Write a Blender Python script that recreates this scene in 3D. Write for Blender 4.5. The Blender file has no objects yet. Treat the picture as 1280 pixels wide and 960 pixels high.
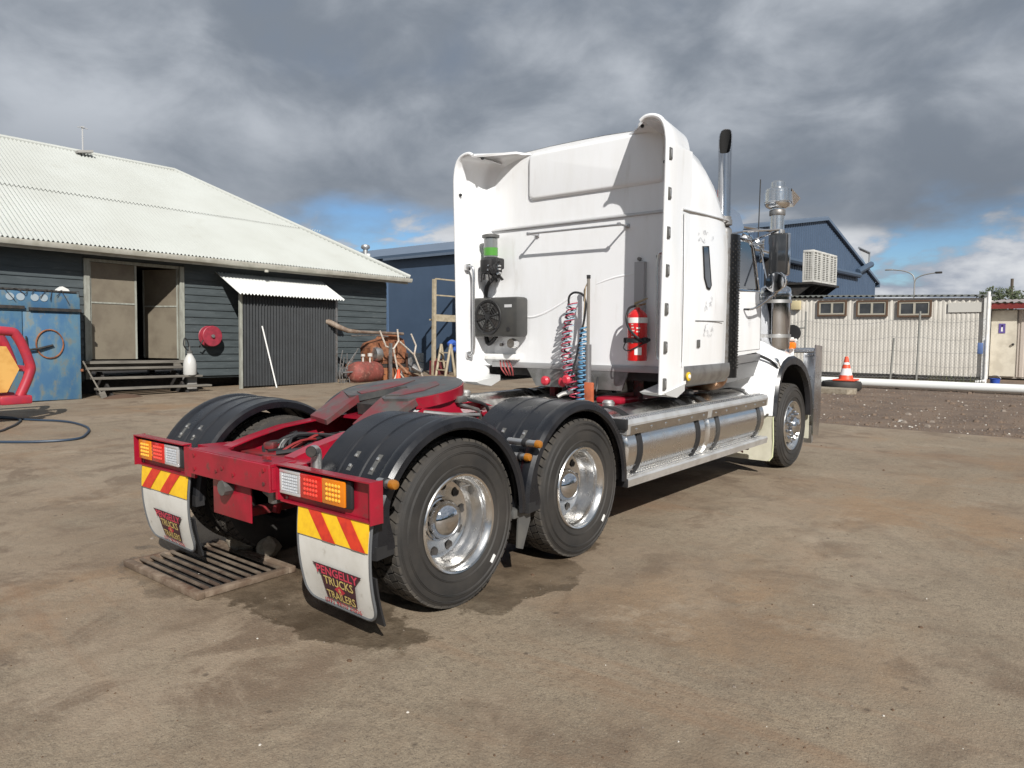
import bpy, bmesh, math, random
from mathutils import Vector, Matrix, noise as mnoise
R = math.radians
random.seed(7)
sc = bpy.context.scene
col = sc.collection
# ------------------------------------------------------------------ camera, light, exposure
cd = bpy.data.cameras.new('camera'); cam = bpy.data.objects.new('camera', cd); col.objects.link(cam)
cd.sensor_fit = 'HORIZONTAL'; cd.sensor_width = 36.0; cd.lens = 36.0 * 909.5 / 1280
cd.clip_start = 0.05; cd.clip_end = 5000
cam.location = (4.212, -3.151, 1.683)
cam.rotation_euler = (math.pi/2 - 0.073, 0, 0.689)
sc.camera = cam
SUN_AZ, SUN_EL = R(54), R(36)          # light travels (-sin az, cos az)
sd = bpy.data.lights.new('sun', 'SUN'); sd.energy = 5.0; sd.angle = R(0.5); sd.color = (1.0, 0.965, 0.915)
sun = bpy.data.objects.new('sun', sd); col.objects.link(sun)
travel = Vector((-math.sin(SUN_AZ)*math.cos(SUN_EL), math.cos(SUN_AZ)*math.cos(SUN_EL), -math.sin(SUN_EL)))
sun.rotation_euler = travel.to_track_quat('-Z', 'Y').to_euler()
sun.location = (20, -15, 25)
sc.view_settings.view_transform = 'Standard'; sc.view_settings.look = 'None'
sc.view_settings.exposure = 0.16; sc.view_settings.gamma = 1.0

def make_world():
    w = bpy.data.worlds.new('World'); sc.world = w; w.use_nodes = True
    nt = w.node_tree; N = nt.nodes; L = nt.links; N.clear()
    out = N.new('ShaderNodeOutputWorld')
    sky = N.new('ShaderNodeTexSky'); sky.sky_type = 'NISHITA'; sky.sun_disc = False
    sky.sun_elevation = SUN_EL; sky.sun_rotation = R(126); sky.air_density = 1.0; sky.dust_density = 0.15; sky.ozone_density = 3.0
    bs = N.new('ShaderNodeBackground'); bs.inputs[1].default_value = 0.085
    tint = N.new('ShaderNodeMix'); tint.data_type = 'RGBA'; tint.blend_type = 'MULTIPLY'; tint.inputs[0].default_value = 1.0
    tint.inputs[7].default_value = (0.66, 0.83, 1.0, 1); L.new(sky.outputs[0], tint.inputs[6]); L.new(tint.outputs[2], bs.inputs[0])
    tc = N.new('ShaderNodeTexCoord'); sep = N.new('ShaderNodeSeparateXYZ'); L.new(tc.outputs['Generated'], sep.inputs[0])
    def math_(op, a, b=None, c=None):
        n = N.new('ShaderNodeMath'); n.operation = op
        for i, q in enumerate((a, b, c)):
            if q is None: continue
            if hasattr(q, 'links'): L.new(q, n.inputs[i])
            else: n.inputs[i].default_value = q
        return n.outputs[0]
    def ramp(x, a, b, va=0.0, vb=1.0):
        n = N.new('ShaderNodeMapRange'); n.interpolation_type = 'SMOOTHSTEP'
        L.new(x, n.inputs[0]); n.inputs[1].default_value = a; n.inputs[2].default_value = b
        n.inputs[3].default_value = va; n.inputs[4].default_value = vb
        return n.outputs[0]
    z = sep.outputs[2]
    zz = math_('ADD', math_('MAXIMUM', z, 0.0), 0.30)
    u = math_('DIVIDE', sep.outputs[0], zz); v = math_('DIVIDE', sep.outputs[1], zz)
    cmb = N.new('ShaderNodeCombineXYZ'); L.new(u, cmb.inputs[0]); L.new(v, cmb.inputs[1])
    def nz(vec, scale, det, rough, off=(0, 0, 0), dist=0.0):
        mp = N.new('ShaderNodeMapping'); mp.inputs['Location'].default_value = off; L.new(vec, mp.inputs[0])
        n = N.new('ShaderNodeTexNoise'); n.inputs['Scale'].default_value = scale; n.inputs['Detail'].default_value = det
        n.inputs['Roughness'].default_value = rough; n.inputs['Distortion'].default_value = dist
        L.new(mp.outputs[0], n.inputs['Vector']); return n.outputs[0]
    mpa = N.new('ShaderNodeMapping'); mpa.inputs['Scale'].default_value = (1, 1, 1.7); L.new(tc.outputs['Generated'], mpa.inputs[0])
    n1 = nz(mpa.outputs[0], 2.6, 6, 0.50, (3.4, 1.2, 0.6), 0.25)      # big deck of cloud
    n2 = nz(mpa.outputs[0], 6.5, 8, 0.55, (7.3, 2.2, 1.0), 0.35)       # light and dark in it
    mp3 = N.new('ShaderNodeMapping'); mp3.inputs['Scale'].default_value = (1, 1, 2.4); L.new(tc.outputs['Generated'], mp3.inputs[0])
    n3 = nz(mp3.outputs[0], 9.0, 8, 0.55, (0.35, 1.9, 0.2), 0.2)      # cumulus near the horizon
    n4 = nz(mp3.outputs[0], 4.6, 5, 0.5, (2.0, 0.4, 0.0), 0.1)
    # high deck: covers almost everything above about 9 degrees
    edge = math_('ADD', z, math_('MULTIPLY', math_('SUBTRACT', n4, 0.5), 0.17))
    edge = math_('ADD', edge, math_('MULTIPLY', math_('SUBTRACT', n3, 0.5), 0.05))
    deck = ramp(edge, 0.104, 0.170)
    thin = ramp(n1, 0.26, 0.38, 0.90, 1.0)
    deck = math_('MULTIPLY', deck, thin)
    # low cumulus: below about 6 degrees
    cu_in = math_('SUBTRACT', n3, math_('MULTIPLY', math_('MAXIMUM', math_('SUBTRACT', z, 0.02), 0.0), 2.1))
    cu = ramp(cu_in, 0.22, 0.36)
    # colours
    def mixc(f, a, b):
        n = N.new('ShaderNodeMix'); n.data_type = 'RGBA'; L.new(f, n.inputs[0])
        for i, q in ((6, a), (7, b)):
            if hasattr(q, 'links'): L.new(q, n.inputs[i])
            else: n.inputs[i].default_value = (*q, 1)
        return n.outputs[2]
    dk = mixc(ramp(math_('ADD', math_('MULTIPLY', n1, 0.55), math_('MULTIPLY', n2, 0.45)), 0.36, 0.66), (0.205, 0.236, 0.282), (0.52, 0.555, 0.605))
    dk = mixc(ramp(z, 0.15, 0.29, 0.60, 0.0), dk, (0.165, 0.193, 0.235))
    cc = mixc(ramp(n3, 0.36, 0.64), (0.30, 0.345, 0.43), (0.74, 0.76, 0.79))
    bc = N.new('ShaderNodeBackground'); L.new(cc, bc.inputs[0]); bc.inputs[1].default_value = 0.86
    bd = N.new('ShaderNodeBackground'); L.new(dk, bd.inputs[0]); bd.inputs[1].default_value = 0.95
    m1 = N.new('ShaderNodeMixShader'); L.new(cu, m1.inputs[0]); L.new(bs.outputs[0], m1.inputs[1]); L.new(bc.outputs[0], m1.inputs[2])
    m2 = N.new('ShaderNodeMixShader'); L.new(deck, m2.inputs[0]); L.new(m1.outputs[0], m2.inputs[1]); L.new(bd.outputs[0], m2.inputs[2])
    L.new(m2.outputs[0], out.inputs[0])
make_world()

# ------------------------------------------------------------------ materials
MATS = {}
def M(name, c, r=0.5, m=0.0, c2=None, ns=6.0, lo=0.42, hi=0.62, bump=0.0, bs=60.0, coat=0.0, c3=None, ns3=1.2, lo3=0.5, hi3=0.62,
      r2=None, scale=(1, 1, 1), trans=0.0, det=7):
    if name in MATS: return MATS[name]
    mt = bpy.data.materials.new(name); mt.use_nodes = True
    nt = mt.node_tree; N = nt.nodes; L = nt.links; b = N['Principled BSDF']
    b.inputs['Base Color'].default_value = (*c, 1); b.inputs['Roughness'].default_value = r; b.inputs['Metallic'].default_value = m
    if coat: b.inputs['Coat Weight'].default_value = coat; b.inputs['Coat Roughness'].default_value = 0.08
    if trans: b.inputs['Transmission Weight'].default_value = trans
    tc = N.new('ShaderNodeTexCoord'); mp = N.new('ShaderNodeMapping'); mp.inputs['Scale'].default_value = scale
    L.new(tc.outputs['Object'], mp.inputs[0])
    def nz(s, d=det, off=0.0):
        n = N.new('ShaderNodeTexNoise'); n.inputs['Scale'].default_value = s; n.inputs['Detail'].default_value = d; n.inputs['Roughness'].default_value = 0.6
        L.new(mp.outputs[0], n.inputs['Vector']); return n.outputs[0]
    def rng(x, a, e, o0=0.0, o1=1.0):
        n = N.new('ShaderNodeMapRange'); L.new(x, n.inputs[0])
        for i, q in ((1, a), (2, e), (3, o0), (4, o1)): n.inputs[i].default_value = q
        return n.outputs[0]
    cur = None
    if c2 is not None:
        f = rng(nz(ns), lo, hi)
        mx = N.new('ShaderNodeMix'); mx.data_type = 'RGBA'; L.new(f, mx.inputs[0]); mx.inputs[6].default_value = (*c, 1); mx.inputs[7].default_value = (*c2, 1)
        cur = mx.outputs[2]
        if r2 is not None: L.new(rng(f, 0, 1, r, r2), b.inputs['Roughness'])
    if c3 is not None:
        f = rng(nz(ns3), lo3, hi3)
        mx = N.new('ShaderNodeMix'); mx.data_type = 'RGBA'; L.new(f, mx.inputs[0])
        if cur is not None: L.new(cur, mx.inputs[6])
        else: mx.inputs[6].default_value = (*c, 1)
        mx.inputs[7].default_value = (*c3, 1); cur = mx.outputs[2]
    if cur is not None: L.new(cur, b.inputs['Base Color'])
    if bump:
        bp = N.new('ShaderNodeBump'); bp.inputs['Strength'].default_value = bump; bp.inputs['Distance'].default_value = 0.01
        L.new(nz(bs, 4), bp.inputs['Height']); L.new(bp.outputs[0], b.inputs['Normal'])
    MATS[name] = mt; return mt

white = M('white_paint', (0.80, 0.81, 0.82), 0.20, coat=0.5, c2=(0.73, 0.73, 0.72), ns=1.8, lo=0.42, hi=0.78, c3=(0.60, 0.585, 0.55), ns3=3.2, lo3=0.62, hi3=0.90, scale=(2.2, 2.2, 0.5))
white_p = M('white_plastic', (0.76, 0.76, 0.74), 0.45, c2=(0.66, 0.65, 0.61), ns=5)
red = M('red_paint', (0.33, 0.008, 0.026), 0.33, coat=0.3, c2=(0.20, 0.010, 0.02), ns=4, lo=0.42, hi=0.68, c3=(0.10, 0.048, 0.042), ns3=11, lo3=0.58, hi3=0.74)
red_dk = M('red_chassis_grime', (0.25, 0.012, 0.018), 0.55, c2=(0.07, 0.03, 0.028), ns=8)
chrome = M('chrome', (0.62, 0.63, 0.65), 0.06, 1.0, c2=(0.54, 0.54, 0.55), ns=4, r2=0.14)
alu = M('polished_aluminium', (0.74, 0.74, 0.735), 0.17, 1.0, c2=(0.72, 0.70, 0.67), ns=7, lo=0.4, hi=0.7, r2=0.30, bump=0.04, bs=24)
alu_d = M('dull_aluminium', (0.62, 0.62, 0.61), 0.42, 1.0, c2=(0.46, 0.45, 0.43), ns=9, r2=0.6)
steel = M('grey_steel', (0.28, 0.28, 0.28), 0.5, 0.7, c2=(0.20, 0.18, 0.16), ns=12)
checker = M('deck_plate_metal', (0.36, 0.35, 0.33), 0.55, 0.55, c2=(0.24, 0.22, 0.20), ns=6, bump=0.25, bs=90)
tyre_m = M('tyre_rubber', (0.019, 0.018, 0.017), 0.72, c2=(0.042, 0.037, 0.032), ns=3.5, lo=0.36, hi=0.72, bump=0.12, bs=70)
tread_m = M('tyre_tread_rubber', (0.036, 0.033, 0.030), 0.85, c2=(0.085, 0.074, 0.060), ns=9, lo=0.4, hi=0.7)
black = M('black_plastic', (0.008, 0.009, 0.012), 0.26, c2=(0.014, 0.0145, 0.017), ns=5, r2=0.40, bump=0.03, bs=160, c3=(0.030, 0.028, 0.026), ns3=9, lo3=0.62, hi3=0.9)
rubber = M('black_rubber', (0.016, 0.016, 0.017), 0.6)
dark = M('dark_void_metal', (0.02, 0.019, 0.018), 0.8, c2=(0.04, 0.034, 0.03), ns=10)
amber = M('amber_lens', (0.66, 0.19, 0.008), 0.15, coat=0.6)
redlens = M('red_lens', (0.52, 0.014, 0.010), 0.15, coat=0.6)
clearlens = M('clear_lens', (0.70, 0.72, 0.74), 0.12, coat=0.6, c2=(0.5, 0.52, 0.55), ns=60)
led_a = M('amber_led', (0.85, 0.42, 0.05), 0.1, coat=0.5); led_r = M('red_led', (0.72, 0.07, 0.045), 0.1, coat=0.5)
led_w = M('clear_led', (0.35, 0.37, 0.40), 0.1, coat=0.5)
flap_w = M('mudflap_white', (0.62, 0.61, 0.57), 0.5, c2=(0.50, 0.48, 0.43), ns=4, lo=0.4, hi=0.75, c3=(0.34, 0.31, 0.26), ns3=16, lo3=0.64, hi3=0.8)
cream = M('cream_flap', (0.66, 0.64, 0.52), 0.5, c2=(0.55, 0.53, 0.42), ns=4)
yel = M('yellow_reflective', (0.85, 0.53, 0.02), 0.4, c2=(0.78, 0.46, 0.02), ns=20)
redst = M('red_reflective', (0.62, 0.045, 0.02), 0.4, c2=(0.5, 0.03, 0.02), ns=20)
ink_dk = M('print_dark', (0.055, 0.018, 0.024), 0.5); ink_red = M('print_red', (0.46, 0.03, 0.05), 0.5); ink_gold = M('print_gold', (0.56, 0.43, 0.15), 0.5)
ink_grey = M('print_grey', (0.30, 0.31, 0.33), 0.4)
grease = M('greasy_plate', (0.072, 0.075, 0.076), 0.42, 0.3, c2=(0.125, 0.12, 0.112), ns=5, c3=(0.17, 0.05, 0.045), ns3=4, lo3=0.58, hi3=0.70, bump=0.15, bs=30)
redworn = M('worn_red_plate', (0.15, 0.030, 0.034), 0.45, c2=(0.082, 0.074, 0.068), ns=5, lo=0.40, hi=0.58, bump=0.1, bs=30)
glass = M('dark_glass', (0.018, 0.022, 0.028), 0.04, coat=1.0)
acg = M('grey_plastic', (0.085, 0.085, 0.082), 0.42, c2=(0.11, 0.108, 0.10), ns=8)
rust = M('rust', (0.16, 0.058, 0.025), 0.85, c2=(0.28, 0.11, 0.05), ns=7, c3=(0.08, 0.035, 0.022), ns3=3, bump=0.3, bs=40)
rustred = M('faded_red_tank', (0.23, 0.058, 0.045), 0.7, c2=(0.13, 0.050, 0.038), ns=5, c3=(0.36, 0.16, 0.12), ns3=9, lo3=0.55, hi3=0.75, bump=0.2, bs=30)
green = M('green_band', (0.075, 0.26, 0.04), 0.3); bluehose = M('blue_hose', (0.10, 0.25, 0.40), 0.35); redhose = M('red_hose', (0.36, 0.04, 0.075), 0.35)
orange = M('orange_cone', (0.75, 0.09, 0.035), 0.5, c2=(0.6, 0.07, 0.03), ns=10); refl = M('cone_collar', (0.72, 0.72, 0.72), 0.4)
ext_red = M('extinguisher_red', (0.56, 0.012, 0.012), 0.2, coat=0.5)

# ------------------------------------------------------------------ mesh helpers
ORG = {}
SPLIT = {'bolt', 'stump', 'tank_strap', 'suspension_arm', 'air_bag', 'grate_frame', 'wheel_nut', 'hand_hole_shade', 'rivet', 'strap', 'hazard_stripe', 'cap_screw', 'fitting', 'valve_fitting', 'chassis_hoses', 'cable_tail', 'cleaner_band', 'gauge', 'interior_shade_box', 'swage_line', 'round_mark', 'step_end', 'handle_foot', 'shelf_rail', 'fan_blade', 'foot', 'base_beam', 'air_line', 'loom', 'panel', 'thin_pipe', 'mast_flashing', 'cover_strip', 'cleaner_bracket', 'cab_mount', 'mirror_arm', 'antenna_bracket', 'wire', 'wall_frame', 'bull_bar', 'buckle', 'flange'}
class MB:
    def __init__(s): s.v = []; s.f = []
    def add(s, vs, fs):
        o = len(s.v); s.v += [Vector(p) for p in vs]; s.f += [tuple(i + o for i in f) for f in fs]; return s
    def box(s, c, d, rot=None, bev=0.0):
        bm = bmesh.new(); bmesh.ops.create_cube(bm, size=1.0)
        for q in bm.verts: q.co = Vector((q.co.x*d[0], q.co.y*d[1], q.co.z*d[2]))
        if bev: bmesh.ops.bevel(bm, geom=bm.edges[:], offset=min(bev, min(d)*0.45), segments=2, profile=0.5, affect='EDGES')
        mt = Matrix.Translation(c) @ (rot.to_4x4() if rot is not None else Matrix.Identity(4))
        bm.verts.ensure_lookup_table(); bm.verts.index_update()
        s.add([mt @ q.co for q in bm.verts], [[q.index for q in f.verts] for f in bm.faces]); bm.free(); return s
    def span(s, a, b, bev=0.0):
        a = Vector(a); b = Vector(b); return s.box((a+b)/2, [abs(x) for x in (b-a)], None, bev)
    def tube(s, pts, r, n=8, closed=False, cap=True):
        P = [Vector(p) for p in pts]; k = len(P); rr = r if isinstance(r, (list, tuple)) else [r]*k
        vs = []; up = None
        for i, p in enumerate(P):
            if closed: t = P[(i+1) % k] - P[i-1]
            else: t = P[min(i+1, k-1)] - P[max(i-1, 0)]
            t.normalize()
            if up is None: up = t.orthogonal().normalized()
            else:
                up = up - t*up.dot(t)
                up = up.normalized() if up.length > 1e-6 else t.orthogonal().normalized()
            w = t.cross(up)
            for j in range(n):
                a = 2*math.pi*j/n; vs.append(p + (up*math.cos(a) + w*math.sin(a))*rr[i])
        fs = []
        for i in range(k if closed else k-1):
            for j in range(n):
                a = i*n + j; b = i*n + (j+1) % n; c = ((i+1) % k)*n; fs.append((a, b, c + (j+1) % n, c + j))
        if cap and not closed: fs += [tuple(range(n))[::-1], tuple((k-1)*n + j for j in range(n))]
        return s.add(vs, fs)
    def lathe(s, prof, n=24, c=(0, 0, 0), axis='Z', cap=True, rot=None):
        vs = []; fs = []; k = len(prof)
        for (r, h) in prof:
            for j in range(n):
                a = 2*math.pi*j/n; x, y = r*math.cos(a), r*math.sin(a)
                p = Vector((x, y, h)) if axis == 'Z' else (Vector((h, x, y)) if axis == 'X' else Vector((y, h, x)))
                if rot is not None: p = rot @ p
                vs.append(p + Vector(c))
        for i in range(k-1):
            for j in range(n): fs.append((i*n+j, i*n+(j+1) % n, (i+1)*n+(j+1) % n, (i+1)*n+j))
        if cap: fs += [tuple(range(n))[::-1], tuple((k-1)*n+j for j in range(n))]
        return s.add(vs, fs)
    def prism(s, poly, axis, a, b):
        def P(u, v, w): return {'X': (w, u, v), 'Y': (u, w, v), 'Z': (u, v, w)}[axis]
        n = len(poly); vs = [P(u, v, a) for u, v in poly] + [P(u, v, b) for u, v in poly]
        fs = [tuple(range(n))[::-1], tuple(range(n, 2*n))] + [(i, (i+1) % n, n+(i+1) % n, n+i) for i in range(n)]
        return s.add(vs, fs)
    def grid(s, rows, closed=False):
        m = len(rows[0]); o = [p for r_ in rows for p in r_]; fs = []
        for i in range(len(rows)-1):
            for j in range(m if closed else m-1): fs.append((i*m+j, i*m+(j+1) % m, (i+1)*m+(j+1) % m, (i+1)*m+j))
        return s.add(o, fs)
    def shell(s, rows, th):
        rows = [[Vector(p) for p in r_] for r_ in rows]; n = len(rows); m = len(rows[0]); back = []
        for i in range(n):
            br = []
            for j in range(m):
                du = rows[min(i+1, n-1)][j] - rows[max(i-1, 0)][j]; dv = rows[i][min(j+1, m-1)] - rows[i][max(j-1, 0)]
                nn = du.cross(dv); nn = nn.normalized() if nn.length > 1e-9 else Vector((0, 0, 1))
                br.append(rows[i][j] - nn*th)
            back.append(br)
        s.grid(rows); s.grid([r_[::-1] for r_ in back])
        s.grid([rows[0][::-1], back[0][::-1]]); s.grid([rows[-1], back[-1]])
        s.grid([[r_[0] for r_ in rows], [r_[0] for r_ in back]]); s.grid([[r_[-1] for r_ in rows][::-1], [r_[-1] for r_ in back][::-1]])
        return s
    def xf(s, mt):
        s.v = [mt @ p for p in s.v]; return s
    def map(s, fn):
        s.v = [Vector(fn(p)) for p in s.v]; return s
    def pieces(s):
        # connected pieces of this mesh, each as a mesh of its own
        par = list(range(len(s.v)))
        def find(a):
            while par[a] != a: par[a] = par[par[a]]; a = par[a]
            return a
        for f in s.f:
            r0 = find(f[0])
            for i in f[1:]: par[find(i)] = r0
        out = {}
        for f in s.f: out.setdefault(find(f[0]), []).append(f)
        res = []
        for fs in out.values():
            ids = sorted({i for f in fs for i in f}); mp = {a: k for k, a in enumerate(ids)}
            res.append(MB().add([s.v[i] for i in ids], [[mp[i] for i in f] for f in fs]))
        return res
    def build(s, name, mat, parent=None, smooth=35, base=None, weld=True, loc=None):
        if name in SPLIT:
            ps = s.pieces()
            if len(ps) > 1:
                return [p.build1(name, mat, parent, smooth, base, weld) for p in ps][0]
        return s.build1(name, mat, parent, smooth, base, weld)
    def build1(s, name, mat, parent=None, smooth=35, base=None, weld=True):
        org = ORG.get(parent.name, Vector((0, 0, 0))) if parent is not None else Vector(base or (0, 0, 0))
        bm = bmesh.new(); vs = [bm.verts.new(p - org) for p in s.v]
        for f in s.f:
            try: bm.faces.new([vs[i] for i in f])
            except ValueError: pass
        if weld: bmesh.ops.remove_doubles(bm, verts=bm.verts[:], dist=0.0002)
        bmesh.ops.recalc_face_normals(bm, faces=bm.faces[:])
        th = R(smooth)
        for f in bm.faces: f.smooth = smooth > 0
        for e in bm.edges:
            if len(e.link_faces) == 2 and e.calc_face_angle(0.0) > th: e.smooth = False
        me = bpy.data.meshes.new(name); bm.to_mesh(me); bm.free()
        for m_ in (mat if isinstance(mat, (list, tuple)) else [mat]): me.materials.append(m_)
        o = bpy.data.objects.new(name, me); col.objects.link(o)
        ORG[o.name] = org
        if parent is not None: o.parent = parent
        else: o.location = org
        return o
def tag(o, label=None, cat=None, group=None, kind=None):
    if label: o['label'] = label
    if cat: o['category'] = cat
    if group: o['group'] = group
    if kind: o['kind'] = kind
    return o
def empty(name, loc, label, cat, group=None):
    o = bpy.data.objects.new(name, None); col.objects.link(o); o.empty_display_size = 0.2
    o.location = loc; ORG[o.name] = Vector(loc); return tag(o, label, cat, group)
def clone(o, parent=None, off=(0, 0, 0), rot=None):
    c = o.copy(); col.objects.link(c); c.parent = parent if parent is not None else o.parent
    c.location = Vector(o.location) + Vector(off)
    if rot: c.rotation_euler = rot
    ORG[c.name] = ORG[o.name]
    for ch in list(o.children): 
        d = clone(ch, c)
    return c
def text_mb(st, w, h, bold=0.0):
    cu = bpy.data.curves.new('lettering', 'FONT'); cu.body = st; cu.align_x = 'CENTER'; cu.align_y = 'CENTER'; cu.offset = bold; cu.resolution_u = 2
    o = bpy.data.objects.new('lettering', cu); col.objects.link(o)
    dg = bpy.context.evaluated_depsgraph_get(); me = bpy.data.meshes.new_from_object(o.evaluated_get(dg))
    vs = [Vector(v.co) for v in me.vertices]; fs = [tuple(p.vertices) for p in me.polygons]
    bpy.data.objects.remove(o); bpy.data.curves.remove(cu); bpy.data.meshes.remove(me)
    x0 = min(v.x for v in vs); x1 = max(v.x for v in vs); y0 = min(v.y for v in vs); y1 = max(v.y for v in vs)
    mb = MB(); mb.add([((v.x-(x0+x1)/2)*w/(x1-x0), (v.y-(y0+y1)/2)*h/(y1-y0), 0) for v in vs], fs); return mb
def arc(cx, cy, r, a0, a1, n):
    return [(cx + r*math.cos(R(a0+(a1-a0)*i/n)), cy + r*math.sin(R(a0+(a1-a0)*i/n))) for i in range(n+1)]
def lerp(a, b, t): return a + (b-a)*t
def coil(p0, p1, rad, turns, n=14, sag=(0, 0, 0), r1=None):
    p0 = Vector(p0); p1 = Vector(p1); d = (p1-p0).normalized(); u = d.orthogonal().normalized(); w = d.cross(u); out = []
    for i in range(turns*n+1):
        t = i/(turns*n); a = 2*math.pi*turns*t; rr = lerp(rad, r1 if r1 is not None else rad, t)
        out.append(p0.lerp(p1, t) + Vector(sag)*math.sin(math.pi*t) + (u*math.cos(a)+w*math.sin(a))*rr)
    return out
def bez(pts, n=8):
    P = [Vector(p) for p in pts]; out = []
    for i in range(len(P)-1):
        a = P[max(i-1, 0)]; b = P[i]; c = P[i+1]; d = P[min(i+2, len(P)-1)]
        for k in range(n):
            t = k/n; out.append(0.5*((2*b)+(c-a)*t+(2*a-5*b+4*c-d)*t*t+(3*b-a-3*c+d)*t**3))
    return out + [P[-1]]

# ------------------------------------------------------------------ ground
def ground_mat():
    mt = bpy.data.materials.new('yard_concrete'); mt.use_nodes = True; nt = mt.node_tree; N = nt.nodes; L = nt.links; b = N['Principled BSDF']
    tc = N.new('ShaderNodeTexCoord'); co = tc.outputs['Object']
    def nz(s, d=6, rough=0.6, off=(0, 0, 0), sc_=(1, 1, 1), dist=0.0):
        mp = N.new('ShaderNodeMapping'); mp.inputs['Location'].default_value = off; mp.inputs['Scale'].default_value = sc_; L.new(co, mp.inputs[0])
        n = N.new('ShaderNodeTexNoise'); n.inputs['Scale'].default_value = s; n.inputs['Detail'].default_value = d; n.inputs['Roughness'].default_value = rough
        n.inputs['Distortion'].default_value = dist; L.new(mp.outputs[0], n.inputs['Vector']); return n.outputs[0]
    def rng(x, a, e, o0=0.0, o1=1.0):
        n = N.new('ShaderNodeMapRange'); n.interpolation_type = 'SMOOTHSTEP'; L.new(x, n.inputs[0])
        for i, q in ((1, a), (2, e), (3, o0), (4, o1)): n.inputs[i].default_value = q
        return n.outputs[0]
    def mix(f, a, c, blend='MIX'):
        n = N.new('ShaderNodeMix'); n.data_type = 'RGBA'; n.blend_type = blend
        if hasattr(f, 'links'): L.new(f, n.inputs[0])
        else: n.inputs[0].default_value = f
        for i, q in ((6, a), (7, c)):
            if hasattr(q, 'links'): L.new(q, n.inputs[i])
            else: n.inputs[i].default_value = (*q, 1)
        return n.outputs[2]
    def mul(a, c):
        n = N.new('ShaderNodeMath'); n.operation = 'MULTIPLY'
        for i, q in enumerate((a, c)):
            if hasattr(q, 'links'): L.new(q, n.inputs[i])
            else: n.inputs[i].default_value = q
        return n.outputs[0]
    c = mix(rng(nz(0.40, 7, 0.6, (3, 1, 0)), 0.34, 0.66), (0.199, 0.146, 0.096), (0.272, 0.214, 0.152))
    c = mix(mul(rng(nz(1.5, 9, 0.68, (9, 4, 0), (1, 1, 1), 0.6), 0.47, 0.62), 0.95), c, (0.157, 0.113, 0.075))
    c = mix(mul(rng(nz(0.30, 6, 0.6, (1, 7, 0), (1.3, 0.8, 1)), 0.50, 0.64), 0.65), c, (0.259, 0.167, 0.092))   # clay staining
    c = mix(rng(nz(0.9, 9, 0.72, (5, 5, 3)), 0.57, 0.68, 0, 0.55), c, (0.338, 0.276, 0.202))                  # pale scuffs
    agg = rng(nz(0.75, 8, 0.7, (14, 3, 2)), 0.47, 0.60)
    c = mix(mul(agg, 0.55), c, (0.274, 0.225, 0.158))
    c = mix(mul(rng(nz(26, 6, 0.8), 0.48, 0.66), mul(agg, 0.7)), c, (0.108, 0.080, 0.055))
    c = mix(mul(rng(nz(120, 3, 0.7, (2, 9, 4)), 0.56, 0.68), mul(agg, 0.85)), c, (0.047, 0.036, 0.026))
    c = mix(mul(rng(nz(150, 3, 0.7, (6, 1, 4)), 0.60, 0.72), mul(agg, 0.7)), c, (0.46, 0.41, 0.33))
    c = mix(rng(nz(14, 8, 0.8), 0.46, 0.74, 0, 0.6), c, (0.122, 0.091, 0.063))
    c = mix(rng(nz(70, 4, 0.75), 0.54, 0.72, 0, 0.55), c, (0.36, 0.315, 0.245))
    c = mix(rng(nz(110, 3, 0.7, (4, 4, 4)), 0.55, 0.67, 0, 0.65), c, (0.066, 0.048, 0.034))
    c = mix(mul(rng(nz(0.5, 7, 0.65, (3, 11, 1), (0.35, 2.2, 1), 0.8), 0.56, 0.70), 0.45), c, (0.217, 0.126, 0.069))
    c = mix(rng(nz(0.9, 6, 0.6, (2, 2, 0), (2.6, 0.28, 1)), 0.55, 0.74, 0, 0.45), c, (0.159, 0.118, 0.077))
    # dark gum and oil spots
    vo = N.new('ShaderNodeTexVoronoi'); vo.feature = 'F1'; vo.inputs['Scale'].default_value = 3.3; vo.inputs['Randomness'].default_value = 1.0
    wn = N.new('ShaderNodeTexNoise'); wn.inputs['Scale'].default_value = 9.0; L.new(co, wn.inputs['Vector'])
    va = N.new('ShaderNodeVectorMath'); va.operation = 'MULTIPLY_ADD'; L.new(wn.outputs['Color'], va.inputs[0]); va.inputs[1].default_value = (0.06, 0.06, 0); L.new(co, va.inputs[2])
    L.new(va.outputs[0], vo.inputs['Vector'])
    sepc = N.new('ShaderNodeSeparateColor'); L.new(vo.outputs['Color'], sepc.inputs[0])
    spot = mul(rng(vo.outputs['Distance'], 0.03, 0.085, 1, 0), rng(sepc.outputs[0], 0.25, 0.35))
    c = mix(mul(spot, 0.7), c, (0.059, 0.043, 0.030))
    # faint tyre marks sweeping through the yard
    wv = N.new('ShaderNodeTexWave'); wv.wave_type = 'RINGS'; wv.rings_direction = 'Z'; wv.inputs['Scale'].default_value = 0.55; wv.inputs['Distortion'].default_value = 2.2; wv.inputs['Detail'].default_value = 3; wv.inputs['Detail Scale'].default_value = 0.6
    mw = N.new('ShaderNodeMapping'); mw.inputs['Location'].default_value = (9.0, 6.0, 0); L.new(co, mw.inputs[0]); L.new(mw.outputs[0], wv.inputs['Vector'])
    c = mix(mul(mul(rng(wv.outputs['Fac'], 0.80, 0.97), rng(nz(0.5, 6, 0.7, (7, 1, 9)), 0.50, 0.64)), 0.20), c, (0.105, 0.080, 0.061))
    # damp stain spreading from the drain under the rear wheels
    stain = None
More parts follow.
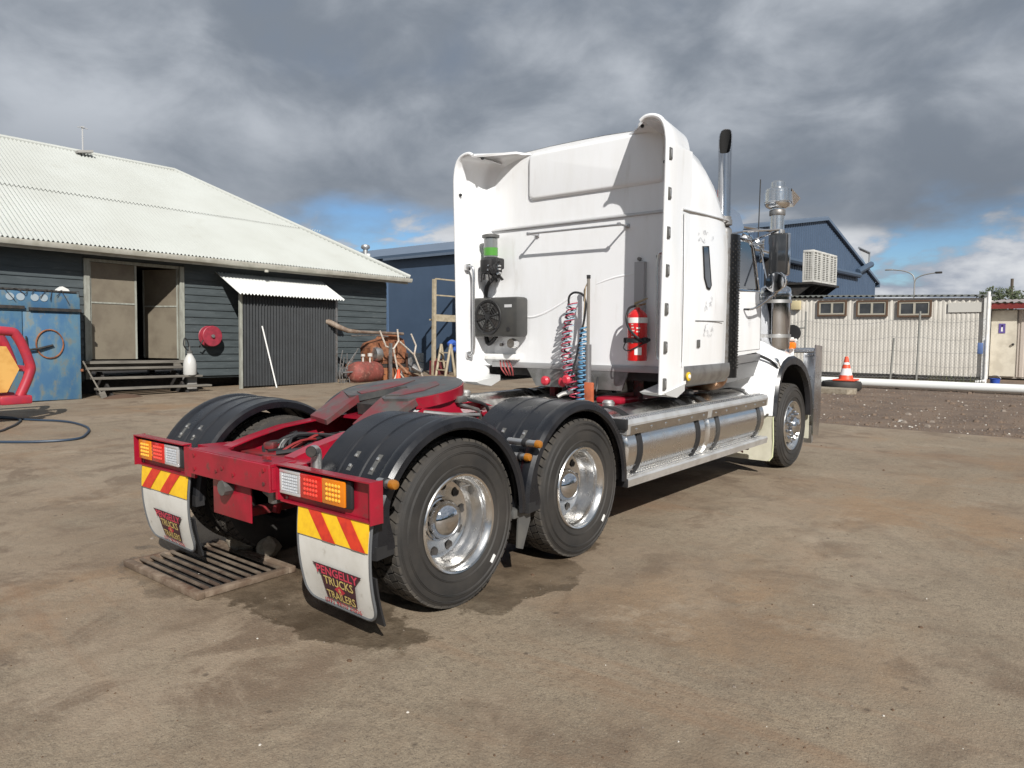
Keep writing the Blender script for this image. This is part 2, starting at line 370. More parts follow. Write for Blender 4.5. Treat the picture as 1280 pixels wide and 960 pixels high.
    for (x, y, rx, ry, k) in ((0.35, -0.45, 0.92, 0.50, 1.0), (0.95, -0.60, 0.58, 0.32, 0.9), (1.25, 0.55, 0.34, 0.75, 0.85), (-0.7, -0.7, 0.9, 0.5, 0.7), (0.6, 0.9, 0.8, 1.3, 0.8)):
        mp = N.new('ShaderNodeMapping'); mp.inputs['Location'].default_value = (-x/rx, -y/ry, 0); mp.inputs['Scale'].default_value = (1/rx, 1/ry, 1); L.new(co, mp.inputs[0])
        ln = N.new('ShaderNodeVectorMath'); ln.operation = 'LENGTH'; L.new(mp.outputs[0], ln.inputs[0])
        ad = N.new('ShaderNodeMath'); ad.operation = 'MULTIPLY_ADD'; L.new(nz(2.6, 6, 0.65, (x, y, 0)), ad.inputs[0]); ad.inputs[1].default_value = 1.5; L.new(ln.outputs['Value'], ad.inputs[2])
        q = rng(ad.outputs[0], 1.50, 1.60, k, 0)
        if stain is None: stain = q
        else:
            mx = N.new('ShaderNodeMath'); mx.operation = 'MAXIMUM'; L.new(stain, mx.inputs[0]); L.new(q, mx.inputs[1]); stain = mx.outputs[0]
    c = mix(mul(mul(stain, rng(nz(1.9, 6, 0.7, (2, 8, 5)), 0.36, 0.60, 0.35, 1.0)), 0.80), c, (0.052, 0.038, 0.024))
    L.new(c, b.inputs['Base Color'])
    L.new(rng(stain, 0, 1, 0.78, 0.36), b.inputs['Roughness'])
    bp = N.new('ShaderNodeBump'); bp.inputs['Strength'].default_value = 0.55; bp.inputs['Distance'].default_value = 0.014
    h = N.new('ShaderNodeMath'); h.operation = 'ADD'; L.new(nz(60, 4, 0.7), h.inputs[0]); L.new(mul(nz(7, 5, 0.6), 2.0), h.inputs[1])
    L.new(h.outputs[0], bp.inputs['Height']); L.new(bp.outputs[0], b.inputs['Normal'])
    return mt
gravel_m = M('gravel_ground', (0.150, 0.105, 0.073), 0.95, c2=(0.095, 0.066, 0.048), ns=1.1, lo=0.4, hi=0.62, bump=0.7, bs=30, c3=(0.20, 0.155, 0.118), ns3=16, lo3=0.5, hi3=0.7)
dirt_m = M('far_dirt', (0.20, 0.16, 0.12), 0.95, c2=(0.14, 0.12, 0.08), ns=0.3)
tag(MB().add([(-900, -900, -0.008), (900, -900, -0.008), (900, 900, -0.008), (-900, 900, -0.008)], [(0, 1, 2, 3)]).build('ground', dirt_m), kind='structure')
# the concrete yard: one sheet with a slightly ragged edge towards the gravel
rows = []
edge = [(-60, 60)] + [(-19, 60), (-18.9, 17.5), (-9, 17.0)] 
poly = [(-60, -60), (60, -60), (60, 10.75)]
x = 60.0
while x > -6: poly.append((x, 10.62 + 0.07*mnoise.noise((x*1.3, 0, 0)) - 0.004*x)); x -= 0.35
poly += [(-6.2, 14), (-7.5, 30), (-60, 30)]
tag(MB().add([(px, py, 0) for px, py in poly], [tuple(range(len(poly)))]).build('concrete_yard', ground_mat(), smooth=0), kind='structure')
tag(MB().add([(-7.4, 10.3, -0.004), (60, 10.3, -0.004), (60, 60, -0.004), (-7.4, 60, -0.004)], [(0, 1, 2, 3)]).build('gravel_strip', gravel_m), kind='structure')
def pebbles(name, n, area, s0, s1, mats, zz=0.0):
    vs_m = [MB() for _ in mats]
    for i in range(n):
        px, py = area(); s = random.uniform(s0, s1)*(1 + 2.0*(random.random() < 0.04)); a = random.random()*6.28
        m_ = vs_m[random.choices(range(len(mats)), [q[1] for q in mats])[0]]
        base = [(math.cos(a+k*1.257)*s*random.uniform(0.7, 1.3), math.sin(a+k*1.257)*s*random.uniform(0.7, 1.3)) for k in range(5)]
        m_.add([(px+x_, py+y_, zz-0.003) for x_, y_ in base] + [(px+x_*0.55, py+y_*0.55, zz+s*0.55) for x_, y_ in base],
               [(5, 6, 7, 8, 9)] + [(k, (k+1) % 5, 5+(k+1) % 5, 5+k) for k in range(5)])
    for m_, q in zip(vs_m, mats): tag(m_.build(name, q[0], smooth=0, weld=False), kind='stuff')
st_w = M('pale_stone', (0.52, 0.49, 0.44), 0.9); st_b = M('brown_stone', (0.15, 0.107, 0.077), 0.95); st_g = M('grey_stone', (0.21, 0.175, 0.145), 0.95)
pebbles('gravel_stones', 6500, lambda: (random.uniform(-4, 9), 10.75 + (random.random()**1.3)*11.5), 0.006, 0.024, [(st_w, 0.22), (st_b, 6), (st_g, 1.6)])
def yard():
    d = 2.4 + 12*random.random()**1.6; a = R(39.5) + random.uniform(-0.72, 0.72)
    return (4.212 - math.sin(a)*d, -3.151 + math.cos(a)*d)
leaf_m = M('dry_leaf_bits', (0.10, 0.06, 0.035), 0.9)
pebbles('grit', 900, yard, 0.003, 0.008, [(st_w, 0.25), (leaf_m, 3.2), (st_g, 1.5)])

# ------------------------------------------------------------------ drain grate
grate_m = M('rusty_grate', (0.135, 0.095, 0.065), 0.8, c2=(0.22, 0.17, 0.125), ns=9, c3=(0.09, 0.05, 0.03), ns3=4, bump=0.2)
gt = empty('drain_grate', (-0.65, -0.62, 0), 'rusty drain grate of parallel slats in the concrete behind the red chassis', 'drain grate')
MB().span((-1.10, -0.93, 0.002), (-0.20, -0.32, 0.006)).build('pit_shade_plate', dark, gt)  # flat dark plate on the slab, its colour stands for the shaded pit
f = MB()
f.box((-0.65, -0.955, 0.024), (1.06, 0.055, 0.045), None, 0.006).box((-0.65, -0.295, 0.024), (1.06, 0.055, 0.045), None, 0.006)
f.build('grate_frame', grate_m, gt)
for xx in (-1.150, -0.150): MB().box((xx, -0.625, 0.022), (0.055, 0.604, 0.04), None, 0.006).build('end_bar', grate_m, gt)
slat_m = M('worn_slat', (0.105, 0.078, 0.055), 0.75, c2=(0.17, 0.135, 0.10), ns=7, c3=(0.07, 0.045, 0.03), ns3=3, bump=0.2)
for k in range(8):
    yy = -0.880 + k*0.074
    MB().prism([(yy-0.016, 0.046), (yy+0.006, 0.050), (yy+0.018, 0.030), (yy+0.012, 0.022), (yy+0.002, 0.040), (yy-0.016, 0.038)], 'X', -1.12, -0.18).build('slat', slat_m, gt, smooth=0)
rub_m = M('broken_concrete', (0.30, 0.26, 0.20), 0.9, c2=(0.2, 0.165, 0.12), ns=12, bump=0.4)
def rock(name, c, d, seed, label):
    bm = bmesh.new(); bmesh.ops.create_icosphere(bm, subdivisions=2, radius=1.0); mb = MB()
    vs = []
    for q in bm.verts:
        n_ = 1 + 0.35*mnoise.noise(q.co*1.3 + Vector((seed, 0, 0)))
        vs.append((c[0]+q.co.x*d[0]*n_, c[1]+q.co.y*d[1]*n_, max(c[2]+q.co.z*d[2]*n_, c[2]-d[2]*0.8)))
    bm.verts.index_update()
    mb.add(vs, [[q.index for q in f_.verts] for f_ in bm.faces]); bm.free()
    return tag(mb.build(name, rub_m, smooth=20, base=c), label, 'rubble')
rock('concrete_lump', (-0.86, -0.24, 0.085), (0.17, 0.11, 0.085), 2.1, 'broken lump of pale concrete at the back edge of the drain grate')
rock('concrete_lump', (-0.56, -0.20, 0.075), (0.10, 0.09, 0.075), 7.4, 'smaller broken concrete piece beside the lump on the drain grate, in truck shade')

# ------------------------------------------------------------------ weatherboard shed and what stands along it
TILT = R(-1.2); PIV = Vector((-16.3, 8.0, 0.0)); RT = Matrix.Rotation(TILT, 3, 'X')
def tilt_empty(name, base, label, cat, group=None):
    o = empty(name, PIV + RT @ (Vector(base) - PIV), label, cat, group); o.rotation_euler = (TILT, 0, 0); ORG[o.name] = Vector(base); return o
def tilt_one(mb, name, mat, base, label, cat, group=None, smooth=35):
    o = mb.build(name, mat, None, smooth, base=base); o.location = PIV + RT @ (Vector(base) - PIV); o.rotation_euler = (TILT, 0, 0)
    return tag(o, label, cat, group)
board_m = M('dark_weatherboard', (0.062, 0.076, 0.081), 0.62, c2=(0.042, 0.053, 0.057), ns=3, lo=0.4, hi=0.65, c3=(0.11, 0.125, 0.125), ns3=9, lo3=0.6, hi3=0.75, bump=0.12, bs=40, scale=(1, 0.35, 2))
roof_m = M('painted_corrugated_roof', (0.44, 0.455, 0.43), 0.5, c2=(0.395, 0.405, 0.375), ns=0.5, lo=0.35, hi=0.7, c3=(0.37, 0.37, 0.335), ns3=1.3, lo3=0.6, hi3=0.85)
trim_m = M('cream_gutter', (0.42, 0.41, 0.36), 0.5, c2=(0.33, 0.32, 0.27), ns=4)
post_m = M('grey_green_timber', (0.30, 0.31, 0.27), 0.7, c2=(0.22, 0.22, 0.19), ns=6, scale=(2, 2, 0.5))
door_m = M('weathered_door_sheet', (0.175, 0.150, 0.110), 0.7, c2=(0.135, 0.112, 0.082), ns=1.6, c3=(0.13, 0.09, 0.06), ns3=5, lo3=0.66, hi3=0.76)
plank_m = M('grey_timber', (0.18, 0.165, 0.14), 0.85, c2=(0.105, 0.095, 0.08), ns=7, bump=0.25, bs=30, scale=(1, 0.25, 3))
shed = tilt_empty('weatherboard_shed', (-16.3, 8.0, 0), 'dark weatherboard shed with pale corrugated hip roof and open cream double doors', 'shed')
XW = -16.3
V0, V1 = -6.0, 14.47
EX, EZ, RX, RZ = -15.7, 3.72, -21.5, 7.30
bl = []
def brow(v0, v1):
    z = 0.36; i = 0
    while z < 3.5:
        h = 0.213
        key = (round(v1-v0, 3),)
        mb = MB().prism([(XW-0.03, z), (XW+0.030, z), (XW+0.030, z+0.02), (XW+0.004, z+h), (XW-0.03, z+h)], 'Y', v0, v1)
        mb.build('weatherboard', board_m, shed, smooth=0); z += h; i += 1
brow(V0, 4.325); brow(6.965, V1)
# wall carcass with a real opening at the doors, dark interior
w = MB()
w.span((XW-0.16, V0, 0.3), (XW-0.031, 4.33, 3.62)); w.span((XW-0.16, 6.96, 0.3), (XW-0.031, V1, 3.62)); w.span((XW-0.16, 4.331, 3.48), (XW-0.033, 6.959, 3.62))
w.span((-26.7, V1-0.14, 0.3), (XW-0.162, V1, 3.62)); w.span((-26.7, V0, 0.3), (XW-0.162, V0+0.14, 3.62)); w.span((-26.84, V0, 0.3), (-26.702, V1, 3.62))
w.build('wall_frame', board_m, shed, smooth=0)
MB().span((-26.6, V0+0.15, 0.6), (XW-0.165, V1-0.15, 0.8)).build('shed_floor', plank_m, shed)
w = MB()
for k in range(7):
    vv = -5.5 + k*3.2
    for xx in (-16.6, -26.3): w.box((xx, vv, 0.14), (0.22, 0.22, 0.44))
w.build('stump', M('stump_concrete', (0.25, 0.24, 0.22), 0.9), shed)
MB().span((-17.0, V0, -0.3), (-16.95, V1, 0.35)).build('base_boarding', dark, shed)
# corrugated roof: two courses of sheets, cut by the hip
HIPV = 15.05; RUN = EX - RX
def roof_pt(v, t, lift):
    return (EX - RUN*t - 0.0*lift, v, EZ + (RZ-EZ)*t + lift)
pitch = 0.105; per = 9; sw = pitch*per
def sheet(v0, v1, t0, t1, dz):
    cols = []
    n = int(round((v1-v0)/pitch*6))
    for i in range(n+1):
        v = v0 + (v1-v0)*i/n
        tm = min(t1, (HIPV - v)/RUN)
        if tm <= t0 + 0.004: tm = t0 + 0.004
        lift = 0.027*math.cos(2*math.pi*v/pitch) + dz
        cols.append([roof_pt(v, t0, lift), roof_pt(v, tm, lift)])
    return MB().grid(cols)
v = HIPV - sw*23
while v < HIPV - 0.02:
    v1 = min(v+sw, HIPV-0.01); z_ = random.uniform(-0.004, 0.004)
    tm = (HIPV-v)/RUN
    sheet(v, v1, 0.0, min(0.475, 1), 0.03+z_).build('roof_sheet', roof_m, shed, smooth=60)
    if tm > 0.47: sheet(v, v1, 0.462, 1.0, 0.052+z_).build('roof_sheet', roof_m, shed, smooth=60)
    v += sw
# other roof faces (out of sight), hip and ridge capping
MB().add([(RX, HIPV-RUN, RZ), (EX, HIPV, EZ), (-27.3, HIPV, EZ)], [(0, 1, 2)]).add([(RX, HIPV-RUN, RZ), (-27.3, HIPV, EZ), (-27.3, V0-0.5, EZ), (RX, V0-0.5, RZ)], [(0, 1, 2, 3)]).build('back_roof', roof_m, shed, smooth=0)
MB().tube([(RX, V0-0.5, RZ+0.03), (RX, HIPV-RUN, RZ+0.03), (EX+0.02, HIPV+0.02, EZ+0.06)], 0.085, 10).build('ridge_cap', roof_m, shed)
MB().add([(EX-0.02, V0, EZ-0.06), (EX-0.02, HIPV-0.05, EZ-0.06), (XW-0.1, HIPV-0.6, EZ-0.06), (XW-0.1, V0, EZ-0.06)], [(0, 1, 2, 3)]).build('soffit', board_m, shed)
MB().span((EX-0.03, V0, EZ-0.20), (EX-0.055, HIPV-0.04, EZ-0.01)).build('fascia', trim_m, shed)
pr_ = [(EX-0.025, EZ-0.11), (EX+0.03, EZ-0.145), (EX+0.10, EZ-0.13), (EX+0.135, EZ-0.06), (EX+0.135, EZ+0.0), (EX+0.115, EZ+0.0), (EX+0.11, EZ-0.06), (EX+0.085, EZ-0.105), (EX+0.03, EZ-0.118), (EX-0.02, EZ-0.09)]
MB().prism(pr_, 'Y', V0, HIPV+0.04).build('gutter', trim_m, shed)
MB().tube([(EX+0.05, 9.2, EZ-0.17), (EX+0.05, 9.2, EZ-0.24)], 0.06, 8).build('gutter_outlet', trim_m, shed)
mast = MB().tube([(-21.4, 6.27, 7.2), (-21.4, 6.27, 8.08)], 0.024, 6).tube([(-21.4, 6.12, 8.09), (-21.4, 6.42, 8.09)], 0.014, 5).box((-21.4, 6.27, 8.11), (0.09, 0.09, 0.04)).build('vent_mast', M('mast_grey', (0.4, 0.4, 0.4), 0.5), shed)
MB().box((-21.2, 6.24, 7.30), (0.25, 0.45, 0.07), Matrix.Rotation(R(12), 3, 'X')).build('mast_flashing', M('lead_flashing', (0.33, 0.32, 0.30), 0.6), shed)
# door frame posts, doors (left one a crack open, right one ajar inwards)
for a, b_ in ((4.335, 4.47), (6.83, 6.955)): MB().span((XW-0.10, a, 0.35 if a < 5 else 0.83), (XW+0.06, b_, 3.47)).build('door_post', post_m, shed)
MB().span((XW-0.10, 4.475, 3.40), (XW+0.02, 6.825, 3.477)).build('door_head', post_m, shed)
def door(v0, v1, z0, z1, ang, hinge):
    d = MB().span((XW-0.045, v0, z0), (XW-0.005, v1, z1)); 
    t = MB().span((XW-0.0045, v0, z0+1.46), (XW+0.012, v1, z0+1.50)).span((XW-0.0045, v0, z0), (XW+0.010, v0+0.045, z0+1.459)).span((XW-0.0045, v1-0.05, z0), (XW+0.010, v1, z0+1.459)).span((XW-0.0045, v1-0.05, z0+1.501), (XW+0.010, v1, z1)).span((XW-0.0045, v0, z0+1.501), (XW+0.010, v0+0.045, z1))
    mt = Matrix.Translation((XW-0.02, hinge, 0)) @ Matrix.Rotation(ang, 4, 'Z') @ Matrix.Translation((-XW+0.02, -hinge, 0))
    o = d.xf(mt).build('door', door_m, shed); t.xf(mt).build('cover_strip', post_m, o)
door(4.475, 5.66, 0.87, 3.39, R(0), 4.475); door(5.62, 6.82, 0.87, 3.39, R(-66), 6.82)
MB().span((-22, 2.5, 0.81), (-21.9, 9, 3.5)).span((-22, 2.4, 0.81), (XW-0.17, 2.5, 3.5)).span((-22, 9, 0.81), (XW-0.17, 9.1, 3.5)).span((-22, 2.4, 3.44), (XW-0.17, 9.1, 3.47)).build('interior_shade_box', dark, shed)  # box coloured dark to paint the interior shade behind the door gap
# steps
stp = tilt_empty('timber_steps', (-15.8, 5.6, 0), 'weathered timber steps with open treads below the cream double doors', 'steps')
MB().span((XW+0.04, 4.15, 0.76), (-15.95, 7.0, 0.83)).build('tread', plank_m, stp)
MB().span((XW+0.05, 4.18, 0.56), (XW+0.09, 6.6, 0.755)).build('riser', plank_m, stp)
for z_, x0, v0, v1 in ((0.645, -15.85, 4.12, 6.62), (0.40, -15.62, 4.24, 7.06), (0.14, -15.38, 4.24, 7.20)):
    MB().span((x0-0.12, v0, z_-0.025), (x0+0.17, v1, z_+0.03), 0.006).build('tread', plank_m, stp)
for v_ in (4.55, 6.5): MB().prism([(-15.95, 0.55), (-15.2, -0.05), (-15.35, -0.25), (-16.2, -0.25), (-16.2, 0.55)], 'Y', v_, v_+0.06).build('stringer', dark, stp)
MB().span((-15.95, 6.72, -0.2), (-15.65, 7.0, 0.36), 0.02).build('footing', M('stump_concrete', (0.25, 0.24, 0.22), 0.9), stp)
# awning screen
enc_m = M('charcoal_corrugated', (0.021, 0.024, 0.027), 0.5, c2=(0.016, 0.018, 0.020), ns=2.5)
enc = tilt_empty('corrugated_lean_to', (-15.3, 9.8, 0), 'charcoal corrugated screen with white corrugated lean-to roof against the shed wall', 'lean-to')
cols = []
n = 33*6
for i in range(n+1):
    v = 8.19 + 3.28*i/n; xx = -15.3 + 0.020*math.cos(2*math.pi*33*i/n); cols.append([(xx, v, 0.07), (xx, v, 2.78)])
MB().shell(cols, 0.004).build('screen_sheet', enc_m, enc, smooth=60)
for v_ in (8.14, 11.50): MB().span((-15.35, v_-0.04, -0.25), (-15.27, v_+0.04, 2.80)).build('post', post_m if v_ < 9 else steel, enc)
cols = []
n = 34*6
for i in range(n+1):
    v = 7.90 + 3.70*i/n; lz = 0.024*math.cos(2*math.pi*34*i/n); cols.append([(-14.98, v, 2.745+lz), (XW+0.03, v, 3.40+lz)])
MB().shell(cols, 0.006).build('lean_to_roof', M('white_corrugated', (0.60, 0.61, 0.585), 0.45), enc, smooth=60)
MB().span((-16.2, 11.56, 0.2), (-15.36, 11.60, 2.7)).build('end_sheet', enc_m, enc)
# broom leaning on the screen
br = tilt_empty('broom', (-14.6, 8.3, 0), 'white handled broom leaning against the charcoal corrugated screen', 'broom')
MB().tube([(-14.92, 9.06, 0.02), (-15.26, 8.80, 1.84)], 0.022, 8).build('handle', M('broom_handle', (0.72, 0.72, 0.70), 0.4), br)
MB().span((-15.02, 8.80, -0.05), (-14.80, 9.34, 0.02), 0.01).build('head', M('broom_head', (0.42, 0.28, 0.2), 0.7), br)
bb = MB()
for k in range(26):
    bb.tube([(-14.91+0.05*(k % 3-1), 8.82+0.0195*k, -0.05), (-14.90+0.07*(k % 3-1), 8.82+0.0195*k, -0.20)], 0.008, 4)
bb.build('bristles', M('broom_bristle', (0.33, 0.16, 0.12), 0.9), br)
# red reel
reel = tilt_empty('hose_reel', (XW, 7.62, 1.5), 'red round reel fixed on the dark boards between the doors and the lean-to', 'reel')
rm = M('reel_red', (0.30, 0.03, 0.05), 0.5, c2=(0.22, 0.025, 0.04), ns=9)
for xx in (XW+0.12, XW+0.36): MB().lathe([(0.05, -0.012), (0.285, -0.012), (0.30, 0.0), (0.285, 0.012), (0.05, 0.012)], 28, (xx, 7.62, 1.52), 'X').build('reel_flange', rm, reel)
MB().lathe([(0.06, 0.133), (0.21, 0.133), (0.21, 0.345), (0.06, 0.345)], 24, (XW, 7.62, 1.52), 'X').build('wound_hose', M('wound_red', (0.30, 0.02, 0.03), 0.6), reel)
MB().lathe([(0.05, 0.05), (0.05, 0.42)], 12, (XW, 7.62, 1.52), 'X').build('hub', steel, reel)
MB().tube([(XW+0.33, 7.35, 1.4), (XW+0.3, 7.28, 1.25), (XW+0.2, 7.3, 1.2)], 0.02, 6).build('hose_end', dark, reel)
# sprayer bottle on the step
sp = tilt_empty('sprayer_bottle', (-15.55, 6.74, 0.43), 'white pump sprayer bottle standing on the right end of the timber steps', 'sprayer')
MB().lathe([(0.02, 0.0), (0.16, 0.0), (0.175, 0.04), (0.175, 0.30), (0.15, 0.42), (0.10, 0.52), (0.07, 0.56), (0.07, 0.60)], 20, (-15.55, 6.74, 0.432)).build('bottle', M('bottle_white', (0.48, 0.48, 0.46), 0.4), sp)
MB().lathe([(0.075, 0.60), (0.075, 0.66), (0.03, 0.68), (0.02, 0.80), (0.02, 0.82)], 14, (-15.55, 6.74, 0.432)).build('cap', acg, sp)
MB().tube(bez([(-15.55, 6.70, 1.1), (-15.55, 6.58, 1.25), (-15.55, 6.60, 1.45), (-15.55, 6.68, 1.38), (-15.55, 6.72, 1.22)], 5), 0.018, 6).build('pump_handle', rubber, sp)
# spade and dirt heap left of the steps
tilt_one(MB().tube([(-15.45, 3.98, 0.85), (-15.2, 4.28, 0.06)], 0.02, 6).box((-15.17, 4.33, -0.02), (0.05, 0.14, 0.22), Matrix.Rotation(R(20), 3, 'X')), 'spade', plank_m, (-15.3, 4.1, 0), 'wooden handled spade leaning between the blue cabinet and the timber steps', 'spade')
hp = []
for i in range(7):
    rr = 1 - i/6
    hp.append([(-15.0 + 0.30*rr*math.cos(a*0.393)*(1+0.2*mnoise.noise((a, i, 0))), 4.75 + 0.62*rr*math.sin(a*0.393)*(1+0.2*mnoise.noise((a, 3, i))), -0.13 + 0.16*(1-rr*rr)) for a in range(16)])
tilt_one(MB().grid(hp, True), 'leaf_heap', M('brown_litter', (0.085, 0.05, 0.032), 0.95, bump=0.6, bs=25), (-15.0, 4.75, -0.13), 'low heap of brown dead leaves in front of the timber steps', 'leaf heap')
# blue steel cabinet
blue_m = M('worn_blue_steel', (0.048, 0.130, 0.24), 0.6, c2=(0.085, 0.175, 0.245), ns=2.0, lo=0.42, hi=0.60, c3=(0.15, 0.165, 0.15), ns3=4.0, lo3=0.52, hi3=0.68, scale=(1, 1.4, 0.8))
blue_rust = M('rust_run', (0.13, 0.075, 0.045), 0.8, c2=(0.2, 0.14, 0.09), ns=7)
cab = tilt_empty('blue_steel_cabinet', (-15.4, 2.2, 0), 'worn blue steel cabinet with rust patches and a dark shelf rail beside the timber steps', 'cabinet')
MB().span((-16.2, -1.2, -0.10), (-15.43, 3.93, 2.50), 0.015).build('body', blue_m, cab)
for a, b_ in ((-1.15, 0.5), (0.52, 2.68), (2.70, 3.92)):
    MB().span((-15.426, a, -0.08), (-15.40, b_, 2.02), 0.006).build('door', blue_m, cab)
MB().span((-15.426, -1.15, 2.035), (-15.405, 3.92, 2.49), 0.005).build('top_panel', blue_m, cab)
MB().span((-15.40, -1.1, 2.085), (-15.33, 2.72, 2.155)).span((-15.40, 2.82, 2.055), (-15.33, 3.93, 2.125)).build('shelf_rail', dark, cab)
MB().tube([(-15.37, 2.10, 2.08), (-15.37, 2.10, 1.1)], 0.03, 6).build('lock_bar', blue_rust, cab)
for v_ in (2.45, 2.66, 2.95, 3.14): MB().lathe([(0.01, 0.0), (0.085, 0.0), (0.085, 0.012), (0.01, 0.012)], 16, (-15.404, v_, 2.36), 'X').build('round_mark', M('pale_disc', (0.30, 0.36, 0.40), 0.5), cab)  # four pale discs along the top panel
MB().tube([(-15.38, 3.24+0.29*math.cos(a*0.2618), 1.27+0.34*math.sin(a*0.2618)) for a in range(24)], 0.018, 6, True).build('hoop', rust, cab)
MB().tube([(-15.36, 2.72, 1.25), (-15.33, 2.80, 1.13), (-15.33, 3.0, 1.16), (-15.36, 3.3, 1.24)], 0.028, 6).tube([(-15.36, 2.76, 1.20), (-15.36, 2.74, 1.45)], 0.02, 6).build('latch', dark, cab)
MB().span((-15.40, 3.90, 0.6), (-15.37, 3.96, 0.66)).build('hinge', rust, cab)
junk = tilt_empty('hanging_wires', (-15.6, 2.9, 2.5), 'tangle of dark wires and rods lying along the top edge of the blue steel cabinet', 'wires')
jb = MB()
for k in range(9):
    a = 2.3 + 0.17*k; jb.tube([(-15.55, a, 2.53), (-15.40, a+0.25*random.random(), 2.56), (-15.36, a+0.3*random.random(), 2.45-0.22*random.random())], 0.009, 5)
jb.tube([(-15.5, 2.1, 2.53), (-15.42, 3.85, 2.53)], 0.03, 6)
jb.build('rod_bundle', dark, junk)
MB().prism([(3.42, 2.53), (3.72, 2.53), (3.68, 2.60), (3.55, 2.66), (3.47, 2.60)], 'X', -15.62, -15.42).build('paper_scrap', white_p, junk)

# ------------------------------------------------------------------ junk by the shed corner
tank = tilt_empty('air_tank', (-14.8, 12.3, 0.0), 'faded red rusty air tank lying on its side in the scrap by the shed corner', 'tank')
MB().lathe([(0.02, -0.72), (0.16, -0.70), (0.28, -0.62), (0.345, -0.50), (0.365, -0.36), (0.365, 0.45), (0.33, 0.6), (0.2, 0.72), (0.02, 0.74)], 24, (-14.85, 12.33, 0.40), 'Z', True, Matrix.Rotation(R(-90), 3, 'X') @ Matrix.Rotation(R(-12), 3, 'Y')).build('tank_shell', rustred, tank)
MB().tube([(-14.8, 12.2, 0.75), (-14.8, 12.2, 0.98)], 0.03, 6).lathe([(0.01, 0.92), (0.07, 0.93), (0.07, 1.0), (0.01, 1.01)], 10, (-14.8, 12.2, 0)).lathe([(0.01, 0.92), (0.08, 0.93), (0.08, 1.03), (0.01, 1.04)], 10, (-14.75, 12.45, 0)).tube([(-14.75, 12.45, 0.72), (-14.75, 12.45, 0.98)], 0.03, 6).build('gauge', M('dirty_white', (0.5, 0.48, 0.44), 0.6), tank)
MB().lathe([(0.03, 0.0), (0.22, 0.03), (0.25, 0.15), (0.22, 0.30), (0.05, 0.36)], 16, (-14.95, 12.72, 1.0), 'Y').build('compressor_head', alu_d, tank)
for v_ in (12.0, 12.75): MB().span((-15.1, v_-0.04, -0.1), (-14.6, v_+0.04, 0.12)).build('foot', rust, tank)
boxr = tilt_empty('rusty_machine', (-14.9, 13.4, 0), 'rust brown steel housing on a rusty base behind the white trestles at the shed corner', 'machine')
hs = MB().prism([(12.70, 0.66), (12.64, 1.20), (12.75, 1.36), (13.30, 1.52), (13.45, 1.66), (13.75, 1.68), (14.15, 1.50), (14.28, 1.10), (14.16, 0.68)], 'X', -15.5, -14.98)
hs.build('housing', rust, boxr, smooth=20)
MB().span((-15.5, 12.75, 0.54), (-14.95, 14.2, 0.655)).build('shadow_gap_frame', dark, boxr)
MB().span((-15.5, 12.7, 0.0), (-14.93, 14.35, 0.53), 0.03).build('base', M('rust_orange', (0.30, 0.115, 0.045), 0.8, c2=(0.16, 0.06, 0.03), ns=4), boxr)
MB().span((-14.975, 12.95, 0.8), (-14.955, 13.6, 1.25)).span((-14.975, 13.7, 0.85), (-14.955, 14.05, 1.4)).build('panel', M('rust_light', (0.27, 0.12, 0.06), 0.85, c2=(0.15, 0.06, 0.03), ns=6), boxr)
wf = M('chipped_white_frame', (0.50, 0.46, 0.40), 0.6, c2=(0.30, 0.19, 0.12), ns=12, lo=0.5, hi=0.7)
def trestle(pts, label):
    t = tilt_empty('trestle', (-14.5, pts[0][0], 0.1), label, 'trestle', 'white pipe trestles in the scrap')
    for i in range(len(pts)-1):
        a, b_ = pts[i], pts[i+1]
        if a is None or b_ is None: continue
        MB().tube([(-14.5, *a), (-14.5, *b_)], 0.030, 8).build('pipe', wf, t)
trestle([(12.66, 1.78), (12.92, 1.27), (13.25, 1.18), (13.45, 0.42), (13.25, 0.05), None, (13.45, 0.42), (13.80, 0.12), None, (13.42, 1.85), (13.48, 1.45), (13.25, 1.18)], 'white bent pipe trestle nearest the red tank in the scrap')
trestle([(13.55, 1.42), (14.20, 0.98), (14.65, 0.12), None, (14.05, 1.70), (14.28, 1.30), (14.20, 0.98), None, (14.65, 0.12), (14.95, 0.0), None, (14.65, 0.12), (14.45, -0.05)], 'white bent pipe trestle farther right, in front of the rusty housing')
tilt_one(MB().span((-14.45, 13.00, -0.1), (-14.37, 13.09, 1.38)), 'steel_post', steel, (-14.4, 13.05, 0), 'short grey steel post standing in front of the red tank and rusty housing', 'post')
ep = tilt_empty('exhaust_pipe', (-15, 12, 1.7), 'long brown pipe with a pale bent end lying above the red tank', 'pipe')
MB().tube([(-15.6, 11.10, 2.10), (-15.25, 11.22, 2.02), (-15.0, 11.42, 1.86), (-14.88, 11.66, 1.76), (-14.82, 12.0, 1.73)], [0.09, 0.09, 0.085, 0.075, 0.06], 12).build('pipe_bend', M('pipe_beige', (0.26, 0.21, 0.165), 0.7, c2=(0.15, 0.105, 0.075), ns=6), ep)
MB().tube([(-14.82, 11.9, 1.735), (-14.8, 13.95, 1.70)], 0.05, 10).build('straight_pipe', M('pipe_brown', (0.13, 0.085, 0.06), 0.7, c2=(0.21, 0.165, 0.13), ns=6), ep)
MB().tube([(-14.9, 11.8, 1.60), (-14.85, 12.6, 1.64), (-14.83, 13.3, 1.60)], 0.025, 8).build('thin_rod', steel, ep)
tilt_one(MB().lathe([(0.20, 0.0), (0.20, 0.03), (0.13, 0.04), (0.04, 0.62), (0.03, 0.62)], 14, (-14.3, 13.3, -0.12)), 'small_cone', orange, (-14.3, 13.3, -0.1), 'small plain orange cone in the scrap by the red tank', 'cone')
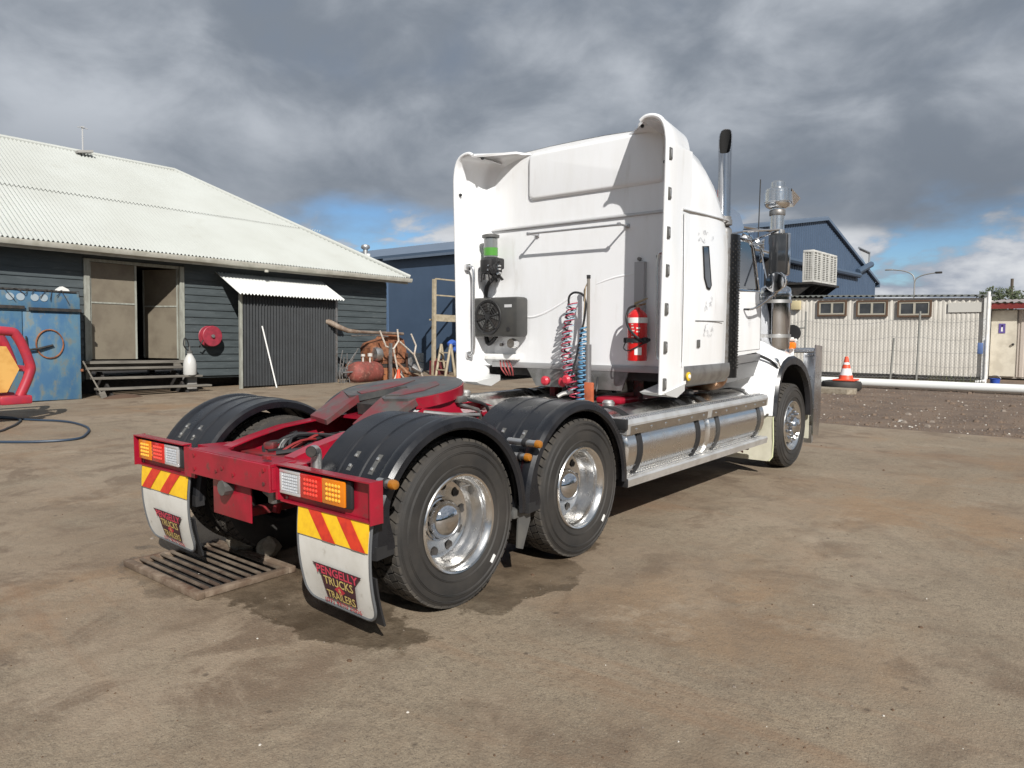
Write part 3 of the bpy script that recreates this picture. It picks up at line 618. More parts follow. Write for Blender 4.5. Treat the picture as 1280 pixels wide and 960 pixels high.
for k, (v_, h_) in enumerate(((11.45, 1.2), (11.62, 0.9), (11.8, 1.05))):
    pass
sc_ = tilt_empty('wire_scrap', (-14.9, 11.6, 0), 'thin bent wire scrap heaped between the lean-to and the red tank', 'scrap')
ws = MB()
for k in range(10):
    a = 11.35+random.random()*0.5; ws.tube(bez([(-15.0+random.random()*0.3, a, -0.05), (-14.9, a+random.uniform(-0.2, 0.35), 0.5+random.random()*0.3), (-14.9, a+random.uniform(0, 0.6), 0.3+random.random()*0.9)], 4), 0.016, 5)
ws.tube([(-14.7, 11.3, 0.42), (-14.6, 12.0, 0.45)], 0.03, 6)
ws.build('wire', steel, sc_)
heap = tilt_empty('scrap_heap', (-15.1, 12.8, 0), 'low heap of rusty brown machine parts round the red tank and the rusty housing', 'scrap')
rnd = random.Random(31)
hm = [rust, M('rust_dark', (0.07, 0.032, 0.02), 0.9), M('rust_pale', (0.30, 0.17, 0.10), 0.85, c2=(0.2, 0.09, 0.05), ns=9), steel]
for k in range(34):
    v_ = rnd.uniform(11.7, 14.7); zz = rnd.uniform(-0.05, 0.55)*(1 if v_ < 12.6 else 1.4); xx = rnd.uniform(-15.35, -14.6)
    if rnd.random() < 0.5:
        MB().box((xx, v_, zz), (rnd.uniform(0.1, 0.3), rnd.uniform(0.12, 0.45), rnd.uniform(0.06, 0.25)), Matrix.Rotation(rnd.random()*3, 3, (rnd.random(), rnd.random(), 1)), 0.02).build('rusty_part', hm[k % 4], heap)
    else:
        d_ = Vector((rnd.uniform(-.2, .2), rnd.gauss(0, 1), rnd.uniform(-0.5, 0.7))).normalized()*rnd.uniform(0.2, 0.5)
        MB().tube([Vector((xx, v_, zz))-d_, Vector((xx, v_, zz))+d_], rnd.uniform(0.02, 0.07), 8).build('rusty_rod', hm[(k+1) % 4], heap)
# tall platform frame and step ladder
tim = M('pale_timber', (0.40, 0.34, 0.24), 0.7, c2=(0.3, 0.25, 0.17), ns=6)
pf = tilt_empty('platform_frame', (-15.8, 16.9, 0), 'tall pale narrow work platform frame with top guard rails against the blue shed', 'platform')
for v_, zt, nm in ((16.42, 3.82, 'upright'), (17.75, 3.86, 'upright')):
    MB().span((-15.85, v_-0.07, -0.4), (-15.75, v_+0.07, zt)).build(nm, tim, pf)
for z_, th in ((3.84, 0.05), (3.22, 0.05), (2.36, 0.26)):
    MB().span((-15.84, 16.495, z_-th/2), (-15.76, 17.675, z_+th/2)).build('rail' if th < 0.1 else 'platform_edge', tim, pf)
MB().span((-16.15, 16.5, 2.26), (-15.85, 17.7, 2.32)).build('deck', tim, pf)
ld = tilt_empty('step_ladder', (-15.2, 16.6, -0.2), 'pale A shaped step ladder standing below the tall platform frame', 'step ladder')
for x0, x1 in ((-15.4, -15.4), (-14.9, -14.9)):
    for v_, s in ((16.05, 'leg'), (16.75, 'leg')):
        MB().tube([(x0, 16.42, 1.36), (x0, v_, -0.25)], 0.05, 6).build(s, tim, ld)
for k in range(4):
    t = (k+1)/5; MB().span((-15.4, lerp(16.42, 16.05, t)-0.05, lerp(1.36, -0.25, t)-0.02), (-14.9, lerp(16.42, 16.05, t)+0.05, lerp(1.36, -0.25, t)+0.02)).build('step', tim, ld)
tilt_one(MB().tube(bez([(-15.1, 16.5, 1.30), (-15.1, 16.7, 1.42), (-15.1, 16.9, 1.30), (-15.1, 16.85, 1.05)], 4), [0.05]+[0.12]*11+[0.05], 8), 'blue_cloth', M('blue_rag', (0.03, 0.09, 0.36), 0.8), (-15.1, 16.7, 1.3), 'bright blue rag hung over the top of the step ladder', 'cloth')
tilt_one(MB().prism([(16.35, -0.2), (16.4, 0.7), (16.7, 0.8), (17.0, 0.55), (17.1, -0.2)], 'X', -16.0, -15.6), 'red_drum_scrap', M('dull_red_scrap', (0.16, 0.02, 0.025), 0.7, c2=(0.07, 0.02, 0.02), ns=4), (-15.8, 16.7, 0), 'dull red scrap piece on the ground behind the step ladder', 'scrap')
ck = tilt_empty('crate_stack', (-17.4, 16.5, 0), 'stack of black plastic crates against the foot of the blue shed', 'crates')
for j in range(3):
    for i in range(3):
        MB().span((-17.7, 15.7+i*0.52, -0.2+j*0.40), (-17.2, 16.2+i*0.52, 0.18+j*0.40), 0.02).build('crate', M('black_crate', (0.022, 0.026, 0.03), 0.5, c2=(0.05, 0.055, 0.06), ns=10), ck)

# ------------------------------------------------------------------ red and yellow machine at the left edge
mc = empty('yellow_drum_machine', (-11.5, 0.3, 0), 'yellow drum machine in a red tube frame in front of the blue cabinet', 'machine')
mred = M('machine_red', (0.32, 0.026, 0.048), 0.4, c2=(0.40, 0.025, 0.04), ns=6, coat=0.2); myel = M('machine_yellow', (0.62, 0.36, 0.10), 0.5, c2=(0.50, 0.26, 0.06), ns=3, coat=0.2)
for xx in (-11.3, -12.3):
    MB().tube(bez([(xx, -1.6, 1.66), (xx, 0.2, 1.70), (xx, 1.18, 1.68), (xx, 1.40, 1.58), (xx, 1.58, 1.08), (xx, 1.56, 0.86), (xx, 1.40, 0.48)], 6), 0.085, 12).build('frame_tube', mred, mc)
for v_ in (1.52,): MB().tube([(-11.3, v_, 0.98), (-12.3, v_, 0.98)], 0.06, 8).build('cross_tube', mred, mc)
MB().span((-11.50, 1.05, 0.34), (-11.15, 1.56, 0.50), 0.03).span((-12.45, 1.05, 0.34), (-12.1, 1.56, 0.50), 0.03).build('foot', mred, mc)
MB().span((-11.45, -2.6, 0.36), (-11.2, 1.045, 0.49), 0.01).span((-12.4, -2.6, 0.36), (-12.15, 1.045, 0.49), 0.01).build('base_beam', steel, mc)
op = [(1.24, 1.40), (1.43, 0.98), (1.22, 0.56), (0.2, 0.54), (-0.5, 0.60), (-0.72, 0.98), (-0.5, 1.38), (0.2, 1.44)]
MB().prism(op, 'X', -12.2, -11.36).build('drum_housing', myel, mc, smooth=20)
MB().lathe([(0.05, -11.355), (0.62, -11.355), (0.64, -11.33), (0.58, -11.30), (0.05, -11.30)], 32, (0, 0.42, 0.98), 'X').build('drum_face', acg, mc)
MB().lathe([(0.02, -11.299), (0.2, -11.299), (0.2, -11.24), (0.02, -11.24)], 20, (0, 0.42, 0.98), 'X').build('drum_hub', dark, mc)
for v_ in (-1.0, -2.3):
    MB().lathe([(0.1, -0.11), (0.34, -0.11), (0.36, -0.07), (0.36, 0.07), (0.34, 0.11), (0.1, 0.11)], 24, (-11.05, v_, 0.36), 'X').build('wheel', tyre_m, mc)
    MB().lathe([(0.1, -0.11), (0.34, -0.11), (0.36, -0.07), (0.36, 0.07), (0.34, 0.11), (0.1, 0.11)], 24, (-12.55, v_, 0.36), 'X').build('wheel', tyre_m, mc)
hose = MB().tube(bez([(-13.4, 0.9, 0.02), (-11.45, 1.55, 0.02), (-10.79, 1.84, 0.02), (-10.15, 1.91, 0.02), (-9.28, 1.79, 0.02), (-8.55, 1.5, 0.02), (-8.05, 1.15, 0.02), (-8.25, 0.62, 0.02), (-9.0, 0.05, 0.02), (-10.2, -0.75, 0.02), (-12.0, -1.9, 0.02)], 10), 0.020, 8)
tag(hose.build('air_hose', M('dark_blue_hose', (0.025, 0.045, 0.075), 0.5), base=(-10, 1, 0)), 'long dark blue hose looping over the concrete in front of the yellow drum machine', 'hose')
tag(MB().tube(bez([(-13.5, 0.9, 0.02), (-12.3, 1.40, 0.02), (-11.6, 1.46, 0.02), (-11.0, 1.26, 0.02), (-10.4, 0.95, 0.02), (-9.9, 0.55, 0.02), (-10.2, -0.2, 0.02), (-11.4, -1.5, 0.02)], 8), 0.02, 8).build('coiled_hose', M('grey_hose', (0.05, 0.055, 0.06), 0.5), base=(-12, 1, 0)), 'short inner loop of dark hose beside the yellow drum machine', 'hose')

# ------------------------------------------------------------------ blue sheds behind
bclad = M('blue_cladding', (0.050, 0.080, 0.130), 0.5, c2=(0.056, 0.088, 0.142), ns=1.2)
bclad2 = M('blue_cladding_long', (0.066, 0.112, 0.190), 0.5, c2=(0.072, 0.120, 0.20), ns=1.2)
broof = M('blue_grey_roof', (0.13, 0.17, 0.23), 0.5, c2=(0.115, 0.15, 0.205), ns=2)
btrim = M('blue_trim', (0.055, 0.085, 0.13), 0.5)
def ribbed(p0, p1, z0, ztop, pitch_, depth, out, stepn=4):
    # wall of trapezoidal ribs between two plan points, ztop(t) gives the top edge
    p0 = Vector(p0); p1 = Vector(p1); L_ = (p1-p0).length; n = int(L_/pitch_); cols = []
    for i in range(n):
        for s_, d in ((0.0, 0), (0.30, 0), (0.42, 1), (0.88, 1)):
            t = (i+s_)/n; q = p0.lerp(p1, t) + Vector(out[:2])*depth*d; cols.append([(q.x, q.y, z0), (q.x, q.y, ztop(t))])
    q = p1; cols.append([(q.x, q.y, z0), (q.x, q.y, ztop(1))])
    return MB().grid(cols)
la = empty('long_blue_shed', (-24, 22, 0), 'long blue metal clad shed behind the weatherboard shed and the tall platform frame', 'shed')
ribbed((-34, 22), (-13.5, 22), -0.6, lambda t: 5.42, 0.26, 0.022, (0, -1, 0)).build('wall', bclad2, la, smooth=0)
MB().span((-34, 22.05, -0.6), (-13.5, 22.1, 5.4)).span((-13.55, 22.11, -0.6), (-13.45, 34, 5.4)).build('wall_frame', bclad, la)
cols = []
for i in range(0, 20*16+1):
    xx = -34.2 + 20.9*i/320; l_ = 0.014*math.cos(i*math.pi/2); cols.append([(xx, 21.75, 5.50+l_), (xx, 28.0, 6.9+l_)])
MB().grid(cols).build('roof', broof, la, smooth=60)
MB().span((-34.2, 21.6, 5.36), (-13.3, 21.755, 5.49)).build('gutter', btrim, la)
MB().add([(-34.2, 21.76, 5.4), (-13.3, 21.76, 5.4), (-13.3, 22.3, 5.4), (-34.2, 22.3, 5.4)], [(0, 1, 2, 3)]).add([(-34.2, 28.01, 6.9), (-13.3, 28.01, 6.9), (-13.3, 34, 5.5), (-34.2, 34, 5.5)], [(0, 1, 2, 3)]).add([(-13.4, 22.1, 5.4), (-13.4, 34, 5.4), (-13.4, 28, 6.85)], [(0, 1, 2)]).build('back_roof', broof, la, smooth=0)
MB().tube([(-27.3, 22.6, 5.5), (-27.3, 22.6, 6.12)], 0.13, 12).lathe([(0.13, 6.08), (0.22, 6.12), (0.25, 6.22), (0.20, 6.32), (0.04, 6.36)], 16, (-27.3, 22.6, 0)).build('roof_vent', alu_d, la)
MB().tube([(-25.75, 21.5, 4.9), (-25.75, 21.5, 5.66)], 0.11, 8).tube([(-25.75, 21.5, -0.5), (-25.75, 21.5, 4.9)], 0.06, 8).build('downpipe', white_p, la)
# gable shed
bx = -6.5
gb = empty('blue_gable_shed', (bx, 33, 0), 'dark blue gable end shed with white evaporative coolers behind the cream block', 'shed')
YL, YA, YR = 18.3, 33.1, 42.75
ZL, ZA, ZR = 4.75, 6.95, 4.55
def gz(t):
    y = YL + (YR-YL)*t
    return lerp(ZL, ZA, (y-YL)/(YA-YL)) if y < YA else lerp(ZA, ZR, (y-YA)/(YR-YA))
ribbed((bx, YL), (bx, YR), -0.3, gz, 0.30, 0.025, (1, 0, 0)).build('gable_wall', bclad, gb, smooth=0)
MB().add([(bx-14, YR, -0.3), (bx-0.01, YR, -0.3), (bx-0.01, YR, ZR), (bx-14, YR, ZR)], [(0, 1, 2, 3)]).add([(bx-14, YL, -0.3), (bx-0.01, YL, -0.3), (bx-0.01, YL, ZL), (bx-14, YL, ZL)], [(0, 1, 2, 3)]).add([(bx-14, YL, -0.3), (bx-14, YR, -0.3), (bx-14, YR, ZR), (bx-14, YA, ZA), (bx-14, YL, ZL)], [(0, 1, 2, 3, 4)]).build('wall', bclad, gb, smooth=0)
def slope(ya, za, yb, zb, th=0.10):
    d = Vector((0, yb-ya, zb-za)).normalized(); nrm = Vector((0, -d.z, d.y)); nrm = nrm if nrm.z > 0 else -nrm
    p = [Vector((0, ya, za)), Vector((0, yb, zb)), Vector((0, yb, zb))+nrm*th, Vector((0, ya, za))+nrm*th]
    return MB().prism([(q.y, q.z) for q in p], 'X', bx-14, bx+0.12)
slope(YL-0.3, ZL-0.02, YA, ZA+0.02).build('roof', broof, gb); slope(YA+0.003, ZA+0.02, YR+0.35, ZR-0.06).build('roof', broof, gb)
MB().tube([(bx+0.1, YL-0.3, ZL-0.03), (bx+0.1, YA, ZA-0.01), (bx+0.1, YR+0.4, ZR-0.1)], 0.09, 4).build('barge_flashing', M('barge_blue', (0.10, 0.14, 0.20), 0.5), gb)
MB().tube([(bx+0.15, 24, 4.62), (bx+0.15, 38.8, 4.62)], 0.14, 8).build('wall_duct', btrim, gb)
MB().span((bx-13.5, YR+0.35, ZR-0.35), (bx+0.14, YR+0.6, ZR-0.08)).build('gutter', btrim, gb)
MB().tube([(bx+0.10, 38.6, 4.8), (bx+0.20, 40.9, 5.35)], 0.17, 8).build('flue', btrim, gb)
sf = M('sign_frame_grey', (0.22, 0.24, 0.26), 0.5)
MB().tube([(bx+0.05, 38.9, 6.10), (bx+0.05, 41.1, 6.02), (bx+0.05, 41.1, 5.0)], 0.06, 6).build('roof_bracket', sf, gb)
MB().add([(bx+0.02, 39.0, 6.06), (bx+0.02, 41.05, 5.98), (bx+0.02, 41.05, 5.1)], [(0, 1, 2)]).build('bracket_panel', M('pale_panel', (0.42, 0.44, 0.46), 0.6), gb, smooth=0)
cool_m = M('cooler_white', (0.58, 0.57, 0.53), 0.5, c2=(0.48, 0.47, 0.43), ns=4)
cool_d = M('cooler_pad', (0.28, 0.275, 0.25), 0.8)
for k in range(3):
    y0 = 26.40 + k*1.06; yw = 0.97
    c_ = empty('evaporative_cooler', (bx+1.1, y0+0.5, 3.6), ['white louvred cooler box nearest the cab, leftmost of three on the blue gable wall', 'middle one of three white louvred cooler boxes on the blue gable wall', 'rightmost of three white louvred cooler boxes on the blue gable wall'][k], 'air cooler', 'coolers on the blue gable wall')
    X0, X1 = bx+1.18, bx+1.6; ZB, ZT = 3.60+0.0*k, 4.84
    MB().span((X0+0.04, y0+0.04, ZB+0.06), (X1-0.04, y0+yw-0.04, ZT-0.06)).build('pad', cool_d, c_)
    m_ = MB()
    m_.span((X0, y0, ZB), (X1, y0+yw, ZB+0.08)).span((X0, y0, ZT-0.10), (X1, y0+yw, ZT), 0.02)
    for a in (X0, X1-0.07):
        for b_ in (y0, y0+yw-0.07): m_.span((a, b_, ZB+0.081), (a+0.07, b_+0.07, ZT-0.101))
    m_.build('cabinet', cool_m, c_)
    lv = MB()
    for j in range(14):
        z_ = ZB+0.10 + j*0.072; lv.span((X0+0.075, y0+0.005, z_), (X1-0.075, y0+0.03, z_+0.034)); lv.span((X1-0.03, y0+0.075, z_), (X1-0.004, y0+yw*0.45, z_+0.03)); lv.span((X1-0.03, y0+yw*0.55, z_), (X1-0.004, y0+yw-0.075, z_+0.03))
    lv.span((X1-0.034, y0+yw*0.45, ZB+0.085), (X1-0.002, y0+yw*0.55, ZT-0.105))
    for j in range(3): lv.span((X0+0.10+j*0.10, y0-0.002, ZB+0.09), (X0+0.12+j*0.10, y0+0.025, ZT-0.105))
    lv.build('louvre', cool_m, c_)['kind'] = 'stuff'
bk = empty('cooler_platform', (bx+0.9, 28.0, 3.5), 'dark bracket platform and ducts under the white coolers on the blue gable wall', 'platform')
m_ = MB().span((bx+0.05, 26.2, 3.50), (bx+1.65, 29.7, 3.58))
for k in range(4): m_.prism([(bx+0.05, 2.3), (bx+0.05, 3.49), (bx+1.6, 3.49)], 'Y', 26.3+k*1.05, 26.36+k*1.05)
m_.span((bx+0.04, 25.4, 2.7), (bx+0.6, 26.15, 4.55)); m_.build('bracket', dark, bk)
MB().span((bx+0.1, 26.5, 2.4), (bx+1.0, 29.3, 3.48), 0.1).build('duct', dark, bk)

# ------------------------------------------------------------------ cream amenities block behind the chain fence
cw = M('cream_ribbed_wall', (0.64, 0.61, 0.55), 0.6, c2=(0.58, 0.55, 0.49), ns=1.3, c3=(0.50, 0.47, 0.42), ns3=3, lo3=0.6, hi3=0.8)
wb = empty('cream_amenities_block', (-2, 25.2, 0), 'long low cream ribbed metal building with three sliding windows behind the mesh fence', 'building')
ztop = lambda t: lerp(2.93, 2.76, t)
ribbed((-6.2, 25.2), (0.92, 25.2), 0.16, ztop, 0.135, 0.010, (0, -1, 0)).build('wall', cw, wb, smooth=0)
MB().span((-6.2, 25.235, 0.1), (0.92, 27.6, 2.74)).build('wall_core', cw, wb)
cols = []
nn = 38
for i in range(nn*4+1):
    t = i/(nn*4); l_ = 0.05*(1 if i % 4 in (1, 2) else 0); cols.append([(lerp(-6.4, 1.0, t), 25.07, lerp(2.99, 2.80, t)+l_), (lerp(-6.4, 1.0, t), 27.9, lerp(3.12, 2.93, t)+l_)])
MB().shell(cols, 0.012).build('roof', M('dark_green_grey_roof', (0.10, 0.105, 0.095), 0.6), wb, smooth=30)
MB().span((-6.25, 25.12, 0.02), (0.95, 25.23, 0.14)).build('base_rail', dark, wb)
MB().span((0.925, 25.10, 0.1), (1.10, 25.3, 2.80)).build('corner_trim', white_p, wb)
wfr = M('brown_window_trim', (0.11, 0.065, 0.04), 0.6); sash_m = M('cream_sash', (0.40, 0.375, 0.31), 0.5); pane_m = M('window_pane', (0.045, 0.05, 0.055), 0.12, c2=(0.075, 0.08, 0.085), ns=2)
for (x0, x1, zt) in ((-4.27, -3.36, 2.74), (-2.92, -2.00, 2.71), (-1.58, -0.64, 2.68)):
    zb = zt-0.46
    wo = MB(); 
    for a, b_ in (((x0-0.06, zb-0.06), (x1+0.06, zb)), ((x0-0.06, zt), (x1+0.06, zt+0.06)), ((x0-0.06, zb+0.001), (x0, zt-0.001)), ((x1, zb+0.001), (x1+0.06, zt-0.001))):
        wo.span((a[0], 25.11, a[1]), (b_[0], 25.165, b_[1]))
    wo = wo.build('window', wfr, wb)
    s_ = MB(); xm = (x0+x1)/2
    for a, b_ in (((x0+0.001, zb+0.001), (x1-0.001, zb+0.05)), ((x0+0.001, zt-0.05), (x1-0.001, zt-0.001)), ((x0+0.001, zb+0.051), (x0+0.05, zt-0.051)), ((x1-0.05, zb+0.051), (x1-0.001, zt-0.051)), ((xm-0.035, zb+0.051), (xm+0.035, zt-0.051))):
        s_.span((a[0], 25.125, a[1]), (b_[0], 25.16, b_[1]))
    s_.build('sash', sash_m, wo)
    MB().span((x0+0.05, 25.140, zb+0.05), (xm-0.035, 25.166, zt-0.05)).build('pane', pane_m, wo); MB().span((xm+0.035, 25.145, zb+0.05), (x1-0.05, 25.166, zt-0.05)).build('pane', pane_m, wo)
MB().span((-5.28, 25.02, 2.48), (-4.93, 25.16, 2.82), 0.02).build('vent_box', M('beige_box', (0.55, 0.47, 0.28), 0.5), wb)
MB().span((-0.1, 25.155, 2.30), (0.88, 25.166, 2.62)).build('patch_panel', M('patch_cream', (0.55, 0.535, 0.49), 0.6), wb)
pl_ = empty('white_pole', (1.28, 23.0, 0), 'tall white pipe pole with small blue box at the right end of the mesh fence', 'pole')
MB().tube([(1.28, 23.0, 0), (1.28, 23.0, 2.86)], 0.045, 10).build('pipe', white_p, pl_)
MB().tube([(1.22, 23.02, 0), (1.22, 23.02, 1.4)], 0.03, 8).tube([(1.28, 22.95, 0.16), (1.05, 22.9, 0.12)], 0.05, 8).build('thin_pipe', white_p, pl_)
MB().span((1.06, 22.86, 0.98), (1.2, 22.98, 1.32), 0.02).build('meter', M('blue_meter', (0.10, 0.16, 0.34), 0.5), pl_)
# fence
fm = M('galvanised_wire', (0.30, 0.30, 0.29), 0.5, 0.4)
fn = empty('chain_mesh_fence', (-1.5, 23, 0), 'chain mesh fence with thin grey posts in front of the cream block', 'fence')
m_ = MB(); FX0, FX1, FH = -6.5, 1.25, 1.95
def ww(p, q, w_=0.0022):
    p = Vector(p); q = Vector(q); d = (q-p).normalized(); s_ = Vector((0, 1, 0)).cross(d)*w_
    m_.add([p-s_, q-s_, q+s_, p+s_], [(0, 1, 2, 3)])
k = FX0 - FH
while k < FX1:
    for sg in (1, -1):
        a, b_ = (k, k+FH) if sg > 0 else (k+FH, k)
        za, zb = 0.12, 0.12+FH
        p = [a, za, b_, zb]
        # clip to the fence length
        def cl(x, xa, za_, xb, zb_): return za_ + (zb_-za_)*(x-xa)/(xb-xa)
        xa, za_, xb, zb_ = a, za, b_, zb
        if min(xa, xb) < FX0:
            z_ = cl(FX0, xa, za_, xb, zb_)
            if xa < FX0: xa, za_ = FX0, z_
            else: xb, zb_ = FX0, z_
        if max(xa, xb) > FX1:
            z_ = cl(FX1, xa, za_, xb, zb_)
            if xa > FX1: xa, za_ = FX1, z_
            else: xb, zb_ = FX1, z_
        if zb_ > za_ + 0.02: ww((xa, 23.0 + 0.004*sg, za_), (xb, 23.0 + 0.004*sg, zb_))
    k += 0.105
tag(m_.build('mesh', fm, fn, smooth=0, weld=False), kind='stuff')
for zz, sg in ((2.03, 0.14), (1.5, 0.16), (1.05, 0.10), (0.62, 0.12), (0.2, 0.04)):
    pts = []
    xs_ = [-6.5, -4.05, -1.28, -0.55, 1.25]
    for a, b_ in zip(xs_[:-1], xs_[1:]):
        for i in range(8): t = i/8; pts.append((lerp(a, b_, t), 22.985, zz - sg*4*t*(1-t)*min(1, (b_-a)/2.6)))
    pts.append((1.25, 22.985, zz)); MB().tube(pts, 0.006, 4).build('strand', fm, fn)
pm = M('post_grey', (0.25, 0.25, 0.23), 0.6, 0.3)
for a, b_ in (((-4.05, 0), (-4.05, 2.35)), ((-1.33, 0), (-1.25, 1.45)), ((-0.57, 0), (-0.53, 2.30)), ((-6.5, 0), (-6.5, 2.2))):
    MB().tube([(a[0], 22.96, 0), (b_[0], 22.96, b_[1])], 0.032, 8).build('post', pm, fn)
MB().tube([(-4.5, 22.96, 1.78), (-4.05, 22.96, 1.78)], 0.025, 6).build('rail', pm, fn)
weed = MB()
for i in range(700):
    wx = random.uniform(-5.5, 1.6); wy = random.gauss(23.0, 0.35); h_ = random.uniform(0.05, 0.28)*(1.6 if -0.3 < wx < 1.3 else 0.8); a = random.random()*6.28; lx, ly = math.cos(a)*0.015, math.sin(a)*0.015
    weed.add([(wx-lx, wy-ly, 0), (wx+lx, wy+ly, 0), (wx+random.gauss(0, 0.07), wy+random.gauss(0, 0.07), h_)], [(0, 1, 2)])
tag(weed.build('dry_weeds', M('dry_weed', (0.11, 0.095, 0.06), 0.9, c2=(0.07, 0.085, 0.04), ns=2), smooth=0, weld=False), kind='stuff')
# long white pipe, kerb piece, tyre and cone
tag(MB().tube([(-4.2, 20.15, 0.155), (14, 20.0, 0.135)], 0.125, 16).build('water_pipe', M('white_pvc', (0.72, 0.74, 0.72), 0.4), base=(0, 20.1, 0)), 'long thick white plastic pipe lying on the gravel', 'pipe')
tag(MB().tube([(-2.4, 21.9, 0.1), (0.6, 21.8, 0.1)], 0.045, 8).build('thin_pipe', M('white_pvc2', (0.66, 0.66, 0.62), 0.4), base=(0, 21.9, 0)), 'thin pale pipe lying behind the thick white pipe by the fence', 'pipe')
kb = [(-2.75 + 1.9*t + 0.0, 17.6+0.10*math.sin(7*t), 0) for t in (0, .2, .4, .6, .8, 1)]
tag(MB().prism([(-2.9, 17.35), (-1.15, 17.30), (-0.98, 17.5), (-1.05, 17.9), (-2.8, 18.1), (-2.95, 17.8)], 'Z', 0, 0.13).build('kerb_block', rub_m, base=(-2, 17.6, 0)), 'low broken concrete slab on the gravel in front of the tyre and cone', 'slab')
tag(MB().lathe([(0.26, 0.02), (0.40, 0.0), (0.50, 0.02), (0.53, 0.07), (0.53, 0.20), (0.50, 0.25), (0.40, 0.27), (0.26, 0.25)], 32, (-1.68, 18.75, 0.0), 'Z', False).build('old_tyre', tyre_m, base=(-1.68, 18.75, 0)), 'black tyre lying flat under the traffic cone beside the white pipe', 'tyre')
cn = empty('traffic_cone', (-1.58, 18.80, 0.27), 'orange traffic cone with white collar standing on the flat tyre', 'traffic cone')
MB().span((-1.87, 18.51, 0.272), (-1.29, 19.09, 0.315), 0.02).lathe([(0.20, 0.316), (0.165, 0.43)], 24, (-1.58, 18.80, 0), cap=False).build('cone_base', orange, cn)
MB().lathe([(0.165, 0.43), (0.118, 0.62)], 24, (-1.58, 18.80, 0), cap=False).build('collar', refl, cn)
MB().lathe([(0.118, 0.62), (0.09, 0.73)], 24, (-1.58, 18.80, 0), cap=False).build('cone_body', orange, cn)
MB().lathe([(0.09, 0.73), (0.075, 0.79)], 24, (-1.58, 18.80, 0), cap=False).build('collar', refl, cn)
MB().lathe([(0.075, 0.79), (0.045, 0.95), (0.02, 0.955)], 24, (-1.58, 18.80, 0)).build('cone_tip', orange, cn)
# right hand building
rb = empty('cream_hut', (3, 27, 0), 'cream hut with dark red eave and a purple sign on its door', 'building')
rw = M('hut_wall', (0.46, 0.42, 0.36), 0.6, c2=(0.38, 0.34, 0.29), ns=2)
ribbed((1.72, 27.0), (10, 27.0), 0.1, lambda t: 2.42, 0.2, 0.03, (0, -1, 0)).build('wall', M('hut_wall_pink', (0.46, 0.405, 0.355), 0.6), rb, smooth=0)
MB().span((0.3, 27.02, 0.05), (10, 30, 2.42)).build('wall_core', rw, rb)
dr = MB().span((0.95, 26.94, 0.12), (1.68, 27.0, 2.38)).build('door', M('hut_door', (0.60, 0.56, 0.47), 0.5, c2=(0.5, 0.46, 0.38), ns=3), rb)
MB().lathe([(0.01, -0.07), (0.04, -0.06), (0.04, 0.0)], 10, (1.60, 26.94, 1.22), 'Y').build('handle', dark, dr)
sg = MB().span((1.17, 26.925, 1.60), (1.36, 26.938, 1.93)).build('sign', M('purple_sign', (0.10, 0.07, 0.26), 0.5), rb)
MB().lathe([(0.005, 0), (0.028, 0)], 12, (1.265, 26.923, 1.85), 'Y').add([(1.235, 26.923, 1.66), (1.295, 26.923, 1.66), (1.285, 26.923, 1.81), (1.245, 26.923, 1.81)], [(0, 1, 2, 3)]).build('figure_mark', M('sign_white', (0.7, 0.7, 0.7), 0.5), sg, smooth=0)
MB().span((0.9, 26.6, 2.43), (10.2, 26.75, 2.62)).build('fascia', M('dark_red_fascia', (0.17, 0.022, 0.02), 0.5), rb)
cols = []
for i in range(0, 46*4+1):
    l_ = 0.035*(1 if i % 4 in (1, 2) else 0); cols.append([(0.85+9.4*i/184, 26.55, 2.64+l_), (0.85+9.4*i/184, 30.5, 2.85+l_)])
MB().shell(cols, 0.01).build('roof', M('hut_roof', (0.28, 0.25, 0.24), 0.6), rb)
bq = empty('blue_bucket', (1.62, 22.2, 0), 'small blue bucket on the gravel by the white pole', 'bucket')
MB().lathe([(0.10, 0.01), (0.13, 0.28), (0.145, 0.29), (0.125, 0.28), (0.10, 0.03)], 18, (1.62, 22.2, 0.0)).build('bucket_body', M('bucket_blue', (0.03, 0.08, 0.38), 0.4), bq)
MB().tube([(1.62-0.14*math.cos(R(a)), 22.2, 0.28-0.10*math.sin(R(a))*-1) for a in range(0, 181, 20)], 0.008, 5).build('bucket_handle', steel, bq)
# street light far behind
sl = empty('street_light', (-11.5, 80, 0), 'grey double arm street light far behind the cream block', 'street light')
MB().tube([(-11.5, 80, 0), (-11.5, 80, 6.6)], [0.10, 0.07], 8).build('pole', fm, sl)
MB().tube(bez([(-11.5, 80, 6.5), (-11.7, 80, 7.3), (-12.5, 80, 7.75), (-13.7, 80, 7.95)], 6), 0.06, 6).build('arm', fm, sl); MB().tube(bez([(-11.5, 80, 6.5), (-11.3, 80, 7.0), (-10.6, 80, 7.3), (-9.6, 80, 7.45)], 6), 0.06, 6).build('arm', fm, sl)
MB().box((-13.9, 80, 7.95), (0.75, 0.3, 0.14), None, 0.05).build('lamp_head', fm, sl); MB().box((-9.4, 80, 7.45), (0.6, 0.3, 0.2), None, 0.05).build('lamp_head', dark, sl)
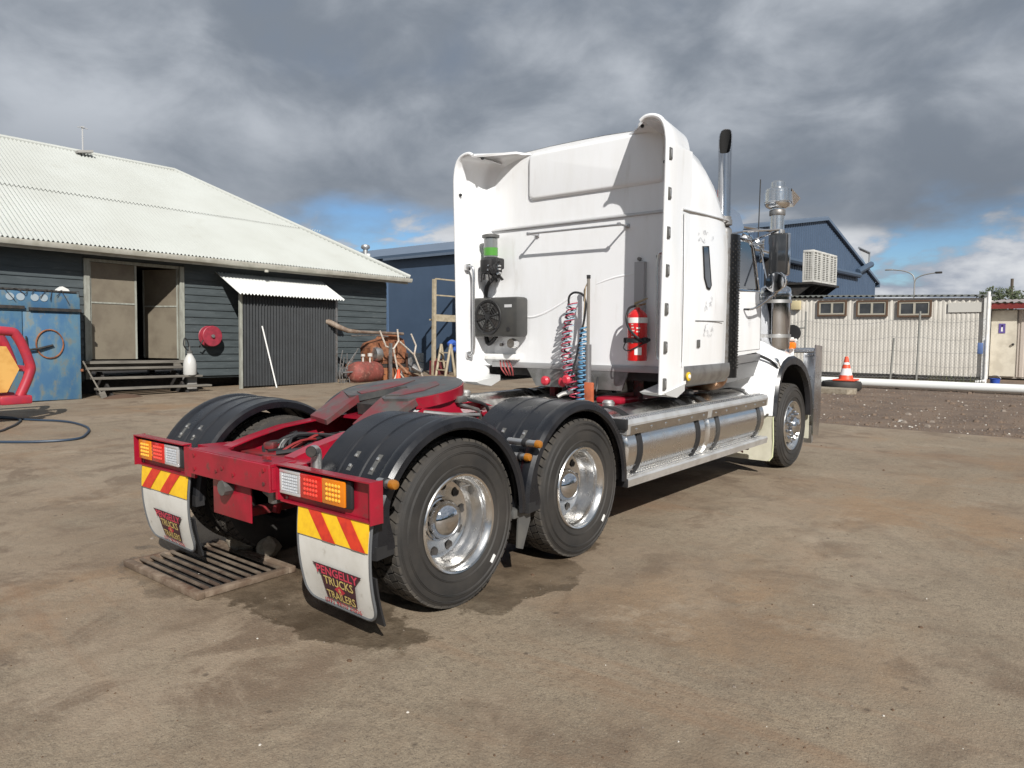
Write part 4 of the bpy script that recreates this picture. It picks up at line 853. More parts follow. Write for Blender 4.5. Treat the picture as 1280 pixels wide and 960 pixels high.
# trees beyond
leaf = M('far_foliage', (0.045, 0.060, 0.030), 0.9, c2=(0.075, 0.09, 0.045), ns=1.2)
bark = M('bark', (0.10, 0.08, 0.06), 0.9)
def tree(x, y, h, rad, n, label, seed):
    rnd = random.Random(seed); t = empty('broadleaf_tree', (x, y, 0), label, 'tree', 'trees beyond the buildings')
    tr = MB().tube([(x, y, 0), (x+0.1, y, h*0.3), (x-0.1, y+0.1, h*0.62)], [rad*0.09, rad*0.065, rad*0.03], 8)
    for k in range(6):
        a = rnd.random()*6.28; tr.tube([(x, y, h*(0.26+0.05*k)), (x+math.cos(a)*rad*0.6, y+math.sin(a)*rad*0.6, h*(0.55+0.06*k))], [rad*0.035, rad*0.012], 5)
    tr.build('trunk', bark, t)
    m_ = MB(); cl_ = [(rnd.gauss(0, 0.42)*rad, rnd.gauss(0, 0.42)*rad, h*(0.42+0.5*rnd.random()), rad*rnd.uniform(0.22, 0.42)) for _ in range(26)]
    for i in range(n):
        cx, cy, cz, cr = cl_[i % 26]; d = Vector((rnd.gauss(0, 1), rnd.gauss(0, 1), rnd.gauss(0, 0.8))).normalized()*cr*rnd.random()**0.4
        p = Vector((x+cx, y+cy, cz))+d; u = Vector((rnd.gauss(0, 1), rnd.gauss(0, 1), rnd.gauss(0, 1))).normalized(); w_ = u.orthogonal().normalized(); s_ = rad*rnd.uniform(0.03, 0.07)
        m_.add([p-u*s_, p+w_*s_*0.7, p+u*s_, p-w_*s_*0.7], [(0, 1, 2, 3)])
    m_.build('crown', leaf, t, smooth=0, weld=False)
tree(-2.0, 62, 5.0, 1.7, 3000, 'dark green tree showing above the roof of the cream hut', 3)
tag(MB().tube([(-2.05, 66, 0), (-2.05, 66, 5.75)], 0.11, 6).build('far_pole', bark, base=(-2, 66, 0)), 'dark far pole rising just above the dark green tree', 'pole')

# unseen belt of trees, added to give the chrome dark reflections
wd = MB(); rnd = random.Random(8)
for k in range(260):
    a = R(lerp(-150, 48, k/259)) + rnd.gauss(0, 0.004); d = rnd.uniform(52, 66); cx, cy = math.cos(a)*d, math.sin(a)*d; h_ = rnd.uniform(4, 9)
    for q in range(22):
        p = Vector((cx+rnd.gauss(0, 1.6), cy+rnd.gauss(0, 1.6), h_*rnd.random()**0.7)); u = Vector((rnd.gauss(0, 1), rnd.gauss(0, 1), rnd.gauss(0, 1))).normalized(); w_ = u.orthogonal().normalized(); z_ = rnd.uniform(0.6, 1.3)
        wd.add([p-u*z_, p+w_*z_*0.8, p+u*z_, p-w_*z_*0.8], [(0, 1, 2, 3)])
tag(wd.build('reflection_tree_belt', leaf, smooth=0, weld=False), kind='stuff')

# ------------------------------------------------------------------ the truck
T = empty('prime_mover_truck', (0, 2.6, 0), 'white sleeper cab truck with red chassis, black mudguards and polished tanks on the yard', 'truck')
Y1, Y2, YF = 0.0, 1.307, 5.94
TR = 0.518
# --- wheels
def tyre_mb(w=0.27, blocks=True):
    h = w/2
    mb = MB().lathe([(0.290, -h*0.80), (0.300, -h*0.88), (0.335, -h*0.95), (0.40, -h), (0.45, -h*0.98), (0.488, -h*0.90), (0.506, -h*0.80), (0.503, -h*0.6), (0.503, h*0.6), (0.506, h*0.80), (0.488, h*0.90), (0.45, h*0.98), (0.40, h), (0.335, h*0.95), (0.300, h*0.88), (0.290, h*0.80)], 72, axis='X', cap=False)
    for rr, hh in ((0.345, h*0.966), (0.352, h*0.975), (0.43, h*0.997), (0.438, h*0.994), (0.472, h*0.945), (0.480, h*0.925)): mb.lathe([(rr-0.004, hh), (rr, hh+0.004), (rr+0.004, hh-0.001)], 72, axis='X', cap=False)
    return mb
def tread_mb(w=0.27):
    h = w/2; mb = MB(); n = 52; rows_ = [(-0.86, -0.50, 0.35), (-0.42, -0.04, -0.3), (0.04, 0.42, 0.3), (0.50, 0.86, -0.35)]
    for i in range(n):
        for (a, b_, sk) in rows_:
            da = 2*math.pi/n; a0 = i*da + (0.5*da if (a < -0.45 or 0 < a < 0.45) else 0); g = 0.80*da
            vs = []
            for rr in (0.497, 0.5185):
                sh_ = 1.0 if rr < 0.5 else 0.97
                for (xx, o0) in ((a, 0), (b_, sk*da)):
                    for q in (0, g):
                        t = a0 + o0 + q; r_ = rr - (0.006 if abs(xx) > 0.8 and rr > 0.5 else 0)
                        vs.append((xx*h*sh_, r_*math.sin(t), r_*math.cos(t)))
            mb.add(vs, [(4, 5, 7, 6), (0, 1, 5, 4), (2, 6, 7, 3), (0, 4, 6, 2), (1, 3, 7, 5)])
    return mb
def place(mb, c, flip=False):
    m = Matrix.Translation(c)
    if flip: m = m @ Matrix.Rotation(math.pi, 4, 'Z')
    return mb.xf(m)
XT, XI = 1.085, 0.745
def wheel_outer(c, parent):
    w = place(tyre_mb(), c).build('wheel', tyre_m, parent)
    place(tread_mb(), c).build('tread', tread_m, w, smooth=0)
    rim = MB().lathe([(0.300, 0.112), (0.308, 0.126), (0.302, 0.134), (0.290, 0.130), (0.283, 0.116), (0.268, 0.100), (0.262, 0.06), (0.262, -0.005), (0.253, -0.03), (0.244, -0.052), (0.225, -0.062), (0.175, -0.062), (0.150, -0.045), (0.125, -0.040), (0.05, -0.040)], 64, axis='X', cap=False)
    place(rim, c).build('rim', alu, w)
    hh = MB()
    for k in range(10):
        a = 2*math.pi*(k+0.3)/10; hh.lathe([(0.0005, -0.0605), (0.026, -0.0605), (0.030, -0.0575), (0.026, -0.0600)], 14, (0, 0.207*math.sin(a), 0.207*math.cos(a)), 'X')
    place(hh, c).build('hand_hole_shade', dark, w)  # dark discs on the rim face paint the shade of open hand holes
    hub = MB().lathe([(0.140, -0.041), (0.136, -0.03), (0.128, -0.026), (0.124, 0.0), (0.120, 0.012), (0.106, 0.034), (0.080, 0.052), (0.045, 0.064), (0.002, 0.068)], 32, axis='X')
    place(hub, c).build('hub_cap', chrome, w)
    vs = MB().tube([(-0.02, 0.16, 0.18), (0.05, 0.17, 0.20)], 0.006, 6).box((h_ := 0.1385, 0.285, -0.285), (0.006, 0.02, 0.055), Matrix.Rotation(R(-40), 3, 'X'))
    place(vs, c).build('balance_tag', M('white_tag', (0.75, 0.75, 0.73), 0.4), w)
    return w
W0 = wheel_outer((XT, Y1, TR), T)
c2_ = clone(W0, T, (0, Y2-Y1, 0)); c2_.name = 'wheel'
wi = place(tyre_mb(), (XI, Y1, TR)).build('wheel', tyre_m, T); place(tread_mb(), (XI, Y1, TR)).build('tread', tread_m, wi, smooth=0)
place(MB().lathe([(0.30, -0.11), (0.27, -0.1), (0.26, 0.1), (0.30, 0.11)], 40, axis='X', cap=False).lathe([(0.02, 0.05), (0.26, 0.05)], 40, axis='X'), (XI, Y1, TR)).build('rim', dark, wi)
clone(wi, T, (0, Y2-Y1, 0))
for o in (W0, wi):
    for dy in (0, Y2-Y1):
        cc_ = clone(o, T, (0, 0, 0)); cc_.rotation_euler = (0, 0, math.pi)
        # a half turn about the truck origin, then slid back onto its axle (children origin is the truck base)
        cc_.location = Vector((0, 2*(Y1 - 2.6) + dy, 0))
# raised lettering on the second tyre's sidewall
tl = text_mb('JINYU', 0.26, 0.045, 0.01)
tl.map(lambda p: (XT+0.1335, Y2 + (0.405+p.y)*math.sin(R(38)+p.x/0.41), TR + (0.405+p.y)*math.cos(R(38)+p.x/0.41)))
tl.build('tyre_lettering', M('tyre_letter', (0.085, 0.08, 0.075), 0.7), T, smooth=0)
# front wheels
def wheel_front(c, parent):
    w = place(tyre_mb(0.29), c).build('wheel', tyre_m, parent)
    place(tread_mb(0.27), c).build('tread', tread_m, w, smooth=0)
    rim = MB().lathe([(0.300, 0.118), (0.308, 0.135), (0.302, 0.142), (0.288, 0.136), (0.276, 0.110), (0.262, 0.085), (0.240, 0.095), (0.205, 0.118), (0.165, 0.126), (0.12, 0.126), (0.02, 0.126)], 56, axis='X', cap=False)
    place(rim, c).build('rim', alu, w)
    nn_ = MB()
    for k in range(10):
        a = 2*math.pi*k/10; nn_.lathe([(0.020, 0.125), (0.019, 0.165), (0.010, 0.178), (0.001, 0.18)], 10, (0, 0.1675*math.sin(a), 0.1675*math.cos(a)), 'X')
    place(nn_, c).build('wheel_nut', chrome, w)
    place(MB().lathe([(0.112, 0.127), (0.108, 0.17), (0.09, 0.19), (0.085, 0.21), (0.05, 0.222), (0.002, 0.225)], 28, axis='X'), c).build('hub_cap', chrome, w)
    hh = MB()
    for k in range(10):
        a = 2*math.pi*(k+.5)/10; hh.lathe([(0.0005, 0.108), (0.020, 0.109), (0.020, 0.112)], 12, (0, 0.222*math.sin(a), 0.222*math.cos(a)), 'X')
    place(hh, c).build('hand_hole_shade', dark, w)  # flat dark discs in place of open, shaded holes
    return w
WF = wheel_front((1.075, YF, TR), T)
cc_ = clone(WF, T); cc_.rotation_euler = (0, 0, math.pi); cc_.location = Vector((0, 2*(YF - 2.6), 0))
# --- chassis
for s in (-1, 1):
    pr0 = [(-0.62, 0.905), (-0.44, 0.955), (-0.20, 1.005), (0.15, 1.035), (1.85, 1.035), (2.2, 0.93), (6.5, 0.93)]
    side = [(-0.62, 0.70), (-0.2, 0.66)] + [(6.5, 0.66)] + pr0[::-1]
    rl = MB().prism(side, 'X', s*0.405, s*0.418)
    rl.shell([[(s*0.315, y_, z_), (s*0.418, y_, z_+0.0005)] for y_, z_ in pr0], 0.010)
    rl.prism([(s*0.315, 0.66), (s*0.404, 0.66), (s*0.404, 0.67), (s*0.315, 0.67)], 'Y', -0.2, 6.5)
    rl.build('frame_rail', red, T, smooth=20)
    # end gusset flaring out to the light bars
    g = MB().prism([(s*0.412, -0.70), (s*0.60, -0.70), (s*0.52, -0.35), (s*0.412, 0.05)], 'Z', 0.885, 0.905)
    g.prism([(s*0.412, -0.70), (s*0.424, -0.70), (s*0.424, 0.05), (s*0.412, 0.05)], 'Z', 0.70, 0.884)
    g.build('gusset', red, T, smooth=20)
xm = MB().prism([(-0.475, -0.815), (0.475, -0.815), (0.475, -0.80), (0.405, -0.60), (0.315, -0.60), (0.27, -0.665), (0.18, -0.695), (-0.18, -0.695), (-0.27, -0.665), (-0.315, -0.60), (-0.405, -0.60), (-0.475, -0.80)], 'Z', 0.890, 0.907)
xm.span((-0.475, -0.830, 0.742), (0.475, -0.8155, 0.905), 0.004)
xm.span((-0.475, -0.815, 0.742), (0.475, -0.66, 0.757))
for s in (-1, 1): xm.span((s*0.475-0.006, -0.8150, 0.7575), (s*0.475+0.006, -0.60, 0.8875))
xm.build('rear_crossmember', red, T, smooth=20)
bt = MB()
for x_, z_ in ((-0.40, 0.87), (-0.40, 0.78), (-0.05, 0.825), (0.08, 0.80), (0.42, 0.79), (0.42, 0.87), (-0.12, 0.80)):
    bt.lathe([(0.012, -0.838), (0.012, -0.829)], 6, (x_, 0, z_), 'Y')
bt.build('bolt', red_dk, T)
MB().box((0.36, -0.77, 0.93), (0.05, 0.03, 0.02)).tube([(0.33, -0.77, 0.925), (0.40, -0.77, 0.925)], 0.008, 6).build('latch', red_dk, T)
pp = MB().span((-0.27, -0.775, 0.50), (0.18, -0.765, 0.738), 0.003).build('drop_plate', red, T)
MB().lathe([(0.048, -0.84), (0.05, -0.80), (0.045, -0.775)], 10, (-0.05, 0, 0.70), 'Y').box((-0.05, -0.80, 0.755), (0.11, 0.05, 0.03)).build('trailer_plug', acg, pp)
MB().tube([(0.22, -0.70, 0.70), (0.34, -0.72, 0.68)], 0.02, 8).box((0.37, -0.72, 0.69), (0.06, 0.08, 0.08), None, 0.01).build('air_fitting', steel, T)
for y_, nm in ((-0.45, 'crossmember'), (0.62, 'crossmember'), (1.9, 'crossmember'), (3.2, 'crossmember')):
    MB().span((-0.398, y_-0.06, 0.70), (0.398, y_+0.06, 0.86)).build(nm, red_dk, T)
# axles, diffs, air bags, drive shaft
ax = MB()
for y_ in (Y1, Y2):
    ax.tube([(-0.62, y_, TR), (0.62, y_, TR)], 0.085, 12).lathe([(0.05, -0.16), (0.15, -0.12), (0.19, 0), (0.15, 0.12), (0.05, 0.16)], 18, (0, y_, TR), 'Y')
ax.tube([(-0.9, YF, 0.45), (0.9, YF, 0.45)], 0.07, 10); ax.tube([(0, Y2, 0.55), (0, 4.4, 0.66)], 0.06, 10)
ax.build('axle', red_dk, T)
ab = MB()
for y_ in (Y1+0.28, Y2+0.28):
    for s in (-1, 1): ab.lathe([(0.09, 0.42), (0.13, 0.45), (0.14, 0.5), (0.12, 0.54), (0.14, 0.58), (0.13, 0.64), (0.09, 0.66)], 16, (s*0.42, y_, 0))
ab.build('air_bag', rubber, T)
sp_ = MB()
for y_ in (Y1, Y2):
    for s in (-1, 1): sp_.span((s*0.5-0.04, y_-0.5, 0.36), (s*0.5+0.04, y_+0.42, 0.42), 0.01).tube([(s*0.3, y_-0.30, 0.40), (s*0.36, y_-0.1, 0.85)], 0.03, 8)
sp_.build('suspension_arm', red_dk, T)
cl_m = M('cable_black', (0.02, 0.02, 0.021), 0.5)
rnd = random.Random(4)
for m_, cnt in ((cl_m, 20), (M('cable_grey', (0.10, 0.10, 0.095), 0.5), 8), (M('cable_red', (0.22, 0.02, 0.02), 0.5), 6)):
    cb = MB()
    for k in range(cnt):
        x0 = rnd.uniform(-0.30, 0.26); y0 = rnd.uniform(-0.5, 0.0); cb.tube(bez([(x0, y0, 0.80+rnd.random()*0.08), (x0+rnd.uniform(-0.18, 0.2), y0+0.1+rnd.random()*0.2, 0.87+rnd.random()*0.10), (x0+rnd.uniform(-0.2, 0.2), y0+0.35+rnd.random()*0.3, 0.82+rnd.random()*0.10), (x0, 0.75, 0.78)], 5), rnd.uniform(0.008, 0.017), 6)
    cb.build('air_line', m_, T)
for k in range(9):
    MB().box((-0.28+rnd.random()*0.5, -0.48+rnd.random()*0.7, 0.84+rnd.random()*0.06), (0.05+rnd.random()*0.07, 0.05+rnd.random()*0.08, 0.05), Matrix.Rotation(rnd.random()*3, 3, 'Z'), 0.012).build('valve_block', [red_dk, steel, cl_m][k % 3], T)
MB().tube([(-0.30, 0.10, 0.88), (-0.05, 0.16, 0.92), (0.30, 0.12, 0.88)], 0.028, 8).build('torque_rod', red_dk, T)
cb = MB()
for k in range(5):
    x0 = -0.25+k*0.1; cb.lathe([(0.022, -0.03), (0.03, -0.01), (0.03, 0.02), (0.015, 0.035)], 10, (x0, -0.40+0.12*(k % 3), 0.83), 'Y')
cb.tube([(-0.3, -0.25, 0.85), (-0.05, -0.2, 0.86), (0.2, -0.28, 0.85)], 0.012, 6)
cb.build('valve_fitting', steel, T)
MB().tube([(0.05, -0.30, 0.80), (0.08, 0.0, 0.88), (0.20, 0.25, 0.86)], 0.045, 10).tube([(0.2, -0.05, 0.84), (0.32, 0.0, 0.84)], 0.035, 8).box((0.04, -0.12, 0.87), (0.16, 0.12, 0.1), None, 0.02).build('brake_valve', red, T)
MB().tube(bez([(0.64, -0.62, 0.84), (0.64, -0.62, 0.95), (0.65, -0.635, 0.985), (0.69, -0.69, 0.99)], 5), 0.033, 16, cap=False).build('stub_pipe', alu_d, T)
MB().tube([(0.652, -0.640, 0.985), (0.6885, -0.6885, 0.99)], 0.030, 16).build('pipe_bore', dark, T)
# --- light bars with lamps, flaps
def bar(x0, x1, order, outer):
    b_ = MB().span((x0, -0.745, 0.70), (x1, -0.735, 0.905), 0.002).span((x0, -0.800, 0.906), (x1, -0.735, 0.914)).span((x0, -0.775, 0.690), (x1, -0.735, 0.699))
    xe = x1 if outer > 0 else x0
    b_.span((xe, -0.800, 0.690), (xe+outer*0.008, -0.715, 0.914))
    bo = b_.build('light_bar', red, T, smooth=20)
    lw, gap = 0.198, 0.004
    st = x0 + (0.015 if outer > 0 else 0.045)
    MB().span((st-0.018, -0.772, 0.735), (st+3*lw+0.045, -0.7455, 0.890), 0.012).build('lamp_housing', rubber, bo)
    for k, kind in enumerate(order):
        a = st + k*(lw+gap); m_ = {'w': clearlens, 'r': redlens, 'a': amber}[kind]; lm = {'w': led_w, 'r': led_r, 'a': led_a}[kind]
        nm = {'w': 'reverse_light', 'r': 'stop_light', 'a': 'indicator_light'}[kind]
        if kind == 'w':
            fr_ = MB()
            for p, q in (((a, 0.745), (a+lw, 0.762)), ((a, 0.868), (a+lw, 0.885)), ((a, 0.7621), (a+0.022, 0.8679)), ((a+lw-0.022, 0.7621), (a+lw, 0.8679))): fr_.span((p[0], -0.788, p[1]), (q[0], -0.7725, q[1]), 0.003)
            lo = fr_.build(nm, M('chrome_bezel', (0.75, 0.75, 0.76), 0.25, 0.6), bo); MB().span((a+0.02, -0.783, 0.758), (a+lw-0.02, -0.7724, 0.872)).build('lens', clearlens, lo)
        else: 
            lo = MB().span((a, -0.788, 0.745), (a+lw, -0.7725, 0.885), 0.006).build(nm, m_, bo)
        d = MB()
        if kind == 'w':
            for i in range(1, 8): d.span((a+0.02+i*(lw-0.04)/8-0.001, -0.7855, 0.764), (a+0.02+i*(lw-0.04)/8+0.001, -0.7835, 0.866))
            for i in range(1, 6): d.span((a+0.024, -0.7865, 0.762+i*0.0175-0.001), (a+lw-0.024, -0.7845, 0.762+i*0.0175+0.001))
        else:
            for i in range(5):
                for j in range(4):
                    d.lathe([(0.0105, -0.788), (0.0085, -0.7925), (0.001, -0.795)], 8, (a+0.045+i*0.027, 0, 0.776+j*0.026), 'Y')
        d.build('led_grid', lm, lo)
    sc2 = MB()
    for x_ in (x0+0.03, x1-0.05): sc2.lathe([(0.010, -0.752), (0.010, -0.745)], 6, (x_, 0, 0.712), 'Y')
    sc2.build('bolt', steel, bo)
    return bo
bar(0.50, 1.335, 'wra', 1); bar(-1.36, -0.62, 'arw', -1)
MB().span((0.477, -0.79, 0.70), (0.499, -0.66, 0.91)).build('bar_bracket', red, T); MB().span((-0.619, -0.79, 0.70), (-0.477, -0.775, 0.90)).build('bar_bracket', red, T)
def side_marker(x, y, z, ln, parent=T):
    b_ = MB().tube([(x-ln, y, z), (x, y, z)], 0.023, 12).build('side_marker', alu_d, parent)
    MB().lathe([(0.027, 0.0), (0.028, 0.022), (0.023, 0.036), (0.010, 0.042), (0.001, 0.043)], 16, (x, y, z), 'X').build('marker_lens', M('marker_amber', (0.30, 0.115, 0.012), 0.2, coat=0.5), b_)
    MB().tube([(x-ln*0.45, y, z), (x-ln*0.3, y, z)], 0.030, 12).build('clamp', rubber, b_)
side_marker(1.345, -0.66, 0.885, 0.10); side_marker(1.30, 0.64, 0.935, 0.24); side_marker(1.22, 0.63, 0.84, 0.12)
def flap(x0, x1, mirror):
    ym, zt, zb = -0.757, 0.688, 0.145
    def surf(u, w_):          # u 0..1 across, w 0 top .. 1 bottom
        z = lerp(zt, zb, w_); c_ = math.sin(math.pi*w_)*-0.022 + 0.045*w_*w_ + 0.014*math.sin(3*u+1)*w_
        return (lerp(x0, x1, u) , ym + c_, z)
    rr = 0.09
    def outline(w_):
        z = (1-w_)*(zt-zb); 
        ins = rr - math.sqrt(max(0, rr*rr-(rr-z)**2)) if z < rr else 0
        return ins/(x1-x0)
    rows = []
    ws_ = [i/16*0.84 for i in range(16)] + [0.84+0.16*i/12 for i in range(13)]
    for w_ in ws_:
        ins = outline(w_); rows.append([surf(lerp(ins, 1-ins, j/8), w_) for j in range(9)])
    fo = MB().shell(rows, 0.010).build('mud_flap', flap_w, T)
    # dark edging tube and black bottom rubber
    ed = [surf(outline(w_), w_) for w_ in ws_] + [surf(1-outline(w_), w_) for w_ in reversed(ws_)]
    MB().tube(ed, 0.0085, 6).build('edging', M('edging_grey', (0.10, 0.105, 0.11), 0.4), fo)
    bk_ = [[(p[0], p[1]+0.03, p[2]) for p in [surf(j/6, 0.55+0.1*i) for j in range(7)]] for i in range(6)]
    MB().shell(bk_, 0.012).build('backing_rubber', rubber, fo)
    # hazard striped plate
    for (poly_, m_, nm) in [(None, yel, 'hazard_plate')]:
        MB().shell([[(p[0], p[1]-0.010, p[2]) for p in [surf(lerp(0.012, 0.988, j/8), w_) for j in range(9)]] for w_ in (0.0, 0.1, 0.2, 0.285)], 0.002).build('hazard_plate', yel, fo)
    st = MB(); W_ = x1-x0
    for k in range(2):
        a = 0.16+0.40*k; q = []
        for i in range(5):
            w_ = 0.285*i/4; sl_ = 0.22*(i/4)
            ua, ub = (a+sl_, a+sl_+0.185) if not mirror else (1-a-sl_-0.185, 1-a-sl_)
            q.append([tuple(Vector(surf(lerp(ua, ub, j/2), w_)) + Vector((0, -0.0135, 0))) for j in range(3)])
        st.grid(q)
    st.build('hazard_stripe', redst, fo, smooth=0)
    # printed panel and lettering
    def onto(mb, u, z, dy):
        X0 = lerp(x0, x1, u)
        def f_(p):
            w_ = (zt-(z+p.y))/(zt-zb); uu = (X0+p.x-x0)/(x1-x0); s_ = surf(uu, w_); return (s_[0], s_[1]-dy, z+p.y)
        return mb.map(f_)
    def quadmb(w0, w1, h0, h1):
        n = 6; return MB().grid([[(lerp(-w0, w0, j/6), h0, 0) for j in range(7)], [(lerp(-(w0+w1)/2, (w0+w1)/2, j/6), (h0+h1)/2, 0) for j in range(7)], [(lerp(-w1, w1, j/6), h1, 0) for j in range(7)]])
    uc = 0.55
    onto(quadmb(0.160, 0.222, 0.0, 0.060), uc, 0.332, 0.0115).build('print_panel', ink_dk, fo, smooth=0)
    onto(quadmb(0.138, 0.158, 0.0, 0.139), uc, 0.194, 0.0115).build('print_panel', ink_dk, fo, smooth=0)
    onto(quadmb(0.05, 0.0001, 0.0, 0.03).add([(-0.05, 0, 0), (0.05, 0, 0), (0, -0.03, 0)], [(0, 1, 2)]), uc, 0.262, 0.0122).build('print_diamond', ink_red, fo, smooth=0)
    for st_, w_, h_, z_, m_, bd in (('PENGELLY', 0.375, 0.050, 0.361, M('print_pink', (0.56, 0.05, 0.09), 0.5), 0.022), ('TRUCKS', 0.268, 0.050, 0.305, ink_gold, 0.016), ('&', 0.026, 0.026, 0.262, ink_gold, 0.01), ('TRAILERS', 0.262, 0.048, 0.222, ink_gold, 0.016), ('(07) 4670 5606', 0.345, 0.034, 0.172, ink_red, 0.016)):
        onto(text_mb(st_, w_, h_, bd), uc, z_, 0.0130).build('lettering', m_, fo, smooth=0, weld=False)
    return fo
flap(0.66, 1.305, False); flap(-1.325, -0.61, True)
# --- mudguards
def guard(cy, x_in, x_out, sgn, half=0.64):
    prof = [(0.02, -0.055), (0.0, -0.05), (-0.004, -0.012), (0.012, 0.0), (0.17, 0.001), (0.18, 0.0065), (0.205, 0.0065), (0.215, 0.001), (0.36, 0.0), (0.37, 0.0065), (0.395, 0.0065), (0.405, 0.0), (0.545, -0.002), (0.565, 0.010), (0.60, 0.014), (0.625, 0.008), (0.642, -0.012), (0.645, -0.045), (0.630, -0.055)]
    sc_ = (x_out-x_in)/0.645; rows = []
    for i in range(49):
        a = R(-3 + 184*i/48)
        k_ = max(0.0, (i-41)/7.0); drop = 0.085*k_*k_*(3-2*k_) if i > 41 else 0.0
        rows.append([(sgn*(x_in + px*sc_), cy + math.cos(a)*(half+dr-(drop if n_ > 16 else 0)), 0.52 + math.sin(a)*(half+dr-(drop if n_ > 16 else 0))) for n_, (px, dr) in enumerate(prof)])
    g = MB().shell(rows, -0.007*sgn).build('mudguard', black, T, smooth=30)
    # rubber end caps
    e = MB()
    for a0, a1 in ((178, 184.5),):
        rr_ = []
        for k in range(4):
            a = R(lerp(a0, a1, k/3)); rr_.append([(sgn*(x_in+px*sc_), cy+math.cos(a)*(half+0.006+dr), 0.52+math.sin(a)*(half+0.006+dr)) for px, dr in ((0, -0.05), (0, 0), (0.60, 0.0), (0.642, -0.01), (0.640, -0.13))])
        e.shell(rr_, -0.010*sgn)
    e.build('end_rubber', rubber, g)
    bm_ = MB(); bl_ = MB()
    for a in (139, 30):
        for px in (0.28, 0.47):
            for k in range(2):
                aa = R(a + (k-0.5)*6); p = Vector((sgn*(x_in+px*sc_), cy+math.cos(aa)*(half+0.007), 0.52+math.sin(aa)*(half+0.007))); n_ = Vector((0, math.cos(aa), math.sin(aa)))
                bl_.box(p+n_*0.004, (0.021, 0.021, 0.012), Matrix.Rotation(aa-math.pi/2, 3, 'X'), 0.005)
            aa = R(a); p = Vector((sgn*(x_in+px*sc_), cy+math.cos(aa)*(half+0.004), 0.52+math.sin(aa)*(half+0.004)))
            bm_.box(p, (0.034, 0.13, 0.005), Matrix.Rotation(aa-math.pi/2, 3, 'X'))
    bm_.build('strap', acg, g); bl_.build('bolt', alu_d, g)
    return g
for cy in (-0.065, 1.235):
    guard(cy, 0.62, 1.265, 1); guard(cy, 0.62, 1.265, -1)
gb_ = MB().prism([(0.42, 0.40), (0.56, 0.52), (0.60, 0.34), (0.50, 0.18), (0.44, 0.22)], 'X', 1.19, 1.215)
MB().span((1.02, 0.50, 0.44), (1.22, 0.66, 0.50), 0.01).prism([(0.56, 0.52), (0.68, 0.52), (0.68, 0.40), (0.60, 0.22), (0.54, 0.24)], 'X', 1.205, 1.218).build('guard_bracket', acg, T)
for y_ in (-0.15, 0.62, 1.5):
    for s in (-1, 1): MB().tube([(s*0.42, y_, 0.80), (s*1.0, y_, 0.86)], 0.022, 8).build('guard_arm', red_dk, T)
# --- fifth wheel
FW = Vector((0, 0.61, 1.245)); tilt = Matrix.Translation(FW) @ Matrix.Rotation(R(8), 4, 'X')
out_ = [(0.05, -0.02), (0.125, -0.30), (0.20, -0.34)] + [(0.485*math.cos(R(a)), 0.485*math.sin(R(a))) for a in range(-36, 217, 11)] + [(-0.20, -0.34), (-0.125, -0.30), (-0.05, -0.02), (-0.055, 0.03), (0, 0.06), (0.055, 0.03)]
fw = MB().prism(out_, 'Z', -0.045, 0.0).xf(tilt).build('fifth_wheel', grease, T, smooth=20)
for s in (-1, 1):
    rp = MB().add([(s*0.13, -0.30, 0.001), (s*0.43, -0.21, 0.001), (s*0.40, -0.56, -0.115), (s*0.15, -0.60, -0.125), (s*0.13, -0.30, -0.055), (s*0.43, -0.21, -0.055), (s*0.40, -0.56, -0.150), (s*0.15, -0.60, -0.16)],
                  [(0, 1, 2, 3), (4, 5, 6, 7), (0, 1, 5, 4), (1, 2, 6, 5), (2, 3, 7, 6), (3, 0, 4, 7)]).xf(tilt)
    rp.build('ramp', redworn, fw, smooth=0)
    MB().prism([(s*0.08, -0.08), (s*0.135, -0.27), (s*0.25, -0.22), (s*0.30, -0.03), (s*0.25, 0.18), (s*0.12, 0.27), (s*0.075, 0.10)], 'Z', 0.001, 0.006).xf(tilt).build('wear_pad', redworn, fw, smooth=0)
    MB().prism([(0.35, 1.06), (0.85, 1.06), (0.72, 1.20), (0.48, 1.18)], 'X', s*0.40-0.04, s*0.40+0.04).build('pivot_bracket', red, fw, smooth=0)
sk = []
for a in range(-30, 211, 12): sk.append([(0.484*math.cos(R(a)), 0.468*math.sin(R(a)), -0.004), (0.47*math.cos(R(a)), 0.47*math.sin(R(a)), -0.085)])
MB().shell(sk, 0.012).xf(tilt).build('skirt', red, fw)
MB().prism([(-0.10, -0.35), (0.10, -0.35), (0.16, 0.30), (-0.16, 0.30)], 'Z', -0.13, -0.05).xf(tilt).build('lock_jaw', dark, fw)
MB().tube([(0.36, 0.35, 1.12), (0.55, 0.60, 1.08), (0.60, 0.85, 1.06)], 0.014, 6).tube([(0.44, 0.78, 1.14), (0.50, 0.95, 1.08), (0.48, 1.0, 1.0)], 0.016, 6).box((0.46, 0.80, 1.17), (0.05, 0.10, 0.05), None, 0.01).build('release_handle', steel, fw)
MB().tube(bez([(0.42, 0.9, 1.16), (0.52, 1.0, 1.12), (0.50, 1.08, 1.02), (0.45, 1.1, 0.96)], 5), 0.012, 6).build('air_line', cl_m, fw)
MB().span((-0.45, 0.20, 1.040), (0.45, 1.05, 1.062)).build('mount_plate', red, T)
